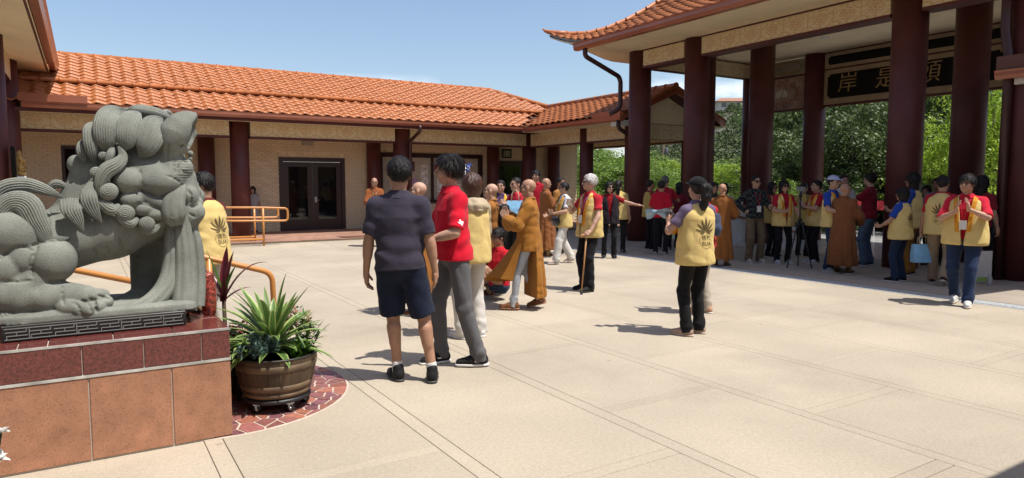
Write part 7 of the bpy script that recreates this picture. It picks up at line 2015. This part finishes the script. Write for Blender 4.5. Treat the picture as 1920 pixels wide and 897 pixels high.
# wooden cane
g = P6['grip'][0]; cn = empty('walking_cane', (g[0], g[1], 0), P6['rz'], 'light wooden walking cane with a black tip under the old man hand', 'cane')
M_cane = mat('cane_wood', (.36, .18, .06), .45, var=.2, scale=6, stretch=(1, 1, .2)); M_rub = mat('black_rubber', (.012, .012, .012), .7)
dx = .06
MB().tube([(0, .02+dx, .04), (0, .0, g[2]-.02)], [.0105, .0125], 10).build('shaft', M_cane, cn)
MB().tube([(0, 0, g[2]-.03), (0, .01, g[2]+.0), (0, .05, g[2]+.012), (0, .09, g[2]+.002), (0, .105, g[2]-.03)], .0135, 10).build('handle', M_cane, cn); MB().lathe([(.018, 0), (.016, .05)], (0, .02+dx, 0), 12).build('tip', M_rub, cn)
# paper cup
g = P6['grip'][1]; cu = empty('paper_cup', tuple(g), 0, 'white paper cup in the raised hand of the white haired man', 'cup')
MB().lathe([(.028, -.05), (.037, .05), (.039, .052), (.035, .052), (.030, 0)], (0, 0, 0), 20).build('cup_body', M_white, cu)
# pale blue cloth of the capped woman
def cloth_sheet(name, label, cat, c, w, h, m, rz, seed, drop=.6):
    root = empty(name, tuple(c), rz, label, cat); G_ = []; r = random.Random(seed); ph = [r.uniform(0, 6) for _ in range(4)]; B_ = []
    for i in range(17):
        row = []; rb = []
        for j in range(13):
            u_ = i/16-.5; v_ = j/12-.5; x = u_*w*(1-.25*v_); z = -abs(u_+.1)**1.5*h*drop*1.6-v_*h*.6+.016*math.sin(11*u_+ph[0]+3*v_); y = .10*v_+.022*math.sin(16*u_+ph[1])+.015*math.sin(9*v_+ph[2]+6*u_)
            row.append((x, y, z)); rb.append((x, y-.004, z-.004))
        G_.append(row); B_.append(rb[::-1])
    m_ = MB(); m_.grid(G_); m_.grid(B_); m_.build('cloth', m, root); return root
g = P7['grip'][0]; M_bluec = cloth((.34, .47, .62)); rv = -HEAD
cloth_sheet('blue_cloth', 'pale blue cloth held up by the woman in the black cap', 'cloth', g+rt*(-.10)+A((0, 0, .05)), .32, .13, M_bluec, rv, 3)
cloth_sheet('orange_cloth', 'orange cloth hanging at the chest of the woman in the black cap', 'cloth', g+rt*.06+A((0, 0, -.10)), .16, .26, cloth((.62, .25, .03)), rv, 5, .2)
def tote(name, label, c, w, h, d, m, mh, rz, hl=.16):
    root = empty(name, tuple(c), rz, label, 'bag')
    m_ = MB(); G_ = []
    for k, z in enumerate((0, .03*h, h*.5, h)):
        q = (.90, .96, 1.0, .98)[k]; dd = (d*.9, d, d*.9, d*.5)[k]
        G_.append([(x*w/2*q, y*dd/2, z) for x, y in ((-1, -1), (-.3, -1.12), (.3, -1.1), (1, -1), (1, 1), (.3, 1.1), (-.3, 1.1), (-1, 1), (-1, -1))])
    m_.grid(G_, sm=False); m_.raw(G_[0][:8], [tuple(range(8))]); m_.build('bag_body', m, root)
    for sy in (-1, 1): MB().tube([(-w*.22, sy*d*.24, h*.92), (-w*.20, sy*d*.2, h+hl*.6), (-w*.06, 0, h+hl), (w*.06, 0, h+hl), (w*.20, sy*d*.2, h+hl*.6), (w*.22, sy*d*.24, h*.92)], .008, 6).build('handle', mh, root)
    return root
M_bag = mat('sky_blue_bag', (.24, .50, .74), .7, var=.12, scale=14); M_hnd = cloth((.62, .52, .34))
g = P37['grip'][0]; tote('blue_tote_bag', 'light blue tote bag hanging from the hand of the man in khaki trousers', g+A((0, 0, -.44)), .32, .30, .12, M_bag, M_hnd, rv)
p = A(spot(966, 11.45)); tote('blue_gift_bag', 'light blue bag held in the middle of the group by the red vest', (p[0], p[1], 1.06), .28, .26, .11, M_bag, M_hnd, rv, .18)
# black shoulder bag of the woman in white trousers
w_ = P15['w']; c = w_((-.02, .20, .93)); sb = empty('shoulder_bag', tuple(c), P15['rz'], 'black shoulder bag worn by the woman in white trousers', 'bag')
gb = Vox((-.22, -.12, -.16), (.22, .14, .16), .011); gb.put(ell((0, 0, 0), (.165, .07, .105)), .02); gb.put(ell((0, .035, .02), (.12, .05, .06)), .02); gb.disp(waves(3, 30, .008)); V, Q = gb.mesh(); add('bag_body', np_mesh('bag_body', V, Q, mat('black_leather', (.013, .013, .015), .4, bump=.3, bscale=90), True), sb)
MB().tube([(-.14, .0, .06), (-.17, -.09, .30), (-.10, -.16, .50), (.05, -.12, .52), (.13, -.02, .30), (.14, .0, .06)], .012, 6, flat=.4).build('strap', M_rub, sb)
# backpacks
def backpack(P, label, col, sc=1., y0=-.20, z=1.22):
    root = empty('backpack', tuple(P['w']((0, y0, z+P['up']))), P['rz'], label, 'backpack'); s = P['s']*sc
    gb = Vox((-.22, -.14, -.27), (.22, .14, .27), .013); gb.put(loft([-.22, -.15, .10, .19, .22], [.13, .15, .145, .11, .05], [.07, .09, .085, .07, .03]), .02); gb.put(ell((0, -.07, -.08), (.11, .05, .09)), .02); gb.disp(waves(7, 24, .008, (1, 1, 1), True))
    V, Q = gb.mesh(); m = cloth(col); add('pack_body', np_mesh('pack_body', V*s, Q, m, True), root)
    for sd in (-1, 1): MB().tube([tuple(A(q)*s) for q in ((sd*.10, .05, .17), (sd*.115, .17, .235), (sd*.125, .31, .20), (sd*.135, .36, .06), (sd*.15, .28, -.10), (sd*.14, .08, -.17))], .019*s, 6, flat=.4).build('strap', m, root)
    return root
backpack(P10, 'dark backpack on the laughing monk back', (.02, .022, .026))
backpack(P22, 'small slate blue backpack behind the black capped woman', (.06, .075, .13), .68, -.17)
backpack(P8, 'navy backpack strapped on the applauding man at the right', (.02, .04, .10), .95, -.21)
P5b = P5; 
# pennant on a stick
p = A(spot(872, 8.6)); z = EYE+8.6*(HOR-316)/F_PX; pn = empty('blue_pennant', (p[0], p[1], 0), rv, 'small blue pennant with a white mark held up above the brown bob', 'flag')
MB().tube([(-.03, 0, 1.15), (0.01, 0, z+.05)], .005, 6).build('stick', M_steel, pn)
MB().raw([(0, 0, z-.05), (.05, .01, z-.04), (.085, .0, z+.06), (.02, 0, z+.055), (0, .006, z-.05), (.05, .016, z-.04), (.085, .006, z+.06), (.02, .006, z+.055)], [(0, 1, 2, 3), (7, 6, 5, 4), (0, 4, 5, 1), (1, 5, 6, 2), (2, 6, 7, 3), (3, 7, 4, 0)]).build('flag_cloth', mat('pennant_blue', (.05, .11, .48), .6), pn)
MB().tube([(.040+.016*math.cos(a), -.004, z+.005+.022*math.sin(a)) for a in np.linspace(0, 6.28, 12)[:-1]], .003, 4, closed=True).build('printed_ring', M_white, pn)
# phone on a tripod
p = A(spot(1502, 12.9)); tp = empty('camera_tripod', (p[0], p[1], 0), rv, 'black tripod holding a phone among the people at the columns', 'tripod')
M_tp = mat('tripod_black', (.012, .012, .013), .4)
for a in (3.4, 5.6, 1.2): MB().tube([(.02*math.cos(a), .02*math.sin(a), .95), (.14*math.cos(a), .14*math.sin(a), .45), (.25*math.cos(a), .25*math.sin(a), .0)], [.017, .014, .011], 8).build('leg', M_tp, tp)
MB().tube([(0, 0, .6), (0, 0, 1.38)], .016, 8).build('centre_column', M_tp, tp); MB().tube([(0, 0, 1.36), (0, 0, 1.46)], [.035, .022], 10).build('pan_head', M_tp, tp); MB().tube([(0, 0, 1.38), (-.1, -.08, 1.27)], .009, 6).build('handle', M_tp, tp)
ph = tag(MB().box((-.085, -.006, -.04), (.085, .006, .04), bev=.004).build('smartphone', mat('phone_grey', (.2, .2, .21), .3), None, (p[0], p[1], 1.505)), 'smartphone clamped sideways on top of the tripod', 'phone'); ph.rotation_euler = (0, 0, rv)
MB().lathe([(.012, 0), (.012, .004)], (-.06, 0, 0), 12).build('lens', M_black, ph)
# bottle, paper and box by the far right column
p = A(spot(1851, 10.9)); bx = empty('white_paper_sign', (p[0], p[1], 0), rv+.2, 'white paper sheet leaning by the far right column', 'paper')
MB().box((-.17, -.006, .02), (.17, .006, .52)).build('sheet', M_white, bx); MB().box((-.15, -.008, .03), (.15, -.0065, .10)).build('printed_band', mat('lime_print', (.30, .50, .12), .6), bx)
p = A(spot(1866, 10.6)); wb = empty('water_bottle', (p[0], p[1], 0), 0, 'clear water bottle standing by the far right column', 'bottle')
MB().lathe([(.03, 0), (.033, .02), (.033, .13), (.014, .17), (.013, .19)], (0, 0, 0), 16).build('bottle_body', glass_mat('clear_plastic', (.35, .38, .40), .1), wb); MB().lathe([(.015, .19), (.015, .21)], (0, 0, 0), 12).build('cap', M_white, wb)
# flowers held by the woman beside the monk
p = A(spot(1372, 14.2)); bq2 = empty('flower_bouquet', (p[0], p[1], 1.02), 0, 'pink and white bouquet in front of the woman beside the robed monk', 'bouquet')
rr = random.Random(4); leaves_joined([((rr.gauss(0, .05), rr.gauss(0, .05), rr.uniform(0, .16)), rr.uniform(0, 6.28), rr.uniform(0, 1.3), .05, .018, .4, .3, 3) for _ in range(70)], M_pink, bq2, 'petals'); leaves_joined([((rr.gauss(0, .05), rr.gauss(0, .05), rr.uniform(-.06, .1)), rr.uniform(0, 6.28), rr.uniform(0, 1.3), .06, .014, .4, .3, 3) for _ in range(40)], M_dkl, bq2, 'leaves')
# marks on clothes and shoes
def mark_side(P, V2, Fs, name, m, zc, size, part='shirt', side=-1, yc=0.):
    o = [c for c in P['root'].children if c.name.split('.')[0] == part][0]
    Vs = [v.co for v in o.data.vertices]; bvh = BVHTree.FromPolygons([tuple(v) for v in Vs], [tuple(p.vertices) for p in o.data.polygons])
    out = []
    for x, z in V2:
        h = bvh.ray_cast(Vector((side*.8, yc+x*size*(-side)*-1, zc+z*size)), Vector((-side, 0, 0)))
        if h[0] is None: return
        out.append(tuple(h[0]+Vector((side*.004, 0, 0))))
    add(name, np_mesh(name, np.array(out), Fs, m, False), o)
tex = [(-.5, .15), (-.2, .15), (-.2, .5), (.05, .5), (.05, .28), (.3, .22), (.5, .2), (.52, -.05), (.3, -.25), (.15, -.5), (.0, -.35), (-.15, -.12), (-.3, -.12)]
tv = [(0.1, .05)]+tex; tf = [(0, i+1, (i+1) % len(tex)+1) for i in range(len(tex))]
arm = P2['arms'][0]; el = (arm[1]+(arm[2]-arm[1])*.68)*P2['s']
try: mark_side(P2, tv, tf, 'sleeve_mark', M_embw, el[2], .055, 'shirt', -1, el[1])
except Exception as e: print('mark', e)
sw = [(-.5, -.05), (-.3, -.22), (0, -.16), (.55, .22), (.0, -.04), (-.25, -.06), (-.36, .08)]
for c_ in [c for c in P2['root'].children if c.name.startswith('shoe')]:
    vs = np.array([v.co[:] for v in c_.data.vertices]); ctr = vs.mean(0); bvh = BVHTree.FromPolygons([tuple(v) for v in vs], [tuple(p.vertices) for p in c_.data.polygons])
    for side in (-1, 1):
        out = []
        for x, z in sw:
            h = bvh.ray_cast(Vector((ctr[0]+side*.3, ctr[1]+.01+x*.12, .062+z*.07)), Vector((-side, 0, 0))); out.append(tuple((h[0] if h[0] is not None else Vector(ctr))+Vector((side*.003, 0, 0))))
        add('side_mark', np_mesh('side_mark', np.array(out), [(0, 1, 5, 6), (1, 2, 4, 5), (2, 3, 4)], M_embw, False), c_)
